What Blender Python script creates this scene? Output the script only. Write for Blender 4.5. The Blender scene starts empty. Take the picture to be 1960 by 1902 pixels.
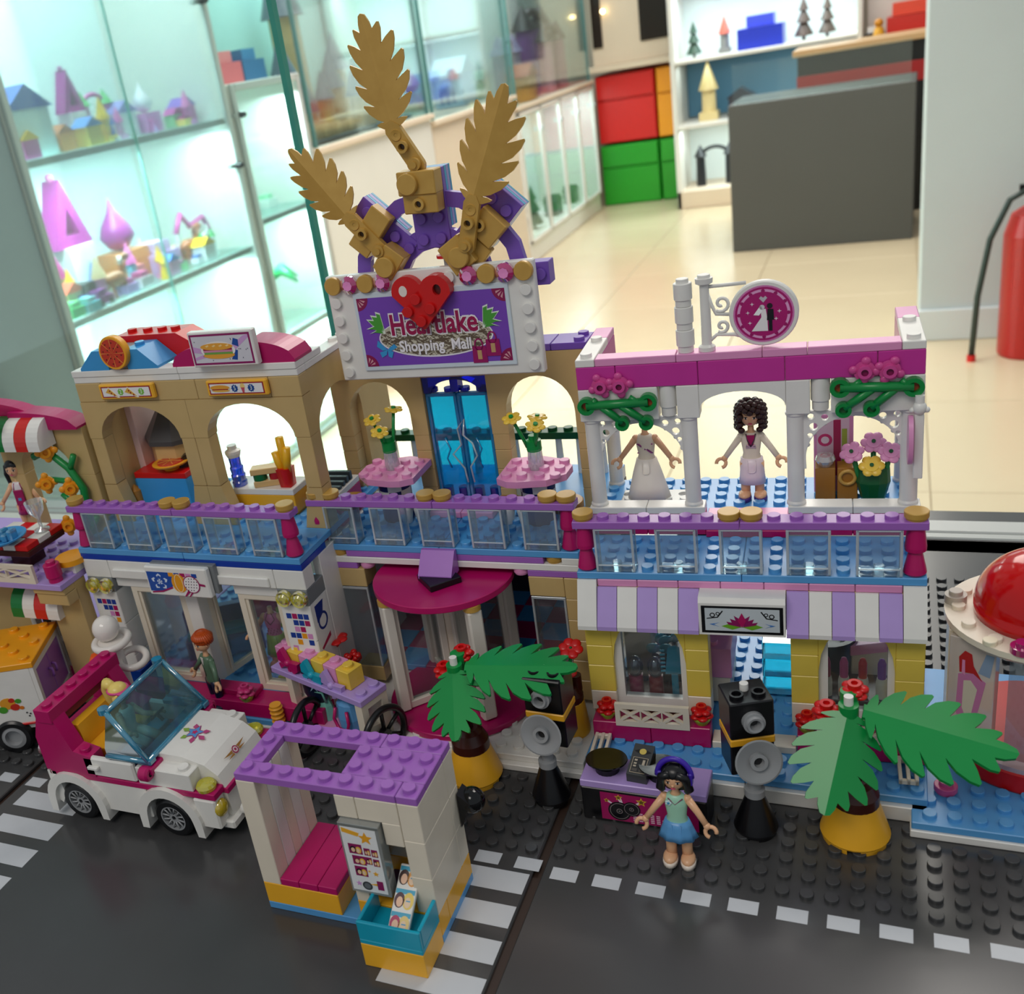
import bpy, math, random
from math import sin, cos, pi, radians, sqrt, atan2, hypot
from mathutils import Matrix, Vector, Euler
from mathutils.geometry import tessellate_polygon
random.seed(7)
S = 0.008                     # one brick stud (8 mm); all model coordinates below are in studs
sc = bpy.context.scene
COL = sc.collection
# ---------------------------------------------------------------- camera
CAM = (14.426, -35.961, 35.693); ROT = (1.1654, 0.1656, 0.4125); FPX = 1982.9; PX, PY = 762.6, 967.2
cam_d = bpy.data.cameras.new('camera'); cam = bpy.data.objects.new('camera', cam_d); COL.objects.link(cam)
cam.location = Vector(CAM)*S; cam.rotation_euler = ROT
cam_d.sensor_width = 36; cam_d.lens = 36*FPX/1960; cam_d.shift_x = (980-PX)/1960; cam_d.shift_y = (PY-951)/1960
cam_d.clip_start = 0.01; cam_d.clip_end = 60
cam_d.dof.use_dof = True; cam_d.dof.focus_distance = 0.43; cam_d.dof.aperture_fstop = 20
sc.camera = cam
# ---------------------------------------------------------------- world, lights, exposure
w = bpy.data.worlds.new('world'); sc.world = w; w.use_nodes = True
w.node_tree.nodes['Background'].inputs[0].default_value = (0.86, 0.94, 1.0, 1)
w.node_tree.nodes['Background'].inputs[1].default_value = 0.40
sc.view_settings.view_transform = 'Standard'; sc.view_settings.look = 'None'
sc.view_settings.exposure = 0.0; sc.view_settings.gamma = 1.0; sc.view_settings.use_curve_mapping = False
sc.cycles.max_bounces = 14; sc.cycles.transparent_max_bounces = 32; sc.cycles.transmission_bounces = 8
sc.cycles.use_denoising = True
sc.cycles.caustics_reflective = False; sc.cycles.caustics_refractive = False
sc.cycles.sample_clamp_indirect = 4.0
def area(name, loc, tgt, sx, sy, power, col=(1, 1, 1)):
    l = bpy.data.lights.new(name, 'AREA'); l.shape = 'RECTANGLE'; l.size = sx; l.size_y = sy; l.energy = power; l.color = col
    o = bpy.data.objects.new(name, l); COL.objects.link(o); o.location = loc
    o.rotation_euler = (Vector(tgt)-Vector(loc)).to_track_quat('-Z', 'Y').to_euler(); return o
# ceiling panels of the shop hall (far, bright) and above the table; the front one is added fill
area('ceiling_lamp_hall', (-0.55, 3.7, 2.0), (-0.55, 3.7, -0.8), 1.6, 3.4, 105, (1.0, 0.95, 0.86))
area('ceiling_lamp_back', (0.35, 0.95, 1.5), (-0.05, 0.05, 0.0), 0.5, 0.5, 6.5, (1.0, 0.93, 0.86))
area('front_fill_light', (-0.2, -1.1, 1.5), (-0.05, 0.1, 0.05), 0.9, 0.5, 9.5, (1.0, 0.93, 0.86))  # added fill that brightens the building fronts, not a lamp of the hall
# ---------------------------------------------------------------- colours and materials
def lin(h):
    h = h.lstrip('#'); c = [int(h[i:i+2], 16)/255 for i in (0, 2, 4)]
    return tuple((x/12.92 if x <= .04045 else ((x+.055)/1.055)**2.4) for x in c)+(1,)
PAL = dict(white='ECEAE4', tan='C9AC74', grey='9A9C9E', dgrey='5C5E5C', black='0C0C10', magenta='B80F62', pink='D44F97', lpink='E79AC8',
    lav='A468C0', llav='B79BDC', purple='7650B4', blue='5AA2DC', mblue='3E9BDA', teal='0FA2BE', dblue='0A3F9E', yellow='F0C94A', lyellow='E9CE55', orange='F6A81E', ory='F7B62C',
    red='D11414', green='0A8F42', dgreen='07552B', lime='A6C63A', gold='B08A3E', gold2='A8772C', brown='46180E', skin='EAB68C', hairblack='0B0B0F',
    hairbrown='33170F', hairorange='C4501A', blond='EDD272', mint='A8DCC0', sblue='5E9FD6', olive='5C7A62', navy='101A38', cream='F1DFC2', road='2E2E30', paint='C9CDD2',
    shoe='EDE0D2', lilacdk='4A2C86', aqua='7CC4B4', violet='3C1EA6', ivory='EADFCB', kerb='D9D4CC')
_m = {}
def nt(name):
    m = bpy.data.materials.new(name); m.use_nodes = True; return m, m.node_tree.nodes, m.node_tree.links, m.node_tree.nodes['Principled BSDF']
def P(name, rough=None, bump=True):
    """glossy moulded plastic in one colour, with a faint waviness"""
    key = (name, rough)
    if key in _m: return _m[key]
    m, n, l, b = nt('plastic_'+name)
    hexc = PAL.get(name, name); c = lin(hexc)
    tc = n.new('ShaderNodeTexCoord'); nz = n.new('ShaderNodeTexNoise'); nz.inputs['Scale'].default_value = 90; nz.inputs['Detail'].default_value = 3
    l.new(tc.outputs['Object'], nz.inputs['Vector'])
    mx = n.new('ShaderNodeMixRGB'); mx.inputs[1].default_value = c; mx.inputs[2].default_value = tuple(x*.86 for x in c[:3])+(1,)
    l.new(nz.outputs['Fac'], mx.inputs[0]); l.new(mx.outputs[0], b.inputs['Base Color'])
    b.inputs['Roughness'].default_value = rough if rough is not None else 0.3
    b.inputs['Specular IOR Level'].default_value = 0.45
    if bump:
        bp = n.new('ShaderNodeBump'); bp.inputs['Strength'].default_value = 0.06; bp.inputs['Distance'].default_value = 0.0006
        l.new(nz.outputs['Fac'], bp.inputs['Height']); l.new(bp.outputs[0], b.inputs['Normal'])
    _m[key] = m; return m
def G(hexc='FFFFFF', clear=0.86, gloss=0.1, rough=0.05):
    """thin transparent plastic or glass: straight-through tint plus a mirror coat"""
    key = ('G', hexc, clear, gloss, rough)
    if key in _m: return _m[key]
    m = bpy.data.materials.new('clear_'+hexc); m.use_nodes = True; n = m.node_tree.nodes; l = m.node_tree.links; n.clear()
    o = n.new('ShaderNodeOutputMaterial'); t = n.new('ShaderNodeBsdfTransparent'); c = lin(hexc); t.inputs[0].default_value = c
    d = n.new('ShaderNodeBsdfDiffuse'); d.inputs[0].default_value = c
    g = n.new('ShaderNodeBsdfGlossy'); g.inputs['Roughness'].default_value = rough; g.inputs[0].default_value = (1, 1, 1, 1)
    lw = n.new('ShaderNodeLayerWeight'); lw.inputs[0].default_value = 0.25
    ma = n.new('ShaderNodeMath'); ma.operation = 'MULTIPLY_ADD'; ma.inputs[1].default_value = 0.55; ma.inputs[2].default_value = gloss; ma.use_clamp = True
    l.new(lw.outputs['Fresnel'], ma.inputs[0])
    a = n.new('ShaderNodeMixShader'); a.inputs[0].default_value = clear; l.new(d.outputs[0], a.inputs[1]); l.new(t.outputs[0], a.inputs[2])
    b = n.new('ShaderNodeMixShader'); l.new(ma.outputs[0], b.inputs[0]); l.new(a.outputs[0], b.inputs[1]); l.new(g.outputs[0], b.inputs[2])
    l.new(b.outputs[0], o.inputs[0]); _m[key] = m; return m
def GOLD():
    if 'gold!' in _m: return _m['gold!']
    m, n, l, b = nt('pearl_gold'); b.inputs['Metallic'].default_value = 0.08
    b.inputs['Roughness'].default_value = 0.38
    tc = n.new('ShaderNodeTexCoord'); nz = n.new('ShaderNodeTexNoise'); nz.inputs['Scale'].default_value = 160; l.new(tc.outputs['Object'], nz.inputs['Vector'])
    mx = n.new('ShaderNodeMixRGB'); mx.inputs[1].default_value = lin('CDA452'); mx.inputs[2].default_value = lin('B88E3E'); l.new(nz.outputs['Fac'], mx.inputs[0]); l.new(mx.outputs[0], b.inputs['Base Color'])
    _m['gold!'] = m; return m
def EM(hexc, power):
    key = ('E', hexc, power)
    if key in _m: return _m[key]
    m = bpy.data.materials.new('lamp_'+hexc); m.use_nodes = True; n = m.node_tree.nodes; l = m.node_tree.links; n.clear()
    o = n.new('ShaderNodeOutputMaterial'); e = n.new('ShaderNodeEmission'); e.inputs[0].default_value = lin(hexc); e.inputs[1].default_value = power
    l.new(e.outputs[0], o.inputs[0]); _m[key] = m; return m
def MIRROR():
    if 'mir' in _m: return _m['mir']
    m, n, l, b = nt('mirror_foil'); b.inputs['Base Color'].default_value = lin('D8C8B0'); b.inputs['Metallic'].default_value = 1; b.inputs['Roughness'].default_value = 0.12
    tc = n.new('ShaderNodeTexCoord'); nz = n.new('ShaderNodeTexNoise'); nz.inputs['Scale'].default_value = 350; l.new(tc.outputs['Object'], nz.inputs['Vector'])
    bp = n.new('ShaderNodeBump'); bp.inputs['Strength'].default_value = .5; bp.inputs['Distance'].default_value = .0008; l.new(nz.outputs['Fac'], bp.inputs['Height']); l.new(bp.outputs[0], b.inputs['Normal'])
    _m['mir'] = m; return m
def M_(x, rough=None):
    if not isinstance(x, str): return x
    if x == 'gold': return GOLD()
    return P(x, rough)
# ---------------------------------------------------------------- mesh builder (units: studs)
class MB:
    def __init__(s, mat='white'):
        s.v = []; s.f = []; s.mi = []; s.sm = []; s.mats = []; s.M = Matrix.Identity(4); s.mat = mat
    def at(s, x=0, y=0, z=0, rx=0, ry=0, rz=0, sc=1):
        s.M = Matrix.Translation((x, y, z)) @ Euler((rx, ry, rz)).to_matrix().to_4x4() @ Matrix.Scale(sc, 4); return s
    def slot(s, mat):
        mat = M_(mat if mat is not None else s.mat)
        if mat not in s.mats: s.mats.append(mat)
        return s.mats.index(mat)
    def add(s, vs, fs, mat=None, smooth=False):
        b = len(s.v); k = s.slot(mat); M = s.M
        s.v += [tuple(M @ Vector(p)) for p in vs]
        for f in fs: s.f.append([b+i for i in f]); s.mi.append(k); s.sm.append(smooth)
        return s
    def box(s, x0, y0, z0, x1, y1, z1, mat=None, b=.035):
        if x1 < x0: x0, x1 = x1, x0
        if y1 < y0: y0, y1 = y1, y0
        if z1 < z0: z0, z1 = z1, z0
        b = min(b, (x1-x0)*.3, (y1-y0)*.3, (z1-z0)*.3)
        X = (x0, x0+b, x1-b, x1); Y = (y0, y0+b, y1-b, y1); Z = (z0, z0+b, z1-b, z1)
        V = []; I = {}
        for i in (0, 1):
            for j in (0, 1):
                for k in (0, 1):
                    for a in range(3):
                        xx = X[(0, 3)[i]] if a == 0 else X[(1, 2)[i]]; yy = Y[(0, 3)[j]] if a == 1 else Y[(1, 2)[j]]; zz = Z[(0, 3)[k]] if a == 2 else Z[(1, 2)[k]]
                        I[(i, j, k, a)] = len(V); V.append((xx, yy, zz))
        F = []
        for i in (0, 1):
            q = [I[(i, 0, 0, 0)], I[(i, 1, 0, 0)], I[(i, 1, 1, 0)], I[(i, 0, 1, 0)]]; F.append(q if i else q[::-1])
            q = [I[(0, i, 0, 1)], I[(0, i, 1, 1)], I[(1, i, 1, 1)], I[(1, i, 0, 1)]]; F.append(q if i else q[::-1])
            q = [I[(0, 0, i, 2)], I[(1, 0, i, 2)], I[(1, 1, i, 2)], I[(0, 1, i, 2)]]; F.append(q if i else q[::-1])
        for i in (0, 1):
            for j in (0, 1):
                q = [I[(i, j, 0, 0)], I[(i, j, 0, 1)], I[(i, j, 1, 1)], I[(i, j, 1, 0)]]; F.append(q if (i == j) else q[::-1])
                q = [I[(i, 0, j, 0)], I[(i, 0, j, 2)], I[(i, 1, j, 2)], I[(i, 1, j, 0)]]; F.append(q if (i != j) else q[::-1])
                q = [I[(0, i, j, 1)], I[(0, i, j, 2)], I[(1, i, j, 2)], I[(1, i, j, 1)]]; F.append(q if (i == j) else q[::-1])
        for i in (0, 1):
            for j in (0, 1):
                for k in (0, 1):
                    q = [I[(i, j, k, 0)], I[(i, j, k, 1)], I[(i, j, k, 2)]]; F.append(q if (i+j+k) % 2 else q[::-1])
        return s.add(V, F, mat)
    def ring(s, prof, n=20, mat=None, smooth=False, a0=0, a1=2*pi, ex=1, ey=1):
        """lathe about local z: prof = [(r, z), ...]"""
        full = abs(a1-a0-2*pi) < 1e-6; N = n if full else n+1
        cs = [(cos(a0+(a1-a0)*i/n)*ex, sin(a0+(a1-a0)*i/n)*ey) for i in range(N)]
        if smooth:
            V = [(r*c, r*q, z) for r, z in prof for c, q in cs]
            F = [[k*N+i, k*N+(i+1) % N, (k+1)*N+(i+1) % N, (k+1)*N+i] for k in range(len(prof)-1) for i in range(n)]
            s.add(V, F, mat, True)
        else:
            for (r0, z0), (r1, z1) in zip(prof, prof[1:]):
                if abs(r0-r1) > 1e-9 and abs(z0-z1) < 1e-9 and min(r0, r1) < 1e-9:     # flat cap as one face
                    r = max(r0, r1); V = [(r*c, r*q, z0) for c, q in cs]; s.add(V, [list(range(N)) if r0 > r1 else list(range(N))[::-1]], mat)
                    continue
                V = [(r0*c, r0*q, z0) for c, q in cs]+[(r1*c, r1*q, z1) for c, q in cs]
                s.add(V, [[i, (i+1) % N, N+(i+1) % N, N+i] for i in range(n)], mat, True)
        return s
    def cyl(s, x, y, z, r, h, mat=None, n=20, r2=None):
        M = s.M; s.M = M @ Matrix.Translation((x, y, z)); r2 = r if r2 is None else r2
        s.ring([(0, 0), (r, 0), (r2, h), (0, h)], n, mat); s.M = M; return s
    def stud(s, x, y, z, mat=None, n=14):
        M = s.M; s.M = M @ Matrix.Translation((x, y, z)); s.ring([(.3, 0), (.3, .185), (.28, .21), (0, .21)], n, mat); s.M = M; return s
    def sph(s, x, y, z, rx, ry=None, rz=None, mat=None, n=16, m=10, rot=None):
        ry = rx if ry is None else ry; rz = rx if rz is None else rz
        M = s.M; s.M = M @ Matrix.Translation((x, y, z)) @ (Euler(rot).to_matrix().to_4x4() if rot else Matrix.Identity(4))
        prof = [(sin(pi*k/m), -cos(pi*k/m)) for k in range(m+1)]
        V = []; F = []
        V.append((0, 0, -rz))
        for k in range(1, m):
            for i in range(n): V.append((rx*prof[k][0]*cos(2*pi*i/n), ry*prof[k][0]*sin(2*pi*i/n), rz*prof[k][1]))
        V.append((0, 0, rz)); L = len(V)-1
        for i in range(n):
            F.append([0, 1+(i+1) % n, 1+i]); F.append([L, 1+(m-2)*n+i, 1+(m-2)*n+(i+1) % n])
            for k in range(m-2): F.append([1+k*n+i, 1+k*n+(i+1) % n, 1+(k+1)*n+(i+1) % n, 1+(k+1)*n+i])
        s.add(V, F, mat, True); s.M = M; return s
    def loft(s, secs, n=14, mat=None, smooth=True):
        """secs: (x, y, z, rx, ry) horizontal ellipses"""
        V = [(x+rx*cos(2*pi*i/n), y+ry*sin(2*pi*i/n), z) for x, y, z, rx, ry in secs for i in range(n)]
        F = [[k*n+i, k*n+(i+1) % n, (k+1)*n+(i+1) % n, (k+1)*n+i] for k in range(len(secs)-1) for i in range(n)]
        F.append(list(range(n))[::-1]); F.append([(len(secs)-1)*n+i for i in range(n)])
        return s.add(V, F, mat, smooth)
    def tube(s, pts, r, mat=None, n=10, closed=False):
        pts = [Vector(p) for p in pts]; L = len(pts); rr = r if isinstance(r, (list, tuple)) else [r]*L
        V = []; up = Vector((0, 0, 1)); prev = None
        for k, p in enumerate(pts):
            a = pts[(k-1) % L] if (closed or k > 0) else p; b = pts[(k+1) % L] if (closed or k < L-1) else p
            t = (b-a).normalized()
            if prev is None: u = t.orthogonal().normalized() if abs(t.z) > .95 else t.cross(up).normalized()
            else: u = (prev-t*prev.dot(t)).normalized()
            prev = u; q = t.cross(u)
            for i in range(n): V.append(tuple(p+(u*cos(2*pi*i/n)+q*sin(2*pi*i/n))*rr[k]))
        F = [[k*n+i, k*n+(i+1) % n, ((k+1) % L)*n+(i+1) % n, ((k+1) % L)*n+i] for k in range(L if closed else L-1) for i in range(n)]
        if not closed: F.append(list(range(n))[::-1]); F.append([(L-1)*n+i for i in range(n)])
        return s.add(V, F, mat, True)
    def prism(s, outer, d0, d1, mat=None, holes=(), plane='xz', side=None):
        """extrude a flat outline (list of 2-d points) between d0 and d1 along the third axis"""
        loops = [list(outer)]+[list(h) for h in holes]
        def ar(p): return sum(p[i][0]*p[(i+1) % len(p)][1]-p[(i+1) % len(p)][0]*p[i][1] for i in range(len(p)))
        if ar(loops[0]) < 0: loops[0].reverse()
        for k in range(1, len(loops)):
            if ar(loops[k]) > 0: loops[k].reverse()
        flat = [p for lp in loops for p in lp]
        tri = tessellate_polygon([[Vector((p[0], p[1], 0)) for p in lp] for lp in loops])
        def m3(p, d): return {'xz': (p[0], d, p[1]), 'xy': (p[0], p[1], d), 'yz': (d, p[0], p[1])}[plane]
        def ta(t): a, b, c = (flat[i] for i in t); return (b[0]-a[0])*(c[1]-a[1])-(c[0]-a[0])*(b[1]-a[1])
        tri = [list(t) if ta(t) > 0 else list(t)[::-1] for t in tri if abs(ta(t)) > 1e-10]
        flip = plane == 'xz'
        A, B = [m3(p, d0) for p in flat], [m3(p, d1) for p in flat]; lo, hi = (d0 < d1), (d0 >= d1)
        s.add(A, [t if (flip == lo) else t[::-1] for t in tri], mat); s.add(B, [t[::-1] if (flip == lo) else t for t in tri], mat)
        b = 0; N = len(flat); F = []
        for lp in loops:
            k = len(lp)
            for i in range(k):
                q = [b+i, b+(i+1) % k, N+b+(i+1) % k, N+b+i]; F.append(q if (flip != lo) else q[::-1])
            b += k
        return s.add(A+B, F, side or mat)
    def decal(s, outer, y, mat, plane='xz', holes=()):
        d = .006
        return s.prism(outer, y, y-d if plane == 'xz' else y+d, mat, holes, plane)
    def mesh(s, name):
        me = bpy.data.meshes.new(name); me.from_pydata([(x*S, y*S, z*S) for x, y, z in s.v], [], s.f)
        for m in s.mats: me.materials.append(m)
        me.polygons.foreach_set('material_index', s.mi); me.polygons.foreach_set('use_smooth', s.sm); me.update(); return me
    def build(s, name, parent=None, loc=(0, 0, 0), rot=(0, 0, 0), **kw):
        return link(name, s.mesh(name), parent, loc, rot, **kw)
def link(name, me, parent=None, loc=(0, 0, 0), rot=(0, 0, 0), label=None, cat=None, group=None, kind=None):
    o = bpy.data.objects.new(name, me); COL.objects.link(o)
    if parent is not None: o.parent = parent
    o.location = Vector(loc)*S; o.rotation_euler = rot
    for k, v in (('label', label), ('category', cat), ('group', group), ('kind', kind)):
        if v: o[k] = v
    return o
def thing(name, label, cat, loc=(0, 0, 0), rz=0, group=None, rot=None):
    return link(name, None, None, loc, rot or (0, 0, rz), label, cat, group)
_pc = {}
def piece(parent, name, key, make, loc, rot=(0, 0, 0), **kw):
    if key not in _pc: mb = MB(); make(mb); _pc[key] = mb.mesh(name)
    return link(name, _pc[key], parent, loc, rot, **kw)
def brick(parent, x, y, z, w, d, h, mat, studs=True, name=None, **kw):
    """one moulded block, w x d studs and h high (plate .4, brick 1.2)"""
    g = .012
    def mk(mb):
        mb.box(g, g, 0, w-g, d-g, h-.008, mat)
        if studs:
            for i in range(int(round(w))):
                for j in range(int(round(d))): mb.stud(i+.5*w/max(1, round(w)), j+.5*d/max(1, round(d)), h-.01, mat)
    nm = name or ('tile' if not studs and h <= .45 else 'plate' if h <= .45 else 'brick')
    return piece(parent, nm, ('b', w, d, h, mat, studs), mk, (x, y, z), **kw)
def studfield(x0, y0, nx, ny, z, mat, skip=lambda i, j: False):
    mb = MB(mat)
    for i in range(nx):
        for j in range(ny):
            if not skip(i, j): mb.stud(x0+i+.5, y0+j+.5, z, mat, 12)
    return mb
def rnd(parent, x, y, z, mat, h=.4, r=.48, stud=True, name='round_plate', rot=(0, 0, 0), **kw):
    def mk(mb):
        mb.ring([(0, 0), (r*.86, 0), (r*.86, h*.25), (r, h*.3), (r, h-.03), (r-.03, h), (0, h)], 22, mat)
        if stud: mb.stud(0, 0, h-.005, mat)
    return piece(parent, name, ('r', mat, h, r, stud), mk, (x, y, z), rot, **kw)
def arc(cx, cz, r, a0, a1, n=14, rz=None):
    rz = r if rz is None else rz
    return [(cx+r*cos(a0+(a1-a0)*i/n), cz+rz*sin(a0+(a1-a0)*i/n)) for i in range(n+1)]
def circ(cx, cz, r, n=18, rz=None): return arc(cx, cz, r, 0, 2*pi*(n-1)/n, n-1, rz)
def rect(x0, z0, x1, z1): return [(x0, z0), (x1, z0), (x1, z1), (x0, z1)]
def arch(parent, x0, x1, y, z0, z1, o0, o1, zs, crown, mat, d=1.0, name='arch', n=16, floor_open=True):
    """block x0..x1, z0..z1 with an arched opening o0..o1, springing at zs"""
    mb = MB(mat); cx = (o0+o1)/2
    mb.prism([(x0, z0), (o0, z0)]+[(p[0], p[1]) for p in arc(cx, zs, (o1-o0)/2, pi, 0, n, crown-zs)]+[(o1, z0), (x1, z0), (x1, z1), (x0, z1)], 0, d, mat)
    return mb.build(name, parent, (0, y, 0))
def letters(parent, text, x, y, z, size, mat, rot=(pi/2, 0, 0), name='lettering', shear=0, ext=.004, align='CENTER', sx=1.0, off=0):
    cu = bpy.data.curves.new(name, 'FONT'); cu.body = text; cu.size = size*S; cu.align_x = align; cu.align_y = 'CENTER'; cu.extrude = ext*S; cu.shear = shear
    cu.resolution_u = 3; cu.offset = off*S; cu.materials.append(M_(mat)); o = bpy.data.objects.new('text_tmp', cu); COL.objects.link(o)
    me = bpy.data.meshes.new_from_object(o); bpy.data.objects.remove(o); bpy.data.curves.remove(cu)
    o = link(name, me, parent, (x, y, z), rot); o.scale = (sx, 1, 1); return o
# pixel of the photograph -> point in the place (studs), used to stand things on the ground plane measured from it
_R = Euler(ROT).to_matrix()
def ray(u, v): return (_R @ Vector(((u-PX)/FPX, -(v-PY)/FPX, -1))).normalized()
def onz(u, v, z): d = ray(u, v); C = Vector(CAM); return C+d*((z-C.z)/d.z)
FR = {'R': (.1003, 9.2502, .0577), 'M': (-16.337, 11.184, .011), 'L': (-31.055, 7.513, -.0051), 'B': (-11.957, -6.06, .0121), 'K': (-47.3, 5.45, 0)}
def W(fr, x, y, z=0):
    X, Y, t = FR[fr]; return (X+cos(t)*x-sin(t)*y, Y+sin(t)*x+cos(t)*y, z)
# ================================================================= THE ROOM (metres, times K)
K = 125.0
def mbox(mb, x0, y0, z0, x1, y1, z1, mat=None, b=.4): return mb.box(x0*K, y0*K, z0*K, x1*K, y1*K, z1*K, mat, b)
def rm(name, mat, rough=.5):
    m, n, l, b = nt(name); b.inputs['Roughness'].default_value = rough
    tc = n.new('ShaderNodeTexCoord'); nz = n.new('ShaderNodeTexNoise'); nz.inputs['Scale'].default_value = 2.2; nz.inputs['Detail'].default_value = 5
    l.new(tc.outputs['Object'], nz.inputs['Vector']); mx = n.new('ShaderNodeMixRGB'); c = lin(mat)
    mx.inputs[1].default_value = c; mx.inputs[2].default_value = tuple(x*.84 for x in c[:3])+(1,); l.new(nz.outputs['Fac'], mx.inputs[0]); l.new(mx.outputs[0], b.inputs['Base Color'])
    return m
m_tile = rm('floor_stone', 'D9C6A6', .22); m_wall = rm('wall_paint', 'C9D1D2', .6); m_cab = rm('cabinet_lacquer', 'E6E2DA', .35); m_cabw = rm('cabinet_beige_warm_lit', 'E2CFB8', .4)
m_frame = rm('aluminium_frame', 'B4B8B4', .35); m_dark = rm('counter_laminate', '50514E', .6); m_cyan = rm('cabinet_back', 'EAF4F4', .5); m_wood = rm('table_brown', '3A2A22', .5)
m_grey = rm('grey_panel', '8E979A', .35)
FZ = -.8
mb = MB(m_tile); mbox(mb, -3.2, -1.6, FZ-.06, 2.2, 8.2, FZ-.004, rm('floor_grout', '9C8B72', .7), 0.01)
fl = mb.build('floor', kind='structure')
def mkt(mb): mb.box(.15, .15, -1, 74.85, 74.85, 0, m_tile, .12)
for i in range(-5, 3):
    for j in range(0, 12): piece(fl, 'tile', 'floortile', mkt, (i*75+25, 40+j*75, FZ*K))
mb = MB(m_wall); mbox(mb, .19, 3.3, FZ, 2.2, 3.62, 1.6); wr = mb.build('wall_right', kind='structure')
mb = MB(rm('baseboard_white', 'D6DCDD', .4)); mbox(mb, .185, 3.286, FZ, 2.2, 3.3, -.70); mb.build('baseboard_right', kind='structure')
mb = MB(rm('wall_back_paint', 'D8C8B4', .6)); mbox(mb, -3.0, 7.2, FZ, 1.6, 7.3, 1.5); mb.build('wall_back', kind='structure')
mb = MB(rm('wall_left_paint', 'CDD6D6', .6)); mbox(mb, -2.15, .2, FZ, -2.05, 7.0, 1.5); mb.build('wall_left', kind='structure')
mb = MB(m_grey); mbox(mb, -1.66, .2, FZ, -1.60, 1.515, 1.3); mb.build('wall_side', kind='structure')
LED = EM('E4FFFF', 16.0)
clear_room = G('F4FCFB', .98, .02, .05)
def led(y0, y1, x, z, power):
    l = bpy.data.lights.new('cabinet_light', 'AREA'); l.shape = 'RECTANGLE'; l.size = y1-y0; l.size_y = .1; l.energy = power; l.color = (.90, .99, 1)
    o = bpy.data.objects.new('cabinet_light', l); COL.objects.link(o); o.location = (x, (y0+y1)/2, z); o.rotation_euler = (0, 0, pi/2)
def cabinet(label, y0, y1, z0, z1, shelves, depth=.36, X=-1.6, split=None, power=1.3, knobs=(), cat='display cabinet', bottom=None):
    t = thing('display_cabinet', label, cat, (X*K, y0*K, z0*K))
    D = y1-y0; H = z1-z0; f = .022
    mb = MB(m_cab); mbox(mb, -depth, 0, 0, 0, .012, H); mbox(mb, -depth, D-.012, 0, 0, D, H); mbox(mb, -depth, .012, 0, 0, D-.012, bottom or .04); mbox(mb, -depth, .012, H-.02, 0, D-.012, H); mb.build('carcass', t)
    mb = MB(m_cyan); mbox(mb, -depth, .012, .02, -depth+.01, D-.012, H-.02); mb.build('back_panel', t)
    mb = MB(m_frame); mbox(mb, 0, 0, 0, .012, f, H); mbox(mb, 0, D-f, 0, .012, D, H); mbox(mb, 0, f, 0, .012, D-f, .02); mbox(mb, 0, f, H-f, .012, D-f, H); mb.build('door_frame', t)
    ys = [f, D-f] if split is None else [f, split-y0, D-f]
    for a, b in zip(ys, ys[1:]):
        mb = MB(clear_room); mbox(mb, .004, a+.002, .02, .007, b-.002, H-f, None, .05); mb.build('glass_door', t)
    if split:
        mb = MB(P('7FB8B0', .1)); mbox(mb, .003, split-y0-.0015, .02, .0085, split-y0+.0015, H-f, None, .05); mb.build('door_edge', t)
    for zs in shelves:
        mb = MB(G('E8FAF8', .9, .05)); mbox(mb, -depth+.02, .015, zs-z0-.006, -.01, D-.015, zs-z0, None, .05); mb.build('glass_shelf', t)
        mb = MB(m_frame); mbox(mb, -.014, .015, zs-z0-.016, -.004, D-.015, zs-z0, None, .05); mb.build('shelf_edge', t)
        mb = MB(LED); mbox(mb, -.05, .03, zs-z0-.014, -.03, D-.03, zs-z0-.008, None, .05); mb.build('light_strip', t)
        led(y0+.04, y1-.04, X-.06, zs-.03, power)
    led(y0+.04, y1-.04, X-.06, z1-.05, power)
    for ky, kz in knobs:
        mb = MB('black'); mb.at(.02*K, (ky-y0)*K, (kz-z0)*K, 0, pi/2, 0); mb.ring([(0, -1.6), (1.1, -1.6), (1.1, .6), (.7, 1.3), (0, 1.3)], 16, 'black'); mb.at().box(-.01*K, (ky-y0)*K-3.2, (kz-z0)*K-.7, .004*K, (ky-y0)*K, (kz-z0)*K+.7, m_frame); mb.build('door_knob', t)
    return t
cabinet('tall white-lit glass cabinet at the left full of small pastel castles', 1.52, 2.385, FZ, .95, (.22, -.14, -.5), split=1.94, power=15, knobs=((2.36, .52), (2.36, .09)))
cabinet('narrow lit glass cabinet with pink and blue boxes standing on it', 2.41, 2.82, FZ, .305, (-.08, -.44), power=8, knobs=((2.43, .22),))
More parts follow.
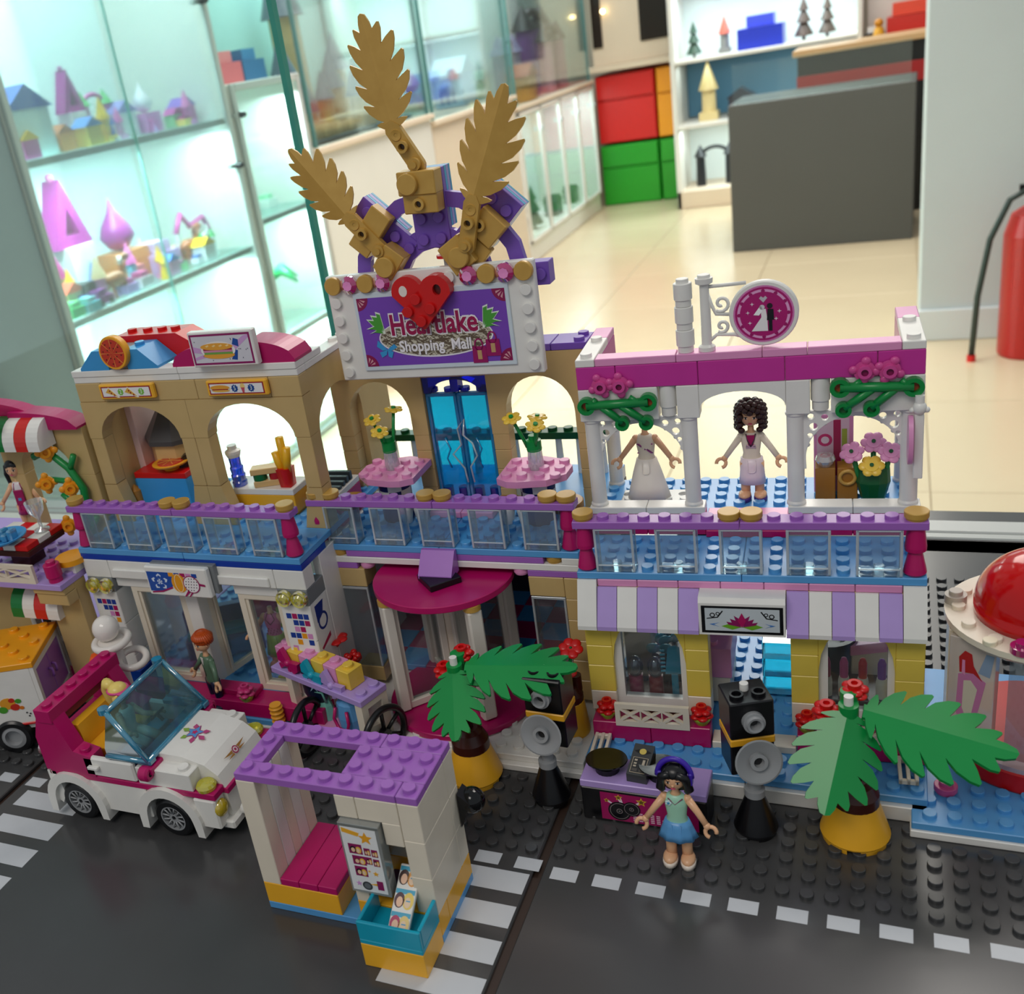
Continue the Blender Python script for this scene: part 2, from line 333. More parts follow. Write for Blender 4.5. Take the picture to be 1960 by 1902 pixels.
# low white cabinets and the glass cases on top of them
def lowcab(label, y0, y1, z1, mat, glass=None):
    t = thing('low_cabinet', label, 'cabinet', (-1.6*K, y0*K, FZ*K)); D = y1-y0; H = z1-FZ
    if glass is None:
        mb = MB(mat); mbox(mb, -.42, 0, 0, 0, D, H-.02); mb.build('body', t)
    else:
        mb = MB(mat); mbox(mb, -.42, 0, 0, 0, D, .10); mbox(mb, -.42, 0, .1, -.40, D, H-.02, m_cyan); mbox(mb, -.4, 0, .1, 0, .012, H-.02); mbox(mb, -.4, D-.012, .1, 0, D, H-.02)
        mbox(mb, -.4, .01, H-.05, 0, D-.01, H-.02); mb.build('body', t)
        n = glass
        for i in range(n):
            a = .01+(D-.02)*i/n; b = .01+(D-.02)*(i+1)/n
            mb = MB(m_cab); mbox(mb, 0, a, .1, .014, a+.018, H-.03); mbox(mb, 0, b-.018, .1, .014, b, H-.03); mbox(mb, 0, a, .1, .014, b, .12); mbox(mb, 0, a, H-.05, .014, b, H-.03); mb.build('door_frame', t)
            mb = MB(clear_room); mbox(mb, .004, a+.018, .12, .007, b-.018, H-.05, None, .05); mb.build('glass_door', t)
            mb = MB(m_frame); mb.at(.02*K, (b-.035)*K, (H-.14)*K, 0, pi/2, 0).ring([(0, 0), (1.6, 0), (1.6, 1), (0, 1)], 16, m_frame); mb.build('door_knob', t)
        led(y0+.1, y1-.1, -1.66, z1-.06, 10)
        mb = MB(LED); mbox(mb, -.06, .05, H-.058, -.04, D-.05, H-.05, None, .05); mb.build('light_strip', t)
    mb = MB(m_cabw); mbox(mb, -.43, -.005, H-.02, .02, D+.005, H); mb.build('top_board', t)
    return t
lowcab('plain white low cabinet below the tan castle', 2.85, 3.86, .07, m_cab)
lowcab('white low cabinet, its colour tinted beige by warm light, between the tan castle and the glass doors', 3.87, 4.95, .04, m_cabw)  # white panel; the warm light falling on it is put into the beige
lowcab('long white low cabinet with glass doors along the left side of the aisle', 4.96, 6.5, -.02, m_cab, 4)
def glasscase(label, y0, y1, z0, z1, col):
    t = thing('glass_case', label, 'glass case', (-1.6*K, y0*K, z0*K)); D = y1-y0; H = z1-z0
    mb = MB(rm('case_back_'+col, col, .5)); mbox(mb, -.42, 0, 0, -.405, D, H); mb.build('back_panel', t)
    mb = MB(clear_room); mbox(mb, -.006, 0, 0, 0, D, H, None, .05); mb.build('front_glass', t)
    for yy in (0, D-.006): mb = MB(clear_room); mbox(mb, -.4, yy, 0, -.01, yy+.006, H, None, .05); mb.build('side_glass', t)
    for yy in (0, D):
        mb = MB(rm('case_edge', '5E8E8C', .3)); mbox(mb, -.012, yy-.004, 0, .002, yy+.004, H, None, .05); mb.build('corner_edge', t)
    led(y0+.05, y1-.05, -1.75, z1-.02, 11)
glasscase('glass case holding the tan castle', 2.87, 3.85, .0705, 1.2, 'C4E6E2')
glasscase('pale glass case in the middle with small blurred models', 3.9, 4.94, .0405, 1.1, 'CFE9E6')
glasscase('glass case at the far end holding the purple and black gatehouse', 5.0, 6.48, -.0195, 1.0, 'D7DCDC')
# back wall storage: coloured drawer fronts, beige cupboards
for lab, x0, z0, x1, z1, c in (('bright red square drawer front in the far corner', -1.60, -.415, -1.235, -.01, 'D01C18'), ('orange drawer front beside the red one', -1.225, -.415, -1.06, -.01, 'F09A20'),
        ('wide green drawer front under the red one', -1.60, -.80, -1.235, -.43, '1F9A22'), ('small green drawer front under the orange one', -1.225, -.80, -1.06, -.43, '279C28')):
    t = thing('storage_drawer', lab, 'drawer', (x0*K, 6.6*K, z0*K)); mb = MB(rm('drawer_'+c, c, .35))
    W_, H_ = (x1-x0), (z1-z0); mbox(mb, 0, .012, 0, W_, .5, H_); mb.build('body', t)
    mb = MB(rm('drawer_'+c, c, .35)); mbox(mb, .004, 0, .004, W_-.004, .012, H_*.62, None, 1); mbox(mb, .004, -.006, H_*.64, W_-.004, .012, H_-.004, None, 1); mb.build('front_panel', t)
t = thing('wall_cupboard', 'beige cupboard with two dark glass windows above the red drawer', 'cupboard', (-1.6*K, 6.55*K, .012*K))
mb = MB(m_cabw); mbox(mb, -.05, 0, 0, .54, .4, .035); mb.build('shelf_board', t); mb = MB(m_cabw); mbox(mb, 0, .06, .035, .54, .4, 1.0); mb.build('body', t)
for x0, x1 in ((-.02, .08), (.27, .50)):
    mb = MB(P('2A211C', .15)); mbox(mb, x0+.03, .045, .14, x1-.01, .07, .9); mb.build('window_pane', t)
mb = MB(EM('FFE2A0', 12)); mb.sph(.09*K, .03*K, .34*K, 1.6); mb.build('lamp_bulb', t)
# lit shelf unit behind the counter
t = thing('shelf_unit', 'tall lit shelf unit behind the dark counter with dark models', 'shelf', (-1.06*K, 6.19*K, FZ*K))
mb = MB(m_cab); mbox(mb, 0, 0, 0, .025, .4, 1.6); mbox(mb, .975, 0, 0, 1.0, .4, 1.6); mbox(mb, 0, 0, 0, 1.0, .4, .10, m_cabw); mbox(mb, 0, .38, .1, 1.0, .4, 1.6, m_cyan); mb.build('carcass', t)
for z in (.47, .82, 1.19, 1.55): mb = MB(m_cab); mbox(mb, .025, 0, z-.02, .975, .38, z); mb.build('shelf_board', t)
mb = MB(rm('blue_backdrop', '4C7C98', .5)); mbox(mb, .03, .36, .48, .97, .378, .79); mb.build('blue_backdrop', t)
for z, p in ((.44, 3.4), (.79, 1.8), (1.16, 5), (1.52, 5)):
    l = bpy.data.lights.new('cabinet_light', 'AREA'); l.shape = 'RECTANGLE'; l.size = .9; l.size_y = .08; l.energy = p; l.color = (.82, 1, 1); o = bpy.data.objects.new('cabinet_light', l); COL.objects.link(o); o.location = (-.56, 6.28, FZ+z)
t = thing('counter', 'large plain dark grey counter block standing on the tiled floor', 'counter', (-.575*K, 4.85*K, FZ*K), -.02)
mb = MB(m_dark); mbox(mb, 0, 0, 0, .76, .45, .655); mb.build('body', t)
mb = MB(clear_room); mbox(mb, .02, .03, .656, .74, .036, .82, None, .05); mb.build('glass_guard', t)
t = thing('back_counter', 'wood-topped counter with a black and red front behind the dark counter', 'counter', (-.33*K, 5.5*K, FZ*K))
mb = MB(P('181818', .3)); mbox(mb, 0, 0, 0, .95, .3, .78); mb.build('body', t); mb = MB(P('A02020', .4)); mbox(mb, -.003, -.004, .60, .95, 0, .69); mb.build('red_band', t); mb = MB(rm('wood_top', 'C8A070', .4)); mbox(mb, -.02, -.02, .78, .97, .32, .81); mb.build('wood_top', t)
t = thing('wooden_ledge', 'pale ledge carrying red and yellow models at the top right of the hall', 'shelf', (-.04*K, 6.0*K, FZ*K))
mb = MB(rm('ledge_wood', 'D6BE8E', .5)); mbox(mb, 0, 0, .60, .5, .4, .75); mb.build('ledge', t); mb = MB(m_cab); mbox(mb, 0, .39, .75, .5, .4, 1.5); mb.build('back_panel', t)
# display table, its rear rail and the sheet of glass
t = thing('display_table', 'dark brown display table under the grey road plates', 'table', (0, 0, 0))
mb = MB(m_wood); mbox(mb, -1.0, -.6, -.03, .62, .3045, -.0021); mb.build('table_top', t); mb = MB(m_cab); mbox(mb, -.97, -.57, FZ, .59, .3, -.03); mb.build('cabinet_base', t)
t = thing('glass_rail', 'pale metal rail along the rear edge of the display table', 'rail', (0, .262*K, 0))
for y0, y1, z, m in ((0, .0055, -.0005, P('4A3C34')), (.006, .0205, .0, m_cab), (.021, .0275, .001, m_frame), (.028, .0425, .0015, rm('rail_light', 'BFC2BE', .35))):
    mb = MB(m); mbox(mb, -1.0, y0, -.002, .62, y1, z, None, .1); mb.build('rail_strip', t)
t = thing('glass_partition', 'greenish sheet of glass standing behind the golden leaves', 'glass', (-.222*K, .305*K, 0))
mb = MB(G('ECFAF8', .97, .015, .03)); mbox(mb, -.62, 0, 0, 0, .005, .6, None, .02); mb.build('pane', t)
mb = MB(P('3E9A86', .1)); mbox(mb, 0, -.0005, 0, .0035, .0055, .6, None, .02); mb.build('polished_edge', t)
# fire extinguisher with hose
t = thing('fire_extinguisher', 'red fire extinguisher by the right wall', 'fire extinguisher', (.475*K, 3.13*K, FZ*K))
mb = MB(P('B3201C', .3)); mb.ring([(0, 0), (9.5, 0), (10, 1), (10, 44), (8, 51), (3.5, 54), (0, 54)], 24, None); mb.build('cylinder', t)
mb = MB('black'); mb.ring([(0, 54), (2.6, 54), (2.6, 59), (0, 59)], 14); mb.box(-6, -1, 59, 5, 1, 61); mb.build('valve', t)
mb = MB(P('2C3A34', .4)); mb.tube([(0, -1, 57), (-3, -3, 60), (-9, -5, 57), (-14.5, -6, 44), (-17.5, -7, 24), (-18.6, -8, 2)], 1.05); mb.build('hose', t)
mb = MB('red'); mb.cyl(-18.6, -8, 0, 1.5, 2.4); mb.build('nozzle', t)
# ================================================================= ROAD PLATES
def road_material():
    m, n, l, b = nt('road_plastic'); b.inputs['Roughness'].default_value = .16; b.inputs['Specular IOR Level'].default_value = .55
    tc = n.new('ShaderNodeTexCoord'); nz = n.new('ShaderNodeTexNoise'); nz.inputs['Scale'].default_value = 14; nz.inputs['Detail'].default_value = 6
    l.new(tc.outputs['Object'], nz.inputs['Vector']); mx = n.new('ShaderNodeMixRGB'); mx.inputs[1].default_value = lin('47484A'); mx.inputs[2].default_value = lin('3A3938')
    l.new(nz.outputs['Fac'], mx.inputs[0]); l.new(mx.outputs[0], b.inputs['Base Color'])
    rr = n.new('ShaderNodeMapRange'); rr.inputs[3].default_value = .12; rr.inputs[4].default_value = .3; l.new(nz.outputs['Fac'], rr.inputs[0]); l.new(rr.outputs[0], b.inputs['Roughness'])
    return m
m_road = road_material()
road_paint = P('paint', .3, False)
def roadplate(label, x0, y0, marks=(), studs=None):
    t = thing('road_plate', label, 'road plate', (x0, y0, 0), 0, 'grey studded road plates')
    mb = MB(m_road); mb.box(.02, .02, -.26, 31.98, 31.98, 0, None, .06); mb.build('plate', t)
    if studs: mb = studs; mb.build('stud_field', t, kind='stuff')
    for a, b, c, d in marks:
        def mk(q): q.box(0, 0, 0, c-a, d-b, .012, road_paint, .004)
        piece(t, 'road_marking', ('rm', round(c-a, 2), round(d-b, 2)), mk, (a-x0, b-y0, -.003))
bars = [(-5.15, -2.4-2.07*k, -.5, -1.1-2.07*k) for k in range(7)]
dash = [(x, -1.12, x+1.25, -.36) for x in [.44+1.995*k for k in range(15)]]
roadplate('grey road plate at the right with a row of short white dashes', .02, -24, dash, studfield(0, 24, 32, 8, -.01, m_road, lambda i, j: (j > 5 and i < 15) or j > 6 or (i, j) in ((9, 3),)))
roadplate('middle grey road plate with striped crossings, car and booth standing on it', -32.4, -24, [(x, -.84, x+1.25, -.07) for x in (-3.43, -1.4, -5.45, -7.45, -30.1)]+bars+[(-31.55, -2.83-2.07*k, -27.0, -1.53-2.07*k) for k in range(7)]+[(-32.15, -1.18, -30.95, -.42)], studfield(0, 24, 32, 6, -.01, m_road))
roadplate('grey road plate cut off by the left edge', -64.82, -24.3, [(x, -1.18, x+1.25, -.42) for x in (-34.45, -36.45)], studfield(24, 24.3, 8, 8, -.01, m_road))
roadplate('rear right grey road plate behind the red-roofed kiosk', .02, 8.02, (), studfield(14, 0, 18, 22, -.01, m_road, lambda i, j: j < 3))
# decks under the shops
def deck(label, x0, y0, x1, y1, layers, fr=None, studs=None, rz=0):
    t = thing('base_deck', label, 'deck', (x0, y0, 0), rz)
    for z0, z1, mat, dy, dx in layers:
        n = max(1, round((x1-x0)/8)); ww = (x1-x0-dx)/n
        for i in range(n): mb = MB(mat); mb.box(i*ww+.015, dy, z0+.004, (i+1)*ww-.015, y1-y0, z1, None, .04); mb.build('plate', t, (dx, 0, 0))
    if studs: studs.build('stud_field', t, kind='stuff')
    return t
deck('white stepped base plates in front of the revolving door', -16.3, 6.0, .25, 24, [(0, .4, 'white', 0, 0), (.4, .8, 'white', .35, 0)], studs=studfield(.3, .5, 16, 4, .79, 'white', lambda i, j: False))
deck('light blue base plates on a white layer under the spa shop', .35, 6.15, 16.3, 24, [(0, .8, 'white', 0, 0), (.8, 1.2, 'blue', .25, 0)], studs=studfield(0, .3, 16, 16, 1.19, 'blue', lambda i, j: j in (2, 3) ))
deck('light blue base plates beside the spa shop in front of the kiosk', 15.55, 5.15, 32, 18, [(0, .4, 'white', 0, 0), (.4, .8, 'blue', .1, .05)], studs=studfield(.3, .2, 16, 3, .79, 'blue', lambda i, j: (i in (1, 0) and j > 1)))
deck('light blue base plates on a white layer under the sports shop', -31.2, 6.0, -17.6, 24, [(0, .8, 'white', 0, 0), (.8, 1.2, 'blue', .12, 0)], studs=studfield(.0, .1, 13, 16, 1.19, 'blue', lambda i, j: j in (2, 3) or (i == 12 and j > 2)))
t = deck('purple and tan base plates under the corner restaurant', -48, 7.0, -31.3, 22, [(0, .8, 'tan', 0, 0), (.8, 1.2, 'llav', .1, 0)])
# ================================================================= SHARED BUILDING PARTS
def post(mb):
    mb.ring([(0, 0), (.40, 0), (.5, .12), (.46, .35), (.30, 1.12), (.32, 1.2), (.32, 1.2), (.46, 1.24), (.47, 1.42), (.36, 2.38), (0, 2.38)], 20, 'magenta')
def glasspanel(mb):
    g = G('EAF6FA', .93, .03, .04); e = G('F4FBFF', .55, .18, .08)  # whitish edge material carries the bright highlights along the edges
    mb.box(.03, .05, .06, 1.97, .13, 2.36, g, .02)
    for x in (.03, 1.85): mb.box(x, .03, .02, x+.12, .17, 2.38, e, .02); mb.box(x+.03, .15, .02, x+.09, .92, 2.38, g, .02); mb.box(x+.01, .88, .02, x+.11, .97, 2.38, e, .02)
    mb.box(.03, .02, .02, 1.97, .97, .12, g, .02); mb.box(.05, .03, 2.3, 1.95, .16, 2.38, e, .02); mb.box(.15, .03, .34, 1.85, .12, .42, e, .02)
    mb.cyl(1, .5, .1, .24, .3, g, 12)
def balcony(t, z, golds, floor=True, dep=10, nostud=lambda i, j: False, fz=None):
    for k in range(2):
        def mk(mb):
            mb.box(.012, .012, 0, 7.988, dep-.01, .392, 'blue')
        piece(t, 'plate', ('bal', dep), mk, (8*k, 0, z-.4))
    sf = studfield(0, 0, 16, int(dep), 0, 'blue', nostud); sf.build('stud_field', t, (0, 0, z-.01), kind='stuff')
    for x in (.5, 15.5): piece(t, 'post', 'post', post, (x, .5, z))
    for x in (1, 4, 7, 10, 13): piece(t, 'railing_panel', 'gp', glasspanel, (x, 0, z))
    for k in range(2):
        key = ('rail', k, tuple(golds))
        def mk(mb):
            mb.box(.012, .012, 0, 7.988, .988, .392, 'lav')
            for i in range(8):
                if 8*k+i not in golds: mb.stud(i+.5, .5, .385, 'lav')
        piece(t, 'rail_plate', key, mk, (8*k, 0, z+2.4))
    for i in golds: rnd(t, i+.5, .5, z+2.79, 'gold', .4, .52, False, 'round_tile')
def flower5(mb, mat, r=.62, hole=None, n=5):
    """small flower stud with four or five rounded petals, axis +z"""
    for k in range(n):
        a = 2*pi*k/n; mb.sph(r*(.55 if n == 5 else .72)*cos(a), r*(.55 if n == 5 else .72)*sin(a), .05, r*(.42 if n == 5 else .33), r*(.42 if n == 5 else .33), .13, mat, 12, 6)
    if n == 4: mb.ring([(0, 0), (r*.72, 0), (r*.72, .12), (0, .12)], 20, mat)
    mb.ring([(0, 0), (r*.55, 0), (r*.55, .14), (0, .14)], 16, mat); mb.ring([(r*.24, .36), (r*.24, .12)], 14, hole or mat); mb.ring([(r*.46, .12), (r*.46, .36), (r*.24, .36)], 16, mat)
    mb.ring([(0, .2), (r*.26, .2)], 14, hole or mat)
def potflower(mb, mat='red', pot='lime'):
    mb.ring([(0, 0), (.30, 0), (.46, .3), (.48, .4), (0, .4)], 18, pot); M = mb.M; mb.M = M @ Matrix.Translation((0, 0, .42)); flower5(mb, mat, .62)
    mb.M = M @ Matrix.Translation((0, 0, .72)); flower5(mb, mat, .56); mb.M = M
def flower(parentless_label, cat, loc, mat='red', pot='lime', group=None, name='potted_flower'):
    t = thing(name, parentless_label, cat, loc, 0, group)
    def a(mb): mb.ring([(0, 0), (.30, 0), (.46, .3), (.48, .4), (0, .4)], 18, pot)
    def b(mb): flower5(mb, mat, .62); mb.at(0, 0, .3, 0, 0, .6); flower5(mb, mat, .56); mb.at()
    piece(t, 'pot', ('pot', pot), a, (0, 0, 0)); piece(t, 'flower_head', ('fh', mat), b, (0, 0, .42)); return t
def slope_pts(w, run, h, lip=.18, top=.0):
    return [(0, 0), (0, h), (-top, h), (-run, lip), (-run, 0)]
# ================================================================= SPA / BRIDAL BUILDING (right)
def rootB(fr, label, name='toy_shop_building'): X, Y, th = FR[fr]; return thing(name, label, 'toy building', (X, Y, 0), th)
R = rootB('R', 'right toy building with a striped awning below and a white pergola bridal shop above')
zb = 10.6
balcony(R, zb, [0, 7, 8, 15], dep=4.3, nostud=lambda i, j: j > 3)
for x0 in range(1, 15, 2): brick(R, x0, 0, 9.8, 2, 1, .4, 'lpink', False)
for x0 in (0, 15): brick(R, x0, 0.1, 9.8, 1, 1, .4, 'white', False)
# awning of twelve sloped pieces
def awn(mat, top=2.0):
    def mk(mb): mb.prism([(0, 0), (0, top), (-.12, top), (-1.05, .22), (-1.05, 0), (-.9, 0)], .015, .985, mat, plane='yz')
    return mk
for i in list(range(6))+list(range(10, 16)):
    mat = ('white', 'llav')[(i if i < 6 else i+1) % 2]
    if i in (0, 15): piece(R, 'awning_slope', ('aw', mat, 2.4), awn(mat, 2.4), (i, .02, 7.8))
    else: piece(R, 'awning_slope', ('aw', mat, 2.0), awn(mat, 2.0), (i, .02, 7.8))
mb = MB('white'); mb.prism([(0, 0), (0, 2.0), (-.9, 2.0), (-1.05, 1.75), (-1.05, 0)], 6.02, 9.98, 'white', plane='yz'); lo = mb.build('sign_board', R, (0, 0, 7.85))
mb = MB(); y = -1.055
def RR(x0, z0, x1, z1, m, yy=y): mb.decal(rect(x0, z0, x1, z1), yy, m)
RR(6.15, .12, 9.88, 1.62, 'black'); RR(6.32, .26, 9.72, 1.5, 'C9D2D6', y-.008)
for s in (-1, 1):
    cx = 8.02
    mb.decal([(cx+s*.0, .5), (cx+s*.45, .34), (cx+s*.95, .52), (cx+s*.6, .66), (cx+s*.3, .6)], y-.016, '6FAE2C')
    for k, (dx, w_) in enumerate(((.22, .16), (.42, .14), (.62, .1))): mb.decal([(cx+s*.05, .5), (cx+s*dx, .62), (cx+s*(dx+w_*.9), 1.12-k*.17), (cx+s*(dx*.55), .95-k*.12)], y-.02-k*.003, '8E1A5A')
    for k in range(2): mb.decal([(cx+s*(1.05+.2*k), .72-.05*k), (cx+s*(1.4+.1*k), .62), (cx+s*(1.05+.2*k), .48+.05*k), (cx+s*(1.3+.1*k), .61)], y-.02, '3E7CC4')
    mb.prism(circ(cx+s*1.35, 1.12, .13, 12), y-.012, y-.02, 'black', [circ(cx+s*1.35, 1.12, .08, 12)]); mb.prism(circ(cx+s*1.1, 1.2, .1, 12), y-.012, y-.02, 'black', [circ(cx+s*1.1, 1.2, .06, 12)])
    mb.decal([(cx+s*.85, 1.35), (cx+s*1.1, .98), (cx+s*1.62, .9), (cx+s*1.62, .95), (cx+s*1.14, 1.03), (cx+s*.9, 1.38)], y-.013, 'black')
mb.decal([(8.02, .48), (7.82, .85), (8.02, 1.28), (8.22, .85)], y-.032, 'B0185C')
mb.build('lotus_picture', lo)
# yellow pillars, white bases, windows
brick(R, 0, .06, 7.6, 16, 1, 2.18, 'lyellow', False, name='beam')
for x0, x1, zl in ((.15, 1.5, 3.6), (5.15, 6.3, 3.5), (10.15, 11.4, 3.4), (14.75, 16, 3.3)):
    for a, b in ((3.6, 5.2), (5.2, 6.4), (6.4, 7.6)): mb = MB('lyellow'); mb.box(x0, -.25, a, x1, .8, b-.01); mb.build('brick', R)
    mb = MB('ivory'); mb.box(x0, -.25, 2.4, x1, .8, 3.59); mb.build('brick', R)
for x0, x1 in ((1.5, 5.15), (11.4, 14.75)):
    c = (x0+x1)/2
    mb = MB('lyellow')
    for s_, xx in ((1, x0), (-1, x1)): mb.prism([(xx, 7.6), (xx, 5.6), (xx+s_*.12, 6.5), (xx+s_*.38, 7.2), (xx+s_*.7, 7.6)], -.25, .7, 'lyellow')
    mb.build('arch', R)
    t = MB('white'); wfr = t
    t.prism(rect(x0, 2.7, x1, 8.0), .05, .5, 'white', [rect(x0+.42, 3.15, x1-.3, 7.8)]); fo = t.build('window_frame', R)
    g = MB(G('EEF4F6', .97, .03)); g.box(x0+.4, .2, 3.1, x1-.28, .28, 7.82, None, .01); g.build('window_pane', fo)
def lattice(w_, h_):
    def mk(mb):
        holes = []; n = 3; ww = (w_-.5)/n
        for i in range(n):
            a = .25+i*ww; b = a+ww-.06; cz0, cz1 = .32, h_-.28; cx = (a+b)/2; cm = (cz0+cz1)/2; e = .09
            holes += [[(a+e, cz0), (b-e, cz0), (cx, cm-e*.7)], [(a+e, cz1), (cx, cm+e*.7), (b-e, cz1)][::-1]]
            if w_ > 5 or True: holes += [[(a, cz0+e), (cx-e, cm), (a, cz1-e)], [(b, cz0+e), (b, cz1-e), (cx+e, cm)]]
        mb.prism(rect(0, 0, w_, h_), 0, .22, 'ivory', holes)
    return mk
for x0, w_ in ((.3, 6), (10.4, 5.7)):
    for k in range(2): mb = MB('magenta'); mb.box(x0+k*w_/2+.01, -1.3, 1.22, x0+(k+1)*w_/2-.01, -.26, 2.4); mb.build('brick', R)
piece(R, 'lattice_panel', 'lat4', lattice(3.75, 1.35), (1.55, -1.36, 2.25)); piece(R, 'lattice_panel', 'lat4', lattice(3.75, 1.35), (11.3, -1.36, 2.25))
mb = MB('ivory'); mb.box(6.35, -1.25, 1.2, 10.35, -.2, 1.62); mb.build('threshold_tile', R)
for x, y_, l in ((1.05, -.8, 'first red flower in a lime pot left of the lattice, below the awning'), (5.85, -.8, 'red flower in a lime pot right of the lattice window box'), (10.85, -.8, 'red flower in a lime pot beside the right palm leaf')):
    flower(l, 'flower', W('R', x, y_, 2.4), 'red', 'lime', 'red potted flowers of the spa shop')
def grille(mb):
    for k in range(3): mb.box(.08+.34*k, 0, .02, .24+.34*k, 1.75, .34, 'ivory', .02)
    mb.box(.08, 1.55, .02, .92, 1.75, .3, 'ivory', .02); mb.box(.08, 0, .02, .92, .18, .26, 'ivory', .02)
for x, l in ((.35, 'white grille tile at the left end of the spa shop step'), (14.75, 'white grille tile by the right palm tree tip')):
    t = thing('grille_tile', l, 'grille', W('R', x, -3.1, 1.4), FR['R'][2]); piece(t, 'grille', 'grille', grille, (0, 0, 0))
# walls behind / inner floor / back
mb = MB('tan'); mb.box(0, .75, 1.2, .4, 10, 9.8); mb.build('side_wall', R)
# upper storey
for i in range(2):
    brick(R, 3*i, 4.3, zb, 3, 1, 1.2, 'magenta', False); brick(R, 10+3*i, 4.3, zb, 3, 1, 1.2, 'magenta', False)
brick(R, 6, 4.0, zb, 4, 1.2, .4, 'magenta', False)
for x0 in (6, 8): brick(R, x0, 4.1, zb+.4, 2, 1.9, .4, 'lpink', False)
for x0 in (0, 10):
    for k in range(2): brick(R, x0+3*k, 4.3, 11.8, 3, 1, .4, 'white', False)
mb = MB('blue'); mb.box(.02, 5.3, zb-.4, 15.98, 10.3, 11.2); mb.build('plate', R); studfield(0, 5.3, 16, 5, 11.19, 'blue', lambda i, j: i in (6, 7, 8, 9) and j == 0).build('stud_field', R, kind='stuff')
def col(h):
    def mk(mb): mb.ring([(0, 0), (.46, 0), (.46, .1), (.4, .2), (.4, h-.2), (.46, h-.12), (.46, h), (0, h)], 22, 'white')
    return mk
for x in (.5, 5.4, 10.4, 15.45): piece(R, 'column', 'col49', col(4.9), (x, 4.8, 12.2))
for x in (.5, 15.5): piece(R, 'column', 'col6', col(7.6), (x, 9.8, 11.2))
# ornate spandrels with round holes
def spandrel(w_):
    def mk(mb):
        cx = w_/2; r = w_/2-.12
        out = [(0, 3.0), (0, 0), (.14, 0)]+arc(cx, .55, r, pi, 0, 20, 2.15)+[(w_-.14, 0), (w_, 0), (w_, 3.0)]
        holes = [circ(.32, 1.75, .13, 12), circ(.48, 2.2, .2, 14), circ(.98, 2.66, .17, 12), circ(.36, 2.72, .16, 12)]
        holes += [[(w_-x, z) for x, z in h] for h in list(holes)]
        mb.prism(out, .38, .62, 'white', holes)
        for k in range(9):
            a = pi*(.1+.8*k/8); mb.sph(cx+(r+.02)*cos(a), .5, .55+2.2*sin(a), .12, .1, .12, 'white', 8, 6)
    return mk
piece(R, 'lace_arch', 'sp4', spandrel(4.5), (.7, 4.3, 14.1)); piece(R, 'lace_arch', 'sp4', spandrel(4.5), (10.75, 4.3, 14.1))
for x0, x1 in ((0, 4), (4.9, 6)): mb = MB('white'); mb.box(x0+.01, 4.3, 17.1, x1-.01, 5.3, 18.82); mb.build('brick', R)
for x0, x1 in ((10, 11.1), (12, 16)): mb = MB('white'); mb.box(x0+.01, 4.3, 17.1, x1-.01, 5.3, 18.82); mb.build('brick', R)
arch(R, 6.0, 10.0, 4.3, 17.6, 18.82, 6.02, 9.98, 17.6, 18.42, 'white')
for x in (4.45, 11.55): rnd(R, x, 4.8, 17.2, 'white', 1.6, .44, False, 'round_brick')
for a, b in ((0, 2), (2, 6), (6, 10), (10, 14), (14, 16)): brick(R, a, 4.3, 18.83, b-a, 1, 1.2, 'magentap', False) if False else MB('C9379C').box(a+.012, 4.31, 18.83, b-.012, 5.29, 20.02).build('brick', R)
for a, b in ((1, 5), (5, 9), (9, 11), (11, 15)): brick(R, a, 4.3, 20.03, b-a, 1, .4, 'lpink', False)
for x in (0, 15):
    mb = MB('white'); mb.box(.012, 0, 0, .988, 3.98, .392); mb.stud(.5, .55, .385); mb.stud(.5, 3.45, .385); mb.build('plate', R, (x, 4.3, 20.03))
    mb = MB('lpink'); mb.box(.012, 0, 0, .988, 1.98, .392); mb.build('tile', R, (x, 8.3, 20.03))
    mb = MB('C9379C'); mb.box(.012, .01, 0, .988, 4.98, 1.19); mb.build('brick', R, (x, 5.3, 18.83))
    mb = MB('white'); mb.box(.012, .01, 0, .988, 4.98, 1.6); mb.build('brick', R, (x, 5.3, 17.2))
# vines with pink flowers on the front band
def vine(mb, flip=1):
    m = '0C8A40'
    def T(p): return (p[0]*flip, 0, p[1])
    for a, b, r in (((0, 0), (3.1, .1), .24), ((.7, 0), (1.75, -.95), .2), ((1.7, 0), (2.9, -.95), .2), ((.2, 0), (.5, .35), .14), ((2.6, .1), (2.2, .4), .14)): mb.tube([T(a), T(b)], r, m, 10)
    for x, z, r in ((0, 0, .45), (3.1, .1, .45), (1.75, -1.0, .36), (2.95, -1.0, .36)):
        M = mb.M; mb.M = M @ Matrix.Translation((x*flip, .12, z)) @ Matrix.Rotation(pi/2, 4, 'X'); mb.ring([(r*.55, .3), (r, .3), (r, -.1), (0, -.1)], 18, m); mb.ring([(r*.55, .3), (r*.5, .05)], 16, m); mb.ring([(0, .05), (r*.5, .05)], 14, 'B8502A' if z > -.5 else '3A7A4A'); mb.M = M
for lab, x, fl, zz in (('green vine sprig at the left of the pink fascia', .45, 1, 18.05), ('green vine sprig at the right of the pink fascia', 15.5, -1, 18.35)):
    t = thing('vine_sprig', lab, 'vine', W('R', x, 4.05, zz), FR['R'][2]); mb = MB('green'); vine(mb, fl); mb.build('stem', t)
for x, z, lab in ((1.25, 19.05, 'pink flower furthest left on the pink fascia'), (2.2, 19.05, 'second pink flower from the left on the pink fascia'), (13.45, 19.17, 'pink flower over the white band, left of the pair at the right'), (14.5, 19.15, 'pink flower nearest the right corner of the pink fascia')):
    t = thing('wall_flower', lab, 'flower', W('R', x, 4.2, z), FR['R'][2], 'pink flowers on the fascia')
    def mk(mb): flower5(mb, 'pink', .66, '8E1A5A', 4)
    piece(t, 'flower_head', 'wf', mk, (0, 0, 0), (pi/2, .8+.3*x, 0))
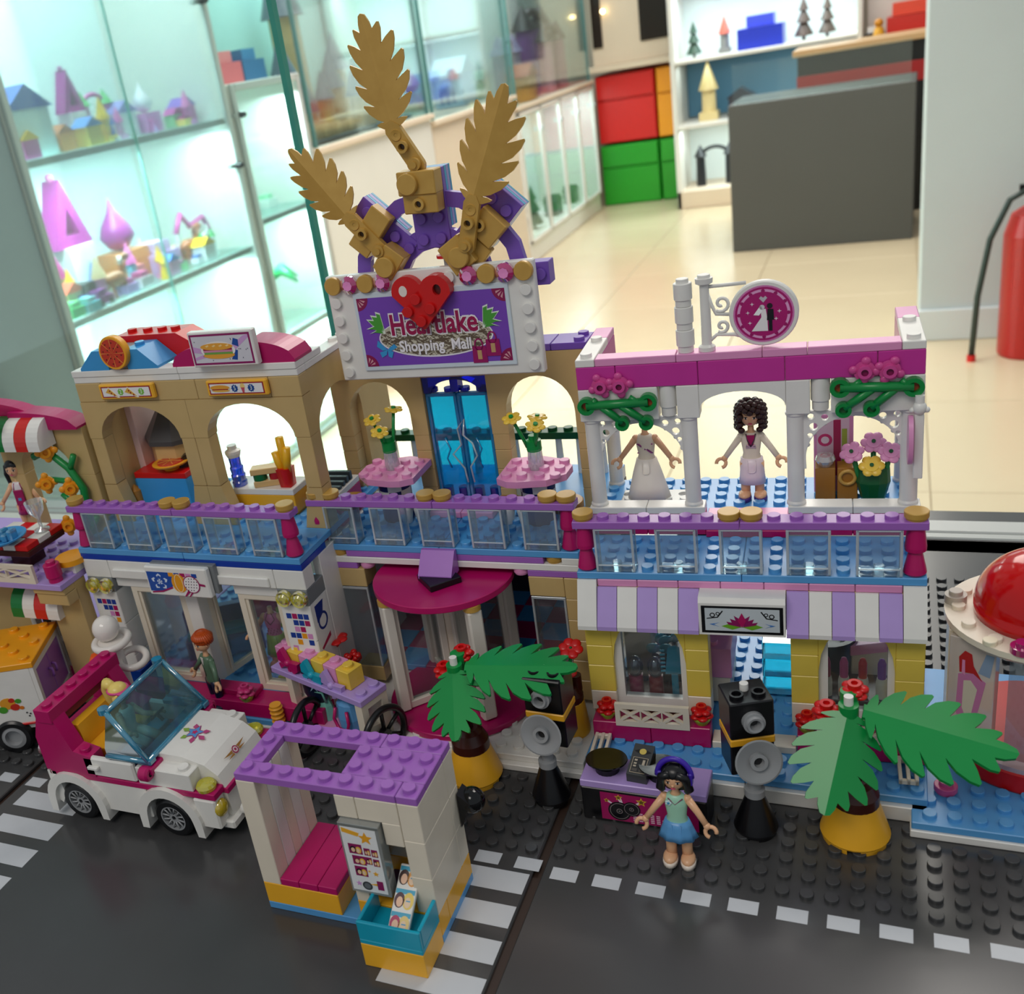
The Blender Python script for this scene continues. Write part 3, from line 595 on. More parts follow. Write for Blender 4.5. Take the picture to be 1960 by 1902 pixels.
# chimney-like stack and hanging round sign
t = thing('white_post', 'white stack of three round bricks standing on the pink roof edge', 'post', W('R', 5.45, 4.8, 20.43))
for k in range(3): rnd(t, 0, 0, 1.14*k, 'white', 1.12, .44, k == 2, 'round_brick')
t = thing('hanging_sign', 'round magenta bridal sign on a white scrolled bracket', 'sign', W('R', 6.45, 4.8, 20.43), FR['R'][2])
mb = MB('white'); mb.ring([(0, 0), (.4, 0), (.4, .2), (.24, .3), (.22, 3.2), (.4, 3.3), (.42, 3.55), (0, 3.55)], 18); mb.stud(0, 0, 3.5); mb.build('pole', t)
mb = MB('white'); mb.tube([(0, 0, 3.1), (1.9, 0, 3.15)], .09)
for cz, r in ((2.25, .42), (1.15, .34)): mb.tube([(.75+r*(1-k/22)*cos(-2.2+k*.42), 0, cz+r*(1-k/22)*sin(-2.2+k*.42)) for k in range(18)], .085)
mb.tube([(.1, 0, 2.9), (.3, 0, 2.2), (.5, 0, 1.75), (1.1, 0, 1.7)], .09); mb.tube([(.1, 0, .4), (.5, 0, .75), (1.3, 0, .7), (1.6, 0, .6)], .09); mb.tube([(.15, 0, 2.6), (.15, 0, .5)], .1); mb.build('bracket', t)
mb = MB('white'); mb.at(2.65, .0, 1.65, pi/2, 0, 0).ring([(0, .2), (1.5, .2), (1.56, .12), (1.56, -.2), (0, -.2)], 40); dd = mb.build('disc', t)
mb = MB(); C0 = (2.65, 1.65); yy = -.205
def cd(o, m, k, h=()): mb.decal(o, yy-.007*k, m, holes=h)
cd(circ(*C0, 1.36, 40), 'D87AB8', 0); cd(circ(*C0, 1.28, 40), 'B01670', 1); cd(circ(*C0, 1.18, 40), 'E8A6D4', 2, [circ(*C0, 1.02, 40)]); cd(circ(*C0, 1.06, 40), 'B01670', 3)
for k in range(12):
    a = 2*pi*k/12; mb.prism(circ(C0[0]+1.1*cos(a), C0[1]+1.1*sin(a), .09, 8), yy-.018, yy-.026, 'A01466')
X0, Z0 = C0
cd([(X0-.55, Z0-.8), (X0-.1, Z0-.15), (X0-.12, Z0+.2), (X0+.1, Z0+.25), (X0+.16, Z0-.2), (X0+.18, Z0-.82)], 'F2EEEE', 5)
cd(circ(X0-.06, Z0+.33, .12, 12), 'D9D2D8', 6); cd([(X0-.12, Z0+.42), (X0-.45, Z0-.02), (X0-.2, Z0-.05), (X0-.02, Z0+.2)], 'FFFFFF', 6)
cd(rect(X0+.22, Z0-.82, X0+.38, Z0-.2), '14101A', 5); cd([(X0+.14, Z0-.3), (X0+.46, Z0-.3), (X0+.44, Z0+.22), (X0+.18, Z0+.24)], '14101A', 6); cd(circ(X0+.28, Z0+.38, .13, 12), '241420', 6)
cd([(X0, Z0+.55), (X0-.18, Z0+.76), (X0-.1, Z0+.86), (X0, Z0+.78), (X0+.1, Z0+.86), (X0+.18, Z0+.76)], 'C9BFC9', 5)
for sx, sz in ((-.5, .5), (-.7, .1), (.7, .1), (-.62, -.4), (.55, -.25)): cd([(X0+sx, Z0+sz+.1), (X0+sx+.02, Z0+sz+.02), (X0+sx+.1, Z0+sz), (X0+sx+.02, Z0+sz-.02), (X0+sx, Z0+sz-.1), (X0+sx-.02, Z0+sz-.02), (X0+sx-.1, Z0+sz), (X0+sx-.02, Z0+sz+.02)], 'F4E4F0', 5)
mb.build('bridal_emblem', dd)
# white lantern bracket at the right corner
t = thing('wall_lantern', 'pale arm with a pink disc hanging at the right corner of the pergola', 'lantern', W('R', 15.75, 3.9, 15.9), FR['R'][2])
mb = MB('white'); mb.box(-.2, -.2, -2.0, .2, .1, 1.2); mb.sph(0, -.1, 1.5, .3, .3, .35); mb.cyl(0, -.1, 1.6, .2, .5); mb.sph(.3, -.1, 1.4, .14); mb.sph(-.3, -.1, 1.4, .14); mb.build('arm', t)
mb = MB('lpink'); mb.at(-.35, 0, -.1, 0, pi/2, 0).ring([(0, -.1), (1.2, -.1), (1.2, .1), (0, .1)], 24, None, ex=1, ey=.6); mb.build('disc', t)
# ================================================================= LEAVES
LEAF = [(0, 1), (.03, .985), (.052, .92), (.058, .855), (.115, .90), (.128, .895), (.13, .84), (.10, .72), (.155, .765), (.215, .80), (.228, .79), (.222, .73), (.19, .64), (.135, .56), (.20, .60), (.258, .635), (.27, .62), (.258, .55), (.215, .465), (.14, .395), (.21, .43), (.262, .455), (.272, .44), (.25, .37), (.20, .30), (.115, .235), (.18, .26), (.235, .275), (.242, .26), (.20, .19), (.13, .125), (.06, .09), (.10, .095), (.15, .085), (.145, .07), (.09, .035), (.045, .02), (.045, 0), (0, 0)]
def leaf_mb(L, ws, fold, bend, mat, th=.13, flat=0.0):
    mb = MB(mat)
    for sgn in (1, -1):
        b = len(mb.v); o = [(sgn*s*L*ws, t*L) for s, t in LEAF]; mb.prism(o, 0, th, mat)
        for i in range(b, len(mb.v)):
            x, y, z = mb.v[i]; mb.v[i] = (x, y+fold*abs(x)+bend*(z/L)**2*L, z)
    return mb
def basis(B, T, N):
    B, T, N = Vector(B), Vector(T), Vector(N); z = (T-B).normalized(); y = -(N-z*N.dot(z)).normalized(); x = y.cross(z)
    M = Matrix((x, y, z)).transposed().to_4x4(); M.translation = B; return M, (T-B).length
def leaf_on(parent, B, T, N, ws, mat, fold=.25, bend=.0, name='leaf', th=.13):
    M, L = basis(B, T, N); mb = leaf_mb(L, ws, fold, bend, mat, th); mb.v = [tuple(M @ Vector(p)) for p in mb.v]; return mb.build(name, parent)
# ================================================================= SHOPPING MALL BUILDING (middle)
M_B = rootB('M', 'middle toy building with a lavender signboard, golden leaves on top and a magenta-roofed revolving door')
balcony(M_B, zb, [0, 1, 7, 8, 14, 15], dep=5.6, nostud=lambda i, j: j > 4 or (j > 3 and 5 < i < 10))
for x0, x1, m in ((0, 1, 'white'), (15, 16, 'white')): mb = MB(m); mb.box(x0+.01, .02, 9.8, x1-.01, 1, 10.19); mb.build('plate', M_B)
for x0, x1 in ((2, 8), (8, 14)): mb = MB('lav'); mb.box(x0+.01, .05, 9.8, x1-.01, 1, 10.19); mb.build('plate', M_B)
for x in (1.5, 14.5): rnd(M_B, x, .5, 9.8, 'gold', .39, .45, False, 'round_tile')
for k in range(2): mb = MB('white'); mb.box(8*k+.01, .02, 9.4, 8*k+7.99, 1.02, 9.79); mb.build('plate', M_B)
for x0 in (0, 13): mb = MB('lav'); mb.box(x0+.01, .05, 9.0, x0+2.6+(.4 if x0 else 0)-.01, 1, 9.39); mb.build('plate', M_B, )
for x in (3.1, 12.55): rnd(M_B, x, .5, 9.0, 'lpink', .39, .45, False, 'round_tile')
for x0, w_ in ((0, 1), (15, 1)):
    for k in range(6): mb = MB('tan'); mb.box(x0+.01, .02, 1.2+1.3*k, x0+w_-.01, 1.6, 1.2+1.3*(k+1)-.01); mb.build('brick', M_B)
for x0 in (1, 13):
    mb = MB('tan'); mb.box(x0+.01, .04, 7.8, x0+2-.01, 1.5, 8.99); mb.build('brick', M_B)
    mb = MB('tan'); mb.box(x0+.01, .04, 1.2, x0+2-.01, 1.5, 2.2); mb.build('brick', M_B)
    g = G('EEF4F6', .97, .03); e = G('F4FBFF', .6, .18, .08); mb = MB(g)
    mb.box(x0+.06, .06, 2.24, x0+1.94, .16, 7.76, g, .02)
    for xx in (x0+.04, x0+1.86): mb.box(xx, .04, 2.24, xx+.12, .18, 7.76, e, .02); mb.box(xx+.02, .18, 2.24, xx+.1, .95, 7.76, g, .02)
    mb.box(x0+.04, .04, 7.6, x0+1.96, .95, 7.76, e, .02); mb.build('window_panel', M_B)
mb = MB('tan'); mb.box(0, 1.6, 1.2, .8, 11.5, 9.4); mb.build('side_wall', M_B); mb = MB('tan'); mb.box(15.2, 1.6, 1.2, 16, 9, 9.4); mb.build('side_wall', M_B)
mb = MB('342736'); mb.box(0, 11.5, 1.2, 16, 12, 9.8); mb.build('darkness_backdrop', M_B)  # dark sheet closing the open back; interior darkness is put into its colour
mb = MB('white'); mb.box(.02, 5.6, 9.8, 15.98, 12, 10.6); mb.build('plate', M_B); mb = MB('blue'); mb.box(.02, 5.7, 10.6, 15.98, 11.9, 10.64); mb.build('floor_plate', M_B)
# chequered floor
for i in range(7):
    for j in range(5):
        c = ('A81862', 'mblue')[(i+j) % 2]
        def mk(mb): mb.box(.012, .012, 0, 1.988, 1.988, .4, c, .03)
        piece(M_B, 'tile', ('chk', c), mk, (1+2*i, 1.7+2*j, 1.0))
# balcony details: pink step, hedge and pickets behind
for x0 in (6, 8): brick(M_B, x0, 3.8, zb, 2, 1.8, .4, 'lpink', False)
t_h = MB('07552B'); t_h.box(.6, 10.2, 13.0, 15.4, 11.2, 13.45)
for i in range(15): t_h.stud(1+i, 10.7, 13.44)
t_h.build('hedge_plate', M_B)
def mkp(mb): mb.ring([(0, 0), (.25, 0), (.2, 2.3), (0, 2.3)], 12, 'white')
for x in (1, 2.5, 4, 6.8, 8.2, 9.5, 12.3, 13.6, 15): piece(M_B, 'picket', 'mkp', mkp, (x, 10.7, 10.64))
# upper wall with two arches and the blue glass door
WY = 5.6
arch(M_B, 0, 6, WY, 15.2, 20.0, 1, 5, 16.5, 18.62, 'tan'); arch(M_B, 10, 16, WY, 15.2, 20.0, 11, 15, 16.5, 18.62, 'tan')
for x0 in (0, 5, 10, 15):
    for a, b in ((10.6, 11.8), (11.8, 13.0), (13.0, 14.2), (14.2, 15.2)):
        mb = MB('tan'); mb.box(x0+.01, WY+.01, a, x0+.99, WY+.99, b-.01); mb.build('brick', M_B)
mb = MB('tan'); mb.box(6.01, WY, 18.75, 9.99, WY+1, 20.0); mb.build('brick', M_B)
dgl = G('1238B8', .8, .08); tgl = G('35C4EA', .86, .08, .05); tge = G('1AA0DC', .45, .15, .1)
mb = MB(dgl); mb.prism([(6.05, 17.75), (6.05, 18.75), (9.95, 18.75), (9.95, 17.75)]+arc(8, 17.75, 1.5, 0, pi, 12, .8), WY+.1, WY+.9, dgl, ); mb.box(7.75, WY+.1, 17.8, 8.25, WY+.9, 18.6, G('0818C8', .5, .1), .02); mb.build('door_arch', M_B)
for x0 in (6.05, 8.02):
    mb = MB(tgl); mb.box(x0, WY+.3, 10.7, x0+1.93, WY+.42, 17.7, tgl, .02)
    for a in (x0, x0+1.75): mb.box(a, WY+.2, 10.7, a+.18, WY+.55, 17.7, tge, .03)
    mb.box(x0, WY+.2, 17.5, x0+1.93, WY+.55, 17.7, tge, .03)
    mb.tube([(x0+1.0, WY+.22, 13.0), (x0+.8, WY+.22, 13.6), (x0+1.1, WY+.22, 14.2), (x0+.85, WY+.22, 14.9)], .05, tge, 6); mb.build('door_leaf', M_B)
mb = MB(dgl)
for x in (6.5, 7.5, 8.5, 9.5): mb.cyl(x, WY+.5, 10.7, .32, .95, dgl, 14); mb.cyl(x, WY+.5, 17.76, .3, .22, dgl, 14)
mb.build('glass_studs', M_B)
mb = MB('x'); cg = G('F0FAFA', .5, .25, .08); mb.mats = []
mb.tube([(8.1, WY-.1, 12.2), (8.0, WY-.1, 13.1), (7.4, WY-.1, 14.0), (8.0, WY-.1, 14.6), (7.9, WY-.1, 15.6), (8.4, WY-.1, 16.2), (8.2, WY-.1, 15.2), (8.7, WY-.1, 14.7), (8.9, WY-.1, 13.9), (8.4, WY-.1, 13.2), (8.5, WY-.1, 12.2)], .06, cg, 6); mb.build('clear_flame_ornament', M_B)
for x0, x1 in ((0, 2), (2, 6), (6, 10), (10, 14), (14, 16)):
    mb = MB('purple'); mb.box(x0+.012, WY+.01, 20.0, x1-.012, WY+1.99, 20.39)
    if x0 in (0, 14):
        for dy in (.5, 1.5): mb.stud(x0+(.6 if x0 == 0 else 1.5), WY+dy, 20.38)
    mb.build('plate', M_B)
mb = MB('tan'); mb.box(0, WY+1, 10.6, .9, 11.5, 19.99); mb.build('side_wall', M_B)
# ---- signboard
sx0, sz0, sy = 2.22, 19.45, 3.5
mb = MB('ECEAE4'); mb.box(sx0, sy, sz0, sx0+12, sy+.5, sz0+6, None, .06); sb = mb.build('sign_board', M_B)
mb = MB('tan'); mb.box(5, sy+.5, 20.0, 11, WY+.2, 20.39); mb.build('sign_bracket', M_B)
def sidestud(mb): mb.at(0, 0, 0, pi/2).stud(0, 0, 0, 'white', 16)
for k in range(5):
    for x in (sx0+.5, sx0+11.5): piece(sb, 'stud', 'sst', sidestud, (x, sy, 23.97-k))
piece(sb, 'stud', 'sst', sidestud, (sx0+7.4, sy, 24.93))
def gdot(mb): mb.at(0, 0, 0, pi/2).ring([(0, .3), (.46, .3), (.5, .24), (.5, 0), (0, 0)], 24, 'gold')
def pdot(mb): g = G('F0309C', .55, .12); mb.at(0, 0, 0, pi/2).ring([(.28, .42), (.5, .24), (.5, 0), (0, 0)], 24, g); mb.ring([(0, .4), (.28, .42)], 8, 'F79AD6')
for k, i in enumerate((0, 1, 2, 3, 8, 9, 10, 11)): piece(sb, 'round_light' if i in (1, 3, 8, 10) else 'round_tile', 'pd' if i in (1, 3, 8, 10) else 'gd', pdot if i in (1, 3, 8, 10) else gdot, (sx0+.5+i, sy, 24.95))
mb = MB(); cx = sx0+6.05
def q(o, m, k, h=()): mb.decal(o, sy-.12-.008*k, m, holes=h)
mb.box(sx0+1.55, sy-.12, sz0+.55, sx0+10.55, sy+.01, sz0+5.0, 'D4E0E8', .03)
q(rect(sx0+1.75, sz0+.8, sx0+10.35, sz0+4.7), '7A46B8', 0)
for x, z, a in ((sx0+1.75, sz0+.8, 0), (sx0+10.35, sz0+.8, pi/2), (sx0+10.35, sz0+4.7, pi), (sx0+1.75, sz0+4.7, 3*pi/2)):
    q([(x, z)]+arc(x, z, .7, a, a+pi/2, 10), '8E1450', 1)
    for da in (.4, .8, 1.2): q([(x+.2*cos(a+da), z+.2*sin(a+da)), (x+.5*cos(a+da-.14), z+.5*sin(a+da-.14)), (x+.55*cos(a+da+.1), z+.55*sin(a+da+.1))], 'D9A0A8', 2)
q(circ(cx+.05, sz0+2.35, 3.35, 48, 1.15), 'F2EEF2', 1); q(circ(cx+.05, sz0+2.37, 3.27, 48, 1.08), MIRROR(), 2)
for s_ in (-1, 1):      # green fronds
    bx, bz = cx+s_*2.85, sz0+2.65
    for k, (a, L) in enumerate(((1.9, 1.35), (2.2, 1.3), (2.5, 1.3), (2.8, 1.2), (3.1, 1.0))):
        ca, sa = cos(a)*-s_*-1, sin(a)
        pts = [(bx, bz), (bx+s_*L*.45*abs(cos(a))-s_*.05, bz+L*.72*sin(a)+.25), (bx+s_*L*abs(cos(a)), bz+L*sin(a)*.8+.25*(1 if k < 3 else 0)), (bx+s_*L*.6*abs(cos(a))+s_*.1, bz+L*.52*sin(a)+.1)]
        q(pts, 'E9F2E4', 3+k*.1); c_ = sum(p[0] for p in pts)/4, sum(p[1] for p in pts)/4; q([(c_[0]+(p[0]-c_[0])*.78, c_[1]+(p[1]-c_[1])*.78) for p in pts], '4CA03A', 5+k*.1)
bx, bz = sx0+3.15, sz0+1.75  # butterfly
for o in ([(bx, bz), (bx-.5, bz+.55), (bx-.62, bz+.2), (bx-.3, bz-.05)], [(bx, bz), (bx+.45, bz+.3), (bx+.62, bz+.1), (bx+.2, bz-.1)], [(bx, bz), (bx-.5, bz-.15), (bx-.4, bz-.45), (bx-.1, bz-.3)], [(bx, bz), (bx+.35, bz-.15), (bx+.2, bz-.5), (bx, bz-.4)]): q(o, '3C9CD8', 5)
for bx, bz in ((sx0+8.55, sz0+1.25), (sx0+9.35, sz0+1.6)):
    q([(bx-.42, bz-.5), (bx-.38, bz+.42), (bx+.38, bz+.42), (bx+.42, bz-.5)], '9C1460', 5); q(circ(bx, bz+.5, .26, 16, .36), '9C1460', 5, [circ(bx, bz+.5, .18, 16, .28)]); q(rect(bx-.12, bz-.3, bx+.12, bz+.2), 'C8A070', 6)
mb.build('sign_picture', sb)
letters(sb, 'Heartlake', cx+.05, sy-.17, sz0+3.05, 1.62, 'F4F0F4', name='lettering_outline', sx=.8, ext=.006, off=.12)
letters(sb, 'Heartlake', cx+.05, sy-.195, sz0+3.05, 1.62, 'A0104E', name='lettering', sx=.8, ext=.006, off=.035)
letters(sb, 'Shopping  Mall', cx+.0, sy-.175, sz0+1.85, .86, 'F8F4F8', name='lettering', sx=.85, ext=.012, off=.02)
# heart
mb = MB('red')
hc = [(-.85, 23.95+.0), (.85, 23.95)]; hx = 8.08
mb.prism([(hx, 22.35), (hx+1.72, 24.2)]+arc(hx+.86, 24.35, .88, -.1, pi-.5, 12)+[(hx, 24.75)]+arc(hx-.86, 24.35, .88, .5, pi+.1, 12)+[(hx-1.72, 24.2)], sy-.5, sy-.02, 'red')
mb.prism([(hx, 22.35), (hx+1.72, 24.2)]+arc(hx+.86, 24.35, .88, -.1, pi, 14)+[(hx-.3, 23.9), (hx-1.25, 23.4)], sy-.75, sy-.5, 'red', [circ(hx+1.0, 24.45, .24, 12, .3)])
for x, z in ((hx-.25, 24.05), (hx-.8, 23.4), (hx+.5, 23.5), (hx-.1, 22.85)): mb.at(x, sy-.75, z, pi/2).stud(0, 0, 0, 'red', 16); mb.at()
hrt = mb.build('heart', sb); mb = MB(); mb.prism(circ(hx-1.05, 24.45, .24, 14, .3), sy-.5, sy-.52, 'E8E0D8'); mb.prism(circ(hx+1.0, 24.45, .24, 14, .3), sy-.5, sy-.51, '5A0808'); mb.build('peg_hole', hrt)
# ---- wheel frame above the sign
wx, wz, wy = 8.6, 24.3, 4.6
def rg(r0, r1, a0, a1, n, ph=0): return arc(wx, wz, r1, a0, a1, n)+arc(wx, wz, r0, a1, a0, n)
whl = thing('wheel_crown', 'purple half-wheel frame carrying golden bricks above the mall signboard', 'wheel', W('M', 0, 0), FR['M'][2])
for k in range(4):
    mb = MB('purple'); mb.prism(rg(4.25, 5.05, pi*k/4+.0, pi*(k+1)/4, 2), wy, wy+.45); mb.build('rim_segment', whl)
    mb = MB('purple'); mb.prism(rg(2.0, 3.1, pi*k/4, pi*(k+1)/4, 2), wy, wy+.45); mb.build('hub_segment', whl)
for a, r0, r1 in ((pi/2, 2.0, 6.1), (pi/4, 2.3, 6.2), (3*pi/4, 2.3, 6.2)):
    mb = MB('purple'); mb.at(wx, wy, wz, 0, -(a-pi/2), 0)
    mb.box(-1, -.08, r0, 1, .35, r1); mb.box(-1.0, .36, r0+1, 1, .6, r1, '48B4D8', .02); mb.box(-1, .61, r0+1, 1, .95, r1, 'A8A0D8', .02); mb.box(-1, .96, r0+1, 1, 1.2, r1, '3AA6CC', .02)
    for zz in ((2.5, 3.5, 4.5, 5.5) if a != pi/2 else (2.5, 3.6)):
        for xx in (-.5, .5): M = mb.M; mb.M = M @ Matrix.Translation((xx, -.08, zz)) @ Matrix.Rotation(pi/2, 4, 'X'); mb.stud(0, 0, 0, 'purple'); mb.M = M
    mb.at(); mb.build('spoke', whl)
def gb(name, x, z, w_, h_, a, disc=None, hole=None, d=1.1, yy=wy-.1):
    mb = MB('gold'); mb.at(x, yy, z, 0, -a, 0); mb.box(-w_/2, -d, -h_/2, w_/2, 0, h_/2, None, .05)
    def pl(q_, r, hh, hol):
        M = mb.M; mb.M = M @ Matrix.Translation((q_[0], -d, q_[1])) @ Matrix.Rotation(pi/2, 4, 'X')
        if hol: mb.ring([(.16, .05), (.18, hh), (r, hh), (r, 0)], 18, 'gold'); mb.ring([(0, .05), (.17, .05)], 16, '3A260C')
        else: mb.ring([(0, hh), (r-.05, hh), (r, hh-.06), (r, 0)], 24, 'gold')
        mb.M = M
    if disc: pl(disc, .56, .3, False)
    if hole: pl(hole, .32, .24, True)
    mb.at(); return mb.build(name, whl)
gb('gold_brick', 8.55, 29.85, 2.1, 1.2, -.03, disc=(-.42, 0)); gb('gold_brick', 8.6, 28.85, 1.9, 1.1, -.03, hole=(-.05, -.05), d=1.0)
gb('gold_brick', 6.25, 25.95, 1.3, 1.5, -.7, disc=(0, -.25)); gb('gold_brick', 5.3, 27.6, 1.3, 2.6, -.75, d=.8)
gb('gold_brick', 10.2, 26.0, 1.4, 1.7, .55, disc=(.1, -.15)); gb('gold_brick', 11.9, 27.2, 1.5, 1.6, .75, hole=(-.1, .35), d=.8); gb('gold_brick', 11.2, 25.9, 1.2, 1.0, .8, d=.6)
mb = MB('grey'); mb.cyl(9.0, wy+.3, 24.6, .14, 2.2); mb.cyl(9.0, wy+.3, 25.9, .3, .7, 'red'); mb.cyl(9.0, wy+.3, 25.7, .5, .15, 'red'); mb.build('axle', whl)
mb = MB('purple'); mb.box(13.4, 4.4, 23.9, 14.75, 5.4, 25.1); mb.at(14.3, 4.4, 24.5, pi/2).stud(0, 0, 0); mb.at(); mb.build('side_block', whl)
for lab, B, T, E_ in (('tallest golden leaf standing on top of the wheel frame', (7.62, 3.7, 32.5), (6.9, 3.6, 38.1), (8.6, 3.9, 30.55)),
        ('left golden leaf leaning over the glass edge', (4.45, 3.5, 28.3), (1.65, 3.3, 32.4), (5.95, 3.6, 26.45)), ('right golden leaf leaning to the right', (11.45, 3.2, 28.5), (14.0, 3.0, 33.9), (10.8, 3.3, 26.3))):
    t = thing('golden_leaf', lab, 'leaf', W('M', 0, 0), FR['M'][2], 'golden leaves on the mall roof')
    leaf_on(t, B, T, (0, -1, .15), 1.0, 'gold', .28, .0, 'leaf_blade', .14)
    Bv, Ev = Vector(B), Vector(E_); d = (Ev-Bv); L = d.length; Mx, _ = basis(B, E_, (0, -1, 0)); mb = MB('gold'); mb.M = Mx
    mb.prism(arc(0, L-.1, .42, 0, pi, 8)+[(-.42, -.1), (-.2, -.5), (.2, -.5), (.42, -.1)], 0, .35, 'gold')
    for zz, hol in ((.25, 0), (.9, 1), (L-.25, 2)):
        M = mb.M; mb.M = Mx @ Matrix.Translation((0, 0, zz)) @ Matrix.Rotation(pi/2, 4, 'X')
        if hol == 0: mb.ring([(.1, .02), (.28, .05), (.3, 0)], 14, 'gold')
        elif hol == 1: mb.ring([(.16, .02), (.18, .3), (.31, .3), (.31, 0)], 16, 'gold'); mb.ring([(0, .04), (.17, .04)], 14, '4A3414')
        else: mb.ring([(.0, .42), (.18, .42), (.18, .3), (.34, .3), (.34, 0)], 16, 'gold')
        mb.M = M
    mb.build('stem', t)
# ---- revolving door
RD = thing('revolving_door', 'white framed revolving glass door under a round magenta roof', 'revolving door', W('M', 8, 0), FR['M'][2])
mb = MB('magenta'); mb.ring([(0, 8.62), (4.02, 8.62), (4.05, 8.66), (4.05, 8.98), (4.0, 9.02), (0, 9.02)], 64, ey=.98); mb.build('round_roof', RD)
mb = MB('magenta'); mb.ring([(0, 1.2), (4.3, 1.2), (4.35, 1.25), (4.35, 1.55), (4.3, 1.6), (0, 1.6)], 64); mb.build('round_base', RD, (.2, -.3, -.35))
mb = MB('ivory'); mb.cyl(0, 0, 1.3, .45, 7.3); mb.build('centre_post', RD)
def leafdoor(mb):
    f = 'E6E0D4'
    mb.box(3.35, -.42, 1.3, 4.0, .42, 8.3, f, .1); mb.box(.45, -.2, 1.3, .85, .2, 8.3, f); mb.box(.8, -.25, 1.3, 3.4, .25, 1.75, f); mb.box(.8, -.25, 7.9, 3.4, .25, 8.3, f)
    mb.box(3.1, -.14, 1.7, 3.4, .14, 7.95, f); mb.box(.8, -.03, 1.7, 3.2, .03, 7.95, G('EEF2F2', .96, .04), .01)
    mb.cyl(3.6, 0, 8.3, .5, .32, 'gold')
for a in (225, 315, 45, 135): piece(RD, 'door_leaf', 'rdl', leafdoor, (0, 0, 0), (0, 0, radians(a)))
mb = MB('black'); mb.at(0, 0, 0, 0, 0, pi/4).box(-.95, -.95, 9.03, .95, .95, 9.4); mb.build('top_block', M_B, (8.2, -1.0, 0))
mb = MB('lav'); mb.prism([(0, 9.25), (0, 10.6), (-.25, 10.6), (-1.2, 9.45), (-1.2, 9.25)], 0, 2.0, plane='yz'); mb.build('slope', M_B, (7.05, -.05, .0))
# potted red flowers either side of the door
def rose_pot(lab, x, y_, z, fl, big=False):
    t = thing('flower_pot', lab, 'flower pot', W('M', x, y_, z), 0)
    mb = MB('ory'); mb.ring([(0, 0), (.98, 0), (1.0, .1), (.82, 2.0), (.78, 2.05), (0, 2.05)], 26); mb.build('pot', t)
    mb = MB('brown'); mb.ring([(0, 1.9), (.8, 1.9), (.8, 2.4), (.55, 2.9), (0, 3.1)], 20); mb.cyl(.45, .2, 2.6, .3, .9); mb.build('soil', t)
    mb = MB('green'); mb.cyl(-.5, -.3, 2.6, .27, 1.1); mb.cyl(-.2, -.1, 2.6, .27, .9)
    for (fx, fy, fz) in fl: mb.tube([(0, 0, 2.8), (fx*.6, fy*.6, (2.8+fz)/2), (fx, fy, fz)], .1)
    mb.build('stem', t)
    for (fx, fy, fz) in fl:
        mb = MB('red')
        for k in range(6): a = 2*pi*k/6; mb.sph(.38*cos(a), .38*sin(a), .02, .3, .3, .12, 'red', 12, 6)
        mb.cyl(0, 0, -.3, .12, .4, 'red', 10, .3); mb.sph(0, 0, .05, .1, None, None, 'dgreen', 8, 6); mb.build('flower_head', t, (fx, fy, fz), (.45, .1, 0))
p_ = onz(1088, 1415, .8); rose_pot('yellow pot of red flowers between the camera stand and the spa shop', *[0]*3, [(0.1, -.5, 4.1), (.3, .4, 5.0)])
bpy.data.objects['flower_pot'].location = Vector((p_.x, p_.y+.9, .8))*S
for lab, u, v, z, hh, dn in (('red flower standing tall behind the accessory cart', 640, 1222, 5.2, 1.7, 0), ('red rose bud cluster behind the accessory cart', 677, 1258, 4.0, 1.0, 1)):
    p_ = onz(u, v, z); t = thing('red_flower', lab, 'flower', (p_.x, p_.y, z-hh))
    mb = MB('dgreen'); mb.cyl(0, 0, -z+hh+.8, .14, z-.8, 'dgreen', 10); mb.build('stem', t)
    mb = MB('red')
    if not dn:
        for k in range(7): a = 2*pi*k/7; mb.sph(.5*cos(a), .5*sin(a), 0, .35, .35, .1, 'red', 12, 6)
        mb.cyl(0, 0, -.5, .2, .5, 'red', 12, .45)
    else:
        for k in range(16): mb.sph(.42*cos(k*2.4)*sqrt((k+1)/16), .42*sin(k*2.4)*sqrt((k+1)/16), .25*cos(k), .2, .2, .16, 'C01818', 8, 6)
    mb.build('flower_head', t, (0, 0, hh))
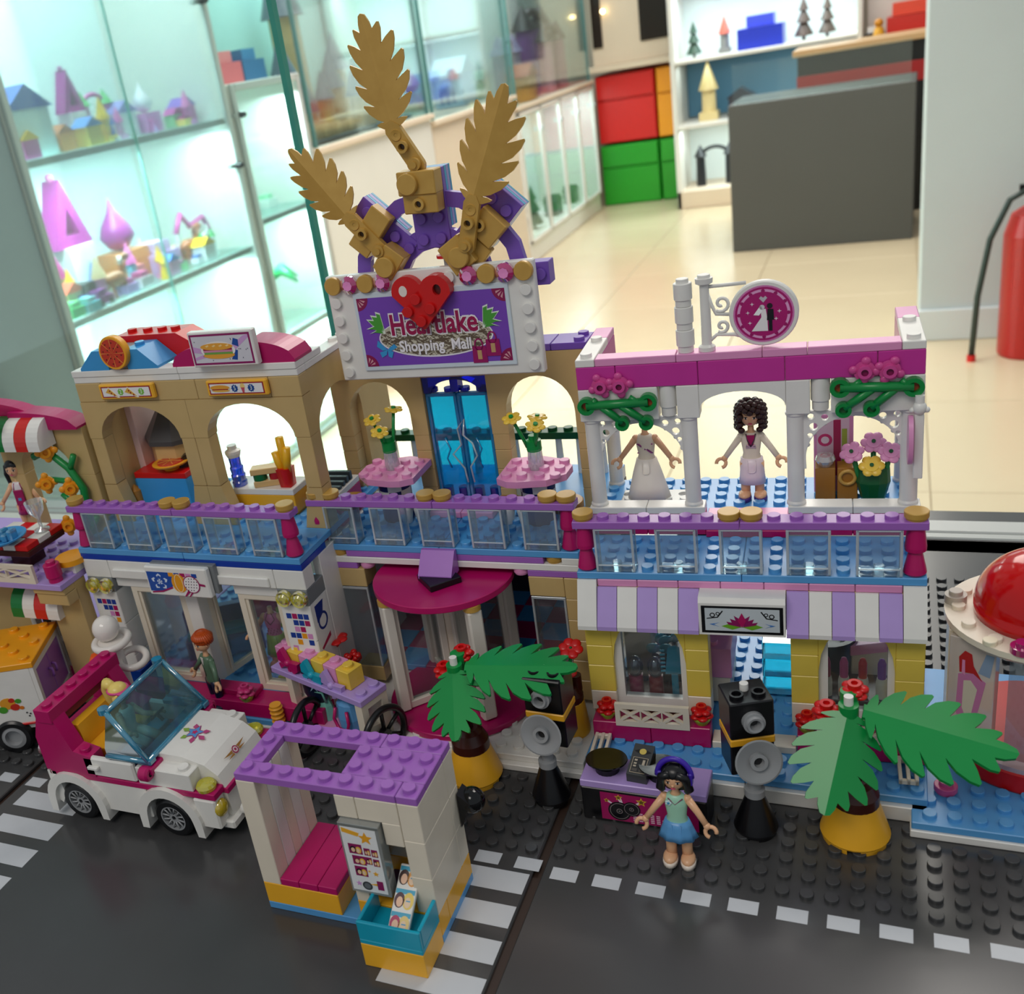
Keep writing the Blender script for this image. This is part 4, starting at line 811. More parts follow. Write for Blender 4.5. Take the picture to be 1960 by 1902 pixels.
# ---- cafe tables, vases and stools on the mall balcony
def cafe(lab, x, y_, flip, fls, vl):
    t = thing('cafe_table', lab, 'table', W('M', x, y_, zb), FR['M'][2])
    mb = MB('navy'); mb.ring([(0, 0), (.95, 0), (.98, .1), (.98, 2.7), (0, 2.7)], 28, '101C68')
    mb.build('pedestal', t); mb = MB('white')
    for k in range(8):
        a0 = 2*pi*k/8; zz = 1.6 if k % 2 else 2.0; mb.ring([(1.0, zz), (1.0, zz+.42)], 4, 'white', a0=a0, a1=a0+2*pi/8+.05); 
        mb.ring([(.985, zz+.42), (1.0, zz+.42)], 4, 'white', a0=a0, a1=a0+2*pi/8)
    mb.build('zigzag_band', t); s_ = -1 if flip else 1
    mb = MB('lpink'); o = [(s_*1.9, -1.3), (s_*1.9, 1.6), (s_*.4, 2.1)]+[(s_*-1.3, 1.5), (s_*-1.95, .6), (s_*-1.9, -.6), (s_*-1.0, -1.5), (s_*.6, -1.8), (s_*1.2, -1.75)]
    mb.prism(o, 2.72, 3.1, plane='xy')
    for i in (-1.4, -.5, .5, 1.4):
        for j in (-1.0, 0, 1.0):
            if hypot(i, j) > .3 and hypot(i, j) < 1.9: mb.stud(i, j, 3.09)
    mb.build('table_top', t)
    v = thing('vase', vl, 'vase', W('M', x, y_+.2, zb+3.1), FR['M'][2]); g = G('F4FAFC', .7, .2, .05)
    mb = MB(g); mb.ring([(0, 0), (.44, 0), (.46, .1), (.4, 1.15), (.44, 1.2)], 22, g); mb.ring([(.3, .05), (.3, 1.1)], 16, g); mb.build('glass', v)
    mb = MB('green'); mb.ring([(0, 1.1), (.42, 1.1), (.42, 1.7), (.26, 1.75), (.26, 2.0), (0, 2.0)], 18)
    for fx, fy, fz in fls: mb.tube([(fx*.35, fy*.35, 1.3), (fx*.55, fy*.5, 1.9), (fx, fy, fz)], .1)
    mb.build('stem', v)
    for k, (fx, fy, fz) in enumerate(fls):
        mb = MB('yellow')
        for i in range(6): a = 2*pi*i/6; mb.sph(.36*cos(a), .36*sin(a), 0, .22, .22, .08, 'yellow', 10, 6)
        mb.cyl(0, 0, -.05, .3, .14, 'yellow', 14); mb.cyl(0, 0, .05, .13, .14, 'green', 10); mb.build('flower_head', v, (fx, fy, fz), (.35*(k != 1), .12*k, 0))
cafe('left pink cafe table on a dark blue round base on the mall balcony', 4.0, 3.9, False, [(-.9, .2, 3.0), (.55, .3, 3.6), (-.2, -.5, 2.5)], 'clear vase with yellow flowers on the left pink table')
cafe('right pink cafe table on a dark blue round base on the mall balcony', 12.9, 3.9, True, [(-1.0, -.3, 3.1), (.35, .1, 3.0), (.45, -.7, 2.8)], 'clear vase with yellow flowers on the right pink table')
def stool(lab, x, y_):
    t = thing('bar_stool', lab, 'stool', W('M', x, y_, zb), 0, 'round gold-topped stools on the mall balcony')
    mb = MB('white'); mb.ring([(0, 0), (.42, 0), (.42, .2), (.3, .3), (.26, 1.6), (.4, 1.75), (0, 1.75)], 16); mb.build('leg', t)
    mb = MB('A8762C'); mb.ring([(0, 1.75), (.95, 1.75), (1, 1.8), (1, 2.1), (.95, 2.15), (0, 2.15)], 30); mb.build('seat', t)
stool('gold-topped stool at the left end of the mall balcony', 2.0, 1.8); stool('gold-topped stool at the right end of the mall balcony', 15.0, 1.9)
for lab, x, y_ in (('pair of white turned legs seen through the mall railing at the left', 5.3, 3.2), ('pair of white turned legs seen through the mall railing at the right', 11.6, 3.4)):
    t = thing('small_stool', lab, 'stool', W('M', x, y_, zb))
    for dx in (-.5, .5): mb = MB('white'); mb.ring([(0, 0), (.3, 0), (.44, .9), (.42, 1.2), (0, 1.2)], 14); mb.build('leg', t, (dx, 0, 0))
    mb = MB('A8762C'); mb.box(-.95, -.45, 1.2, .95, .45, 1.55); mb.build('seat', t)
# ================================================================= SPORTS SHOP / FOOD COURT BUILDING (left)
L_B = rootB('L', 'left toy building with a white sports shop below and a tan food court above')
zl = 11.58
balcony(L_B, zl, [0, 7, 8, 15], dep=3.8, nostud=lambda i, j: j > 3)
mb = MB('blue'); mb.box(.02, 3.8, zl-.4, 15.98, 11, zl); mb.build('plate', L_B); studfield(0, 3.8, 16, 7, zl-.01, 'blue', lambda i, j: j == 0 and i in (0, 7, 8, 15)).build('stud_field', L_B, kind='stuff')
for k in range(2): mb = MB('0A3FA8'); mb.box(8*k+.01, .04, zl-.8, 8*k+7.99, 3, zl-.41); mb.build('plate', L_B)
# fascia
for x0, x1 in ((0, 2), (2, 8), (8, 14), (14, 16)):
    mb = MB('white'); mb.box(x0+.012, .04, 9.55, x1-.012, 1.1, zl-.81)
    if x1-x0 > 3: mb.box(x0+(.35 if x0 == 2 else -.0), -.12, 9.65, x1-(.35 if x0 == 8 else 0), .06, 10.25, 'white', .08)
    mb.build('brick', L_B)
mb = MB('white'); mb.box(2.02, .3, 8.85, 8.2, 1.1, 9.54); mb.build('brick', L_B); mb = MB('white'); mb.box(10.8, .3, 8.85, 13.98, 1.1, 9.54); mb.build('brick', L_B)
for x0 in (0, 14):
    mb = MB('7E8284'); mb.box(x0+.012, .02, 8.55, x0+1.99, 2, 9.54); mb.build('brick', L_B)
    def ylamp(mb): g = G('E8DC14', .45, .18, .12); mb.at(0, 0, 0, pi/2).ring([(0, .42), (.22, .4), (.34, .3), (.46, .34), (.5, .2), (.5, .0), (0, 0)], 20, g); mb.ring([(.3, .3), (.12, .2), (0, .25)], 20, G('B8A810', .3, .1))
    for k in range(2): piece(L_B, 'yellow_lamp', 'ylamp', ylamp, (x0+.5+k, .0, 9.05))
    for k in range(3): mb = MB('white'); mb.box(x0+.02, .02, 1.6+2.32*k if not (x0 == 0 and k == 0) else 2.8, x0+1.98, 2, 1.6+2.32*(k+1)-.02); mb.build('brick', L_B)
mb = MB('0A3A98'); mb.box(-.1, -.1, 1.2, 2.1, 2.1, 2.8); mb.build('brick', L_B)
CC = {'b': '1B3F98', 'm': 'B0185C', 'p': 'D892C8', 'o': 'F0A020'}
rows = ['bmbb', '.bbm', '.pm.', 'bbop', '.o.b', 'p...']
for x0, rws in ((0, ['bmbb', '.bbm', '..pm', '...o', '....', '...b']), (14, rows)):
    mb = MB(); mb.decal(rect(x0+.08, 3.9, x0+1.92, 8.45), .015, 'F0EEE8')
    for j, r in enumerate(rws):
        for i, ch in enumerate(r):
            if ch in CC: xx = x0+.28+.38*i; zz = 8.0-.43*j; mb.decal(rect(xx, zz-.34, xx+.33, zz), .002, CC[ch])
    mb.build('mosaic_sticker', L_B)
mb = MB(); mb.at(16.0, 1.0, 7.0, 0, 0, pi/2)
mb.decal(rect(-.9, -1.6, .8, 1.5), -.005, 'F0EEE8'); mb.decal([(-.6, .2), (-.6, 1.3), (.4, 1.3), (.1, .5)], -.012, '142C80'); mb.prism(circ(0, .1, .55, 18), -.012, -.02, '142C80', [circ(0, .1, .4, 18)]); mb.decal([(-.7, -1.4), (.5, -.9), (.5, -1.2), (-.6, -1.55)], -.012, 'B01848'); mb.build('side_sticker', L_B)
# sports sign
mb = MB('7E8284'); mb.box(5.6, -.3, 9.15, 10.2, .1, 11.0); mb.build('sign_backing', L_B)
mb = MB('white'); mb.box(5.45, -.75, 9.05, 9.95, -.3, 10.98, None, .08); ss = mb.build('sign_board', L_B)
mb = MB(); y = -.752
def q(o, m, k, h=()): mb.decal(o, y-.007*k, m, holes=h)
q([(5.6, 9.35), (5.6, 10.65), (7.4, 10.65), (7.6, 10.3), (7.6, 9.9), (6.9, 9.5), (6.2, 9.35)], '1C4FA8', 0)
for k in range(5):
    a = pi/2+2*pi*k/5; q([(6.45, 10.0), (6.45+.5*cos(a-.35), 10.0+.45*sin(a-.35)), (6.45+.62*cos(a), 10.0+.55*sin(a)), (6.45+.5*cos(a+.35), 10.0+.45*sin(a+.35))], 'D8E4F4', 1); q(circ(6.45+.3*cos(a), 10+.3*sin(a), .12, 10), '1C4FA8', 2)
for k, c in enumerate(('F0A020', '1C4FA8', 'B0185C', 'D892C8', '1C4FA8')): q(rect(7.2+.42*k, 10.4, 7.56+.42*k, 10.65), c, 1)
q([(5.7, 9.22), (6.5, 9.3), (7.3, 9.6), (7.3, 9.72), (6.5, 9.42), (5.7, 9.32)], 'A0185C', 2)
q(circ(7.85, 9.98, .52, 24, .62), 'EDA020', 3); q(circ(7.85, 9.98, .3, 20, .6), 'F8E4C0', 4, [circ(7.85, 9.98, .26, 20, .56)])
q(circ(8.75, 9.95, .58, 24), 'A0185C', 5); q(circ(8.75, 9.95, .52, 24), 'F4F0F0', 6)
for i in range(-2, 3):
    for j in range(-2, 3):
        if hypot(i, j) < 2.6: q(circ(8.75+.19*i+.05*j, 9.95+.19*j, .04, 6), '40203C', 7)
q([(8.4, 9.55), (8.05, 9.12), (8.14, 9.1), (8.55, 9.45)], 'A0185C', 5); q([(8.75, 9.42), (8.45, 9.1), (8.36, 9.12), (8.65, 9.45)], 'A0185C', 5); q([(9.25, 9.9), (9.7, 9.85), (9.7, 9.98), (9.25, 10.05)], 'A0185C', 4)
mb.build('sports_picture', ss)
# shop front frames and glass
def frame(x0, x1, z0, z1, y_=.35, name='window_frame'):
    m_ = MB('ivory'); m_.prism(rect(x0, z0, x1, z1), y_, y_+.6, None, [rect(x0+.4, z0+.4, x1-.4, z1-.3)]); m_.prism(rect(x0+.4, z0+.4, x1-.4, z1-.3), y_+.1, y_+.5, None, [rect(x0+.6, z0+.55, x1-.5, z1-.4)]); o = m_.build(name, L_B)
    g = MB(G('EEF4F6', .97, .03)); g.box(x0+.45, y_+.25, z0+.4, x1-.45, y_+.31, z1-.3, None, .01); g.build('window_pane', o)
frame(3.0, 7.0, 2.2, 8.85); frame(10.95, 14.0, 2.2, 8.85)
mb = MB('white'); mb.box(7.0, .3, 2.2, 7.9, 1.3, 8.85); mb.build('door_post', L_B)
mb = MB('ivory'); mb.at(7.9, 1.2, 2.2, 0, 0, radians(75)).prism(rect(0, 0, 3.0, 6.4), 0, .3, None, [rect(.35, .35, 2.7, 6.1)]); mb.box(.4, .1, .3, 2.7, .16, 6.1, G('DCE6EA', .85, .05), .01); mb.at(); mb.build('door_leaf', L_B)
mb = MB('magenta'); mb.box(2.1, -1.2, 1.2, 16, .3, 2.2); mb.build('step_brick', L_B)
mb = MB('magenta'); mb.box(8.0, -.6, 2.2, 11.1, .4, 2.55); mb.build('tile', L_B)
mb = MB('white'); mb.box(0, 2.0, 1.2, .5, 11, zl-.8); mb.build('side_wall', L_B); mb = MB('white'); mb.box(15.5, 2.0, 1.2, 16, 11, zl-.8); mb.build('side_wall', L_B)
mb = MB('white'); mb.box(.5, 3, zl-.8, 15.5, 11, zl-.41); mb.build('plate', L_B)
# things inside the sports shop
def simple(name, label, cat, fr, x, y_, z, rz, fn, group=None, part='body'):
    X, Y, Z = W(fr, x, y_, z); t = thing(name, label, cat, (X, Y, Z), FR.get(fr, (0, 0, 0))[2]+rz, group)
    r = fn(t)
    if isinstance(r, MB): r.build(part, t)
    return t
FR['G'] = (0, 0, 0)
def f_(t):
    m_ = MB('0A3A98'); m_.box(0, 0, 0, 5.2, 2, 1.4, '0A3A98'); m_.box(0, 1.4, 1.4, 5.2, 2, 3.0, '0A3A98'); m_.build('bench_body', t); m_ = MB('teal'); m_.box(.2, .2, 1.4, 5, 1.4, 1.8); m_.build('cushion', t)
simple('bench', 'dark blue bench with teal pads inside the sports shop left window', 'bench', 'L', 3.4, 3.2, 1.5, .5, f_)
def f_(t):
    m_ = MB('grey'); m_.prism([(0, 0), (2, 0), (2, 1.2), (.8, 1.2), (0, .4)], 0, 2); m_.build('body', t)
simple('grey_block', 'grey sloped block on the studded floor inside the sports shop doorway', 'block', 'L', 9.0, 6.5, 1.4, .3, f_)
def f_(t):
    m_ = MB('black'); m_.box(-.2, -.2, 0, .2, .2, 5.5); m_.build('pole', t)
    m_ = MB('101C50'); m_.sph(0, -.4, 5.6, 1.1, .5, 1.0); m_.box(-.9, -.8, 3.9, .9, 0, 4.8); m_.build('bag', t)
    m_ = MB('magenta'); m_.box(-2.2, -1, 1.9, -.5, 0, 3.6); m_.build('shirt', t)
    m_ = MB('lime'); m_.box(-.3, -1.4, 1.6, 1.1, -.4, 3.0); m_.box(-.45, -1.2, 1.4, 1.3, -.3, 1.6, 'grey'); m_.build('box', t)
simple('display_stand', 'dark rack with a blue bag, magenta shirt and lime box in the sports shop', 'rack', 'L', 9.6, 7.2, 1.6, 0, f_)
def f_(t):
    m_ = MB('ivory'); m_.box(0, 0, 0, .9, .3, 6.0); m_.build('board', t); m_ = MB(); m_.decal(rect(.3, .8, .6, 5.4), -.005, '8E9A5A'); m_.decal(rect(.28, 5.45, .55, 5.75), -.005, 'B01838'); m_.build('ruler_sticker', t)
simple('height_chart', 'tall white panel with a green height scale by the sports shop door', 'panel', 'L', 7.2, 1.6, 2.2, 0, f_)
def f_(t):
    m_ = MB('lime'); m_.box(0, 0, 0, 2.2, 2.2, .9); m_.build('block', t)
simple('pedestal', 'lime block under the headless dummy in the right shop window', 'pedestal', 'L', 11.6, 1.3, 1.6, 0, f_)
flower('dark pink flower in a lime pot on the sports shop step', 'flower', W('L', 10.7, -.9, 2.2), 'C83878', 'lime', None)
def f_(t):
    m_ = MB('101C38'); m_.loft([(0, 0, 0, .5, .12), (0, .0, .6, .8, .14), (0, 0, 1.6, .85, .14), (0, 0, 2.6, .55, .12), (0, 0, 3.0, .1, .05)], 18); m_.build('board', t)
    m_ = MB(); 
    for k in range(5): a = 2*pi*k/5+.3; m_.decal([(0+.08*cos(a+1.5), 1.2+.08*sin(a+1.5)), (.45*cos(a), 1.2+.45*sin(a)), (.08*cos(a-1.5), 1.2+.08*sin(a-1.5))], -.15, 'A8CCE4')
    m_.build('flower_sticker', t)
simple('surfboard', 'small dark surfboard leaning by the sports shop corner', 'surfboard', 'L', 15.5, -.6, 2.4, 0, f_)
# ---- upper storey
UY = 3.8; TZ = 21.74
for x0, x1 in ((0, 8), (8, 16)):
    mb = MB('white'); mb.box(x0+.01, UY-.02, TZ-.4, x1-.01, UY+1, TZ-.01); mb.build('plate', L_B); mb = MB('white'); mb.box(x0+.01, UY+.04, TZ-.8, x1-.01, UY+1, TZ-.41); mb.build('plate', L_B)
for x0 in (0, 15):
    mb = MB('white'); mb.box(x0+.01, UY+1, TZ-.8, x0+.99, UY+7, TZ-.41); mb.stud(x0+.5, UY+6.4, TZ-.42); mb.stud(x0+.5, UY+5.4, TZ-.42); mb.build('plate', L_B); mb = MB('white'); mb.box(x0+.01, UY+1, TZ-.4, x0+.99, UY+3, TZ-.01); mb.build('plate', L_B)
for a, b in ((0, 2), (2, 9), (9, 14), (14, 16)): mb = MB('tan'); mb.box(a+.01, UY+.02, TZ-2, b-.01, UY+.98, TZ-.81); mb.build('brick', L_B)
arch(L_B, 0.01, 7.99, UY, TZ-4.4, TZ-2.01, 1, 7, TZ-4.4, 19.42, 'tan'); arch(L_B, 8.01, 15.99, UY, TZ-4.4, TZ-2.01, 9, 15, TZ-4.4, 19.42, 'tan')
for a, b, f0, f1 in ((0, 1, 0, .6), (7, 8, .6, 0), (8, 9, 0, .6), (15, 16, .6, 0)):
    mb = MB('tan'); mb.box(a+.01, UY+.02, 14.2, b-.01, UY+.98, TZ-4.42); mb.build('brick', L_B)
    mb = MB('tan'); mb.prism([(a+.01, 14.18), (a+.01-(f0*0 if a in (0, 8) else f0), zl+.02), (b-.01+(f1 if b in (1, 9) else 0), zl+.02), (b-.01, 14.18)], UY+.02, UY+.98); mb.build('slope_brick', L_B)
# side arches of the right wall
mb = MB('tan'); cy = UY+4
mb.prism([(UY+1, zl), (UY+1, TZ-.82), (UY+7, TZ-.82), (UY+7, zl), (UY+6.6, zl)]+arc(UY+3.9, 17.0, 2.7, 0, pi, 14, 2.2)+[(UY+1.2, zl)], 15.05, 15.95, plane='yz'); mb.build('side_arch', L_B)
mb = MB('tan'); mb.box(.05, UY+1, zl, .95, UY+7, TZ-.82); mb.build('side_wall', L_B)
# food boards
def board(x0, pics):
    mb = MB('F2B434'); mb.box(x0, UY-.35, 19.98, x0+4.1, UY-.02, 20.93, None, .08); b = mb.build('menu_board', L_B)
    mb = MB(); y = UY-.352
    mb.decal(rect(x0+.2, 20.12, x0+3.9, 20.8), y, '9C1830'); mb.decal(rect(x0+.28, 20.19, x0+3.82, 20.73), y-.007, 'EDEBEA'); pics(mb, x0, y-.014); mb.build('menu_picture', b); return b
def pz(mb, x0, y):
    for cx in (x0+.9, x0+2.35):
        mb.decal([(cx-.45, 20.45), (cx-.1, 20.78), (cx+.62, 20.12), (cx+.5, 20.1)], y, 'F4F0E0'); mb.decal([(cx-.38, 20.45), (cx-.1, 20.72), (cx+.5, 20.16)], y-.005, 'E2B04A')
        for dx, dz in ((-.05, .05), (.05, -.08), (.25, -.2)): mb.decal(circ(cx+dx, 20.48+dz, .06, 8), y-.01, 'A02818')
    for cx in (x0+1.65, x0+3.2):
        mb.decal([(cx+.23*(1 if k % 2 else .8)*cos(pi*k/8), 20.46+.23*(1 if k % 2 else .8)*sin(pi*k/8)) for k in range(16)], y, '7CBC4A')
def sd(mb, x0, y):
    mb.decal(circ(x0+.95, 20.46, .72, 20, .22), y, 'D8D2C0'); mb.decal(circ(x0+.95, 20.52, .66, 20, .15), y-.005, 'E6A23A'); mb.decal(rect(x0+.4, 20.38, x0+1.5, 20.44), y-.01, 'A02828'); mb.decal(circ(x0+1.0, 20.33, .6, 20, .07), y-.008, 'E8B450')
    mb.decal(circ(x0+2.5, 20.56, .16, 12, .2), y, 'F0D080'); mb.decal([(x0+2.38, 20.5), (x0+2.62, 20.5), (x0+2.56, 20.2), (x0+2.44, 20.2)], y-.004, 'C85060')
    for cx in (x0+1.95, x0+3.05): mb.decal([(cx+.24*(1 if k % 2 else .8)*cos(pi*k/9), 20.46+.24*(1 if k % 2 else .8)*sin(pi*k/9)) for k in range(18)], y, '1C4A90')
board(2.1, pz); b2 = board(10.0, sd); MIR = None
b1 = [c for c in L_B.children if c.name.startswith('menu_board')]
for k, (x, s_) in enumerate(((3.75, '2'), (5.3, '3'))): letters(b1[0], s_, x, UY-.372, 20.46, .38, 'F4F8F0', sx=.8)
for k, (x, s_) in enumerate(((11.95, '5'), (13.05, '3'))): letters(b2, s_, x, UY-.372, 20.46, .38, 'F4F8F0', sx=.8)
# roof dressing: striped awning slopes, pizza disc, sandwich sign, magenta curves
def sl(x, y_, w_, m, flip=False, d=2, h=1.2):
    mb = MB(m); mb.prism([(0, 0), (d, 0), (d, .1)] + [(d, h)] + [(d-.9, h), (0, .18)], 0, w_, plane='yz'); 
    for i in range(int(w_)): mb.stud(i+.5, d-.5, h-.01)
    mb.build('slope', L_B, (x, y_, TZ-.01))
def corner(x, m, s_):
    mb = MB(m); mb.prism([(0, 0), (2.2, 0), (2.2, 1.2), (1.2, 1.2), (0, .15)] if s_ > 0 else [(0, 0), (2.2, 0), (2.2, .15), (1.0, 1.2), (0, 1.2)], 0, 2.0); mb.stud(1.7 if s_ > 0 else .5, 1, 1.19); mb.build('corner_slope', L_B, (x, UY, TZ-.01))
corner(.85, 'mblue', 1); corner(4.5, 'mblue', -1); mb = MB('9AA0A0'); mb.box(3.05, UY+.2, TZ, 4.5, UY+2, TZ+1.1); mb.build('brick', L_B)
mb = MB('red'); mb.prism([(.4, 0), (9.2, 0), (9.2, .15), (6.9, 1.5), (2.4, 1.5), (.4, .3)], UY+2.05, UY+4); 
for x in (3.0, 4.2, 5.3, 6.3): mb.stud(x, UY+3, 1.49)
mb.build('slope', L_B, (0, 0, TZ-.01))
mb = MB('F0A828'); mb.at(3.95, UY-.15, 22.85, pi/2, 0, 0).ring([(0, .22), (.98, .22), (1.02, .15), (1.02, -.22), (0, -.22)], 32); dsk = mb.at().build('pizza_disc', L_B)
mb = MB(); mb.decal(circ(3.95, 22.85, .86, 28), UY-.375, 'C83A24')
for k in range(8): a = pi*k/8*2; mb.decal([(3.95, 22.85), (3.95+.84*cos(a-.02), 22.85+.84*sin(a-.02)), (3.95+.84*cos(a+.02), 22.85+.84*sin(a+.02))], UY-.382, 'F0B050')
for k in range(16): a = pi*k/8+.2; r = .35+.3*(k % 2); mb.decal(circ(3.95+r*cos(a), 22.85+r*sin(a), .05, 6), UY-.385, '5A1810')
mb.build('pizza_picture', dsk)
mb = MB('magenta')
for x0, x1, hi, s_ in ((7.7, 10.3, 1.25, 1), (13.2, 16.2, 1.25, -1)):
    pass
def curve(x0, x1, s_, h=1.2, y0=UY+.05, y1=UY+2, root=None, z=TZ-.01):
    n = 10; pts = [(x0, 0), (x1, 0)]
    if s_ > 0: pts += [(x1, h)]+[(x1-(x1-x0)*k/n, .15+(h-.15)*sqrt(max(0, 1-(k/n)**2))) for k in range(1, n+1)]
    else: pts += [(x0+(x1-x0)*(n-k)/n, .15+(h-.15)*sqrt(max(0, 1-((n-k)/n)**2))) for k in range(0, n)]+[(x0, h)]
    mb = MB('magenta'); mb.prism(pts, y0, y1); mb.build('curved_slope', root or L_B, (0, 0, z))
curve(7.75, 10.5, 1, 1.15); curve(13.0, 16.0, -1, 1.25)
mb = MB('white'); mb.box(9.7, UY-.55, TZ+.08, 14.0, UY-.05, TZ+2.1, None, .06); sg = mb.build('sign_board', L_B)
mb = MB(); y = UY-.552; bx, bz = 9.7, TZ+.08
def q(o, m, k, h=()): mb.decal(o, y-.006*k, m, holes=h)
q(rect(bx+.12, bz+.12, bx+4.15, bz+1.88), '8E1A60', 0, [rect(bx+.24, bz+.24, bx+4.03, bz+1.76)]); q(rect(bx+.24, bz+.24, bx+4.03, bz+1.76), 'D6D4DC', 0)
q([(bx+.24, bz+.4), (bx+1.4, bz+.62), (bx+3.0, bz+.9), (bx+4.03, bz+1.6), (bx+4.03, bz+1.76), (bx+3.7, bz+1.7), (bx+2.8, bz+1.15), (bx+1.2, bz+.95), (bx+.24, bz+1.2), (bx+.24, bz+.85), (bx+1.0, bz+.75), (bx+.24, bz+.55)], 'CFA0D4', 1)
q([(bx+2.7, bz+.4), (bx+3.05, bz+.35), (bx+3.2, bz+.9), (bx+3.0, bz+.95)], '1C4A9C', 2); q([(bx+2.9, bz+1.25), (bx+3.3, bz+1.1), (bx+3.35, bz+1.5), (bx+3.05, bz+1.6)], '1C4A9C', 2)
q(circ(bx+1.9, bz+.95, 1.15, 30, .5), 'F2EEEA', 3); q(circ(bx+1.9, bz+.66, 1.05, 26, .2), 'EBA63A', 4); q(rect(bx+.95, bz+.72, bx+2.85, bz+.85), '6FA84A', 5); q(rect(bx+.92, bz+.84, bx+2.85, bz+.96), 'D88CA8', 6); q(rect(bx+.92, bz+.95, bx+2.85, bz+1.05), '9A2038', 6); q(circ(bx+1.85, bz+1.16, 1.08, 28, .2), 'EBA63A', 7)
for k in range(4): q([(bx+1.1+.45*k, bz+1.2), (bx+1.3+.45*k, bz+1.28), (bx+1.35+.45*k, bz+1.2), (bx+1.2+.45*k, bz+1.14)], 'FBD890', 8)
random.seed(3)
for k in range(22):
    x, z = bx+.35+random.random()*3.5, bz+.3+random.random()*1.35
    if hypot((x-bx-1.9)/1.3, (z-bz-.95)/.62) > 1: q(rect(x, z, x+.04, z+.06), '55506A', 2)
mb.build('sandwich_picture', sg)
# ---- food court furniture
def f_(t):
    m_ = MB('D8B478'); m_.loft([(0, 0, 0, 2.1, 1.9), (0, 0, 4.3, 2.0, 1.8)], 8, None, False); m_.build('oven_body', t, (0, 0, 0), (0, 0, pi/8))
    m_ = MB('4E4C4C'); m_.loft([(0, 0, 4.3, 2.3, 2.1), (0, 0, 4.6, 2.3, 2.1), (0, 0, 6.3, 1.1, 1.0), (0, 0, 7.6, .75, .7)], 8, None, False); m_.build('hood', t, (0, 0, 0), (0, 0, pi/8))
    m_ = MB('2A1C10'); m_.at(1.35, -1.45, 2.7, pi/2, 0, .55).ring([(0, .2), (.62, .2), (.62, -.3)], 20, ey=1.5); m_.build('oven_mouth', t)
simple('pizza_oven', 'tan pizza oven with a grey hood inside the food court', 'oven', 'L', 3.5, 8.0, zl, 0, f_)
mb = MB('E8C8C0'); mb.box(0, 0, 0, .5, 2.5, 7.5); t = thing('wall_panel', 'pale pink panel standing beside the grey oven hood', 'panel', W('L', .95, 6.4, zl)); mb.build('panel', t)
def f_(t):
    m_ = MB('mblue'); m_.box(0, 0, 0, 4, 2, 2.4); m_.build('counter_body', t); m_ = MB('red'); m_.box(-.02, -.02, 2.41, 4.02, 2.02, 2.8); m_.build('counter_top', t)
simple('pizza_counter', 'blue counter with a red top in the left arch of the food court', 'counter', 'L', 1.3, 5.3, zl, 0, f_)
def f_(t):
    m_ = MB('F2A828'); m_.ring([(0, 0), (.5, 0), (.55, .15), (1.15, .4), (1.2, .5), (1.0, .5), (0, .42)], 28); m_.build('base', t); m_ = MB('C83A24'); m_.ring([(0, .56), (.85, .56), (.9, .44)], 26); m_.build('topping', t)
    m_ = MB('F0B050')
    for k in range(4): m_.at(0, 0, 0, 0, 0, pi*k/4).box(-.84, -.02, .55, .84, .02, .575, None, .003)
    m_.at().build('slice_marks', t)
simple('pizza', 'round pizza lying on the red counter', 'pizza', 'L', 3.9, 6.0, zl+2.82, 0, f_)
flower('pink flower behind the red pizza counter', 'flower', W('L', 1.9, 7.5, zl+1.9), 'D04890', 'dgreen', None)
def f_(t):
    m_ = MB('ory'); m_.box(0, 0, 0, 5.2, 2, 1.2); m_.build('counter_body', t); m_ = MB('white'); m_.box(-.02, -.02, 1.21, 5.22, 2.02, 1.6); m_.build('counter_top', t)
    for x in (.3, 4.9): m_ = MB('ory'); m_.box(x-.2, .2, -1.3, x+.2, 1.8, 0); m_.build('leg', t)
simple('snack_counter', 'white-topped yellow counter in the right arch of the food court', 'counter', 'L', 7.75, 5.4, zl+.15, 0, f_)
def f_(t):
    g = G('2060D0', .55, .15, .1); m_ = MB(g); m_.ring([(0, 0), (.45, 0), (.48, .25), (.42, .35), (.47, .7), (.4, .8), (.44, 1.2), (.36, 1.3), (.38, 1.9), (0, 1.9)], 18, g); m_.build('bottle_body', t)
    m_ = MB('white'); m_.ring([(0, 1.9), (.4, 1.9), (.5, 2.15), (.5, 2.3), (.3, 2.4), (.3, 2.65), (0, 2.65)], 18); m_.build('cap', t)
simple('bottle', 'blue ribbed bottle with a white cap on the food counter', 'bottle', 'L', 8.85, 6.0, zl+1.76, 0, f_)
def f_(t):
    m_ = MB('D8B478'); m_.box(-1.0, -.45, 0, 1.0, .45, .38); m_.build('lower_bun', t, (.1, 0, 0), (0, .0, 0)); m_ = MB('D8B478'); m_.box(-1.0, -.45, .8, 1.0, .45, 1.18); m_.build('upper_bun', t)
    for x, c in ((-.5, '0C6A3A'), (.5, 'B02028')): m_ = MB(c); m_.cyl(x, 0, .39, .44, .4, c, 16); m_.build('filling', t)
simple('sandwich', 'tan sandwich with green and red fillings on the food counter', 'sandwich', 'L', 10.9, 6.2, zl+1.76, .35, f_)
def f_(t):
    m_ = MB('red'); m_.ring([(0, 0), (.5, 0), (.6, 1.2), (0, 1.2)], 4, 'red', a0=pi/4, a1=2*pi+pi/4); m_.build('box', t)
    for a, b, h in ((0, .1, 3.1), (.35, -.1, 2.5), (-.35, 0, 2.2)): m_ = MB('F2B81E'); m_.tube([(a*.4, b, .9), (a, b, h*.7), (a*1.3, b, h)], .26, 'F2B81E', 8); m_.build('chip', t)
simple('chip_box', 'red box of yellow chips at the right of the food counter', 'food', 'L', 12.35, 6.0, zl+1.76, 0, f_)
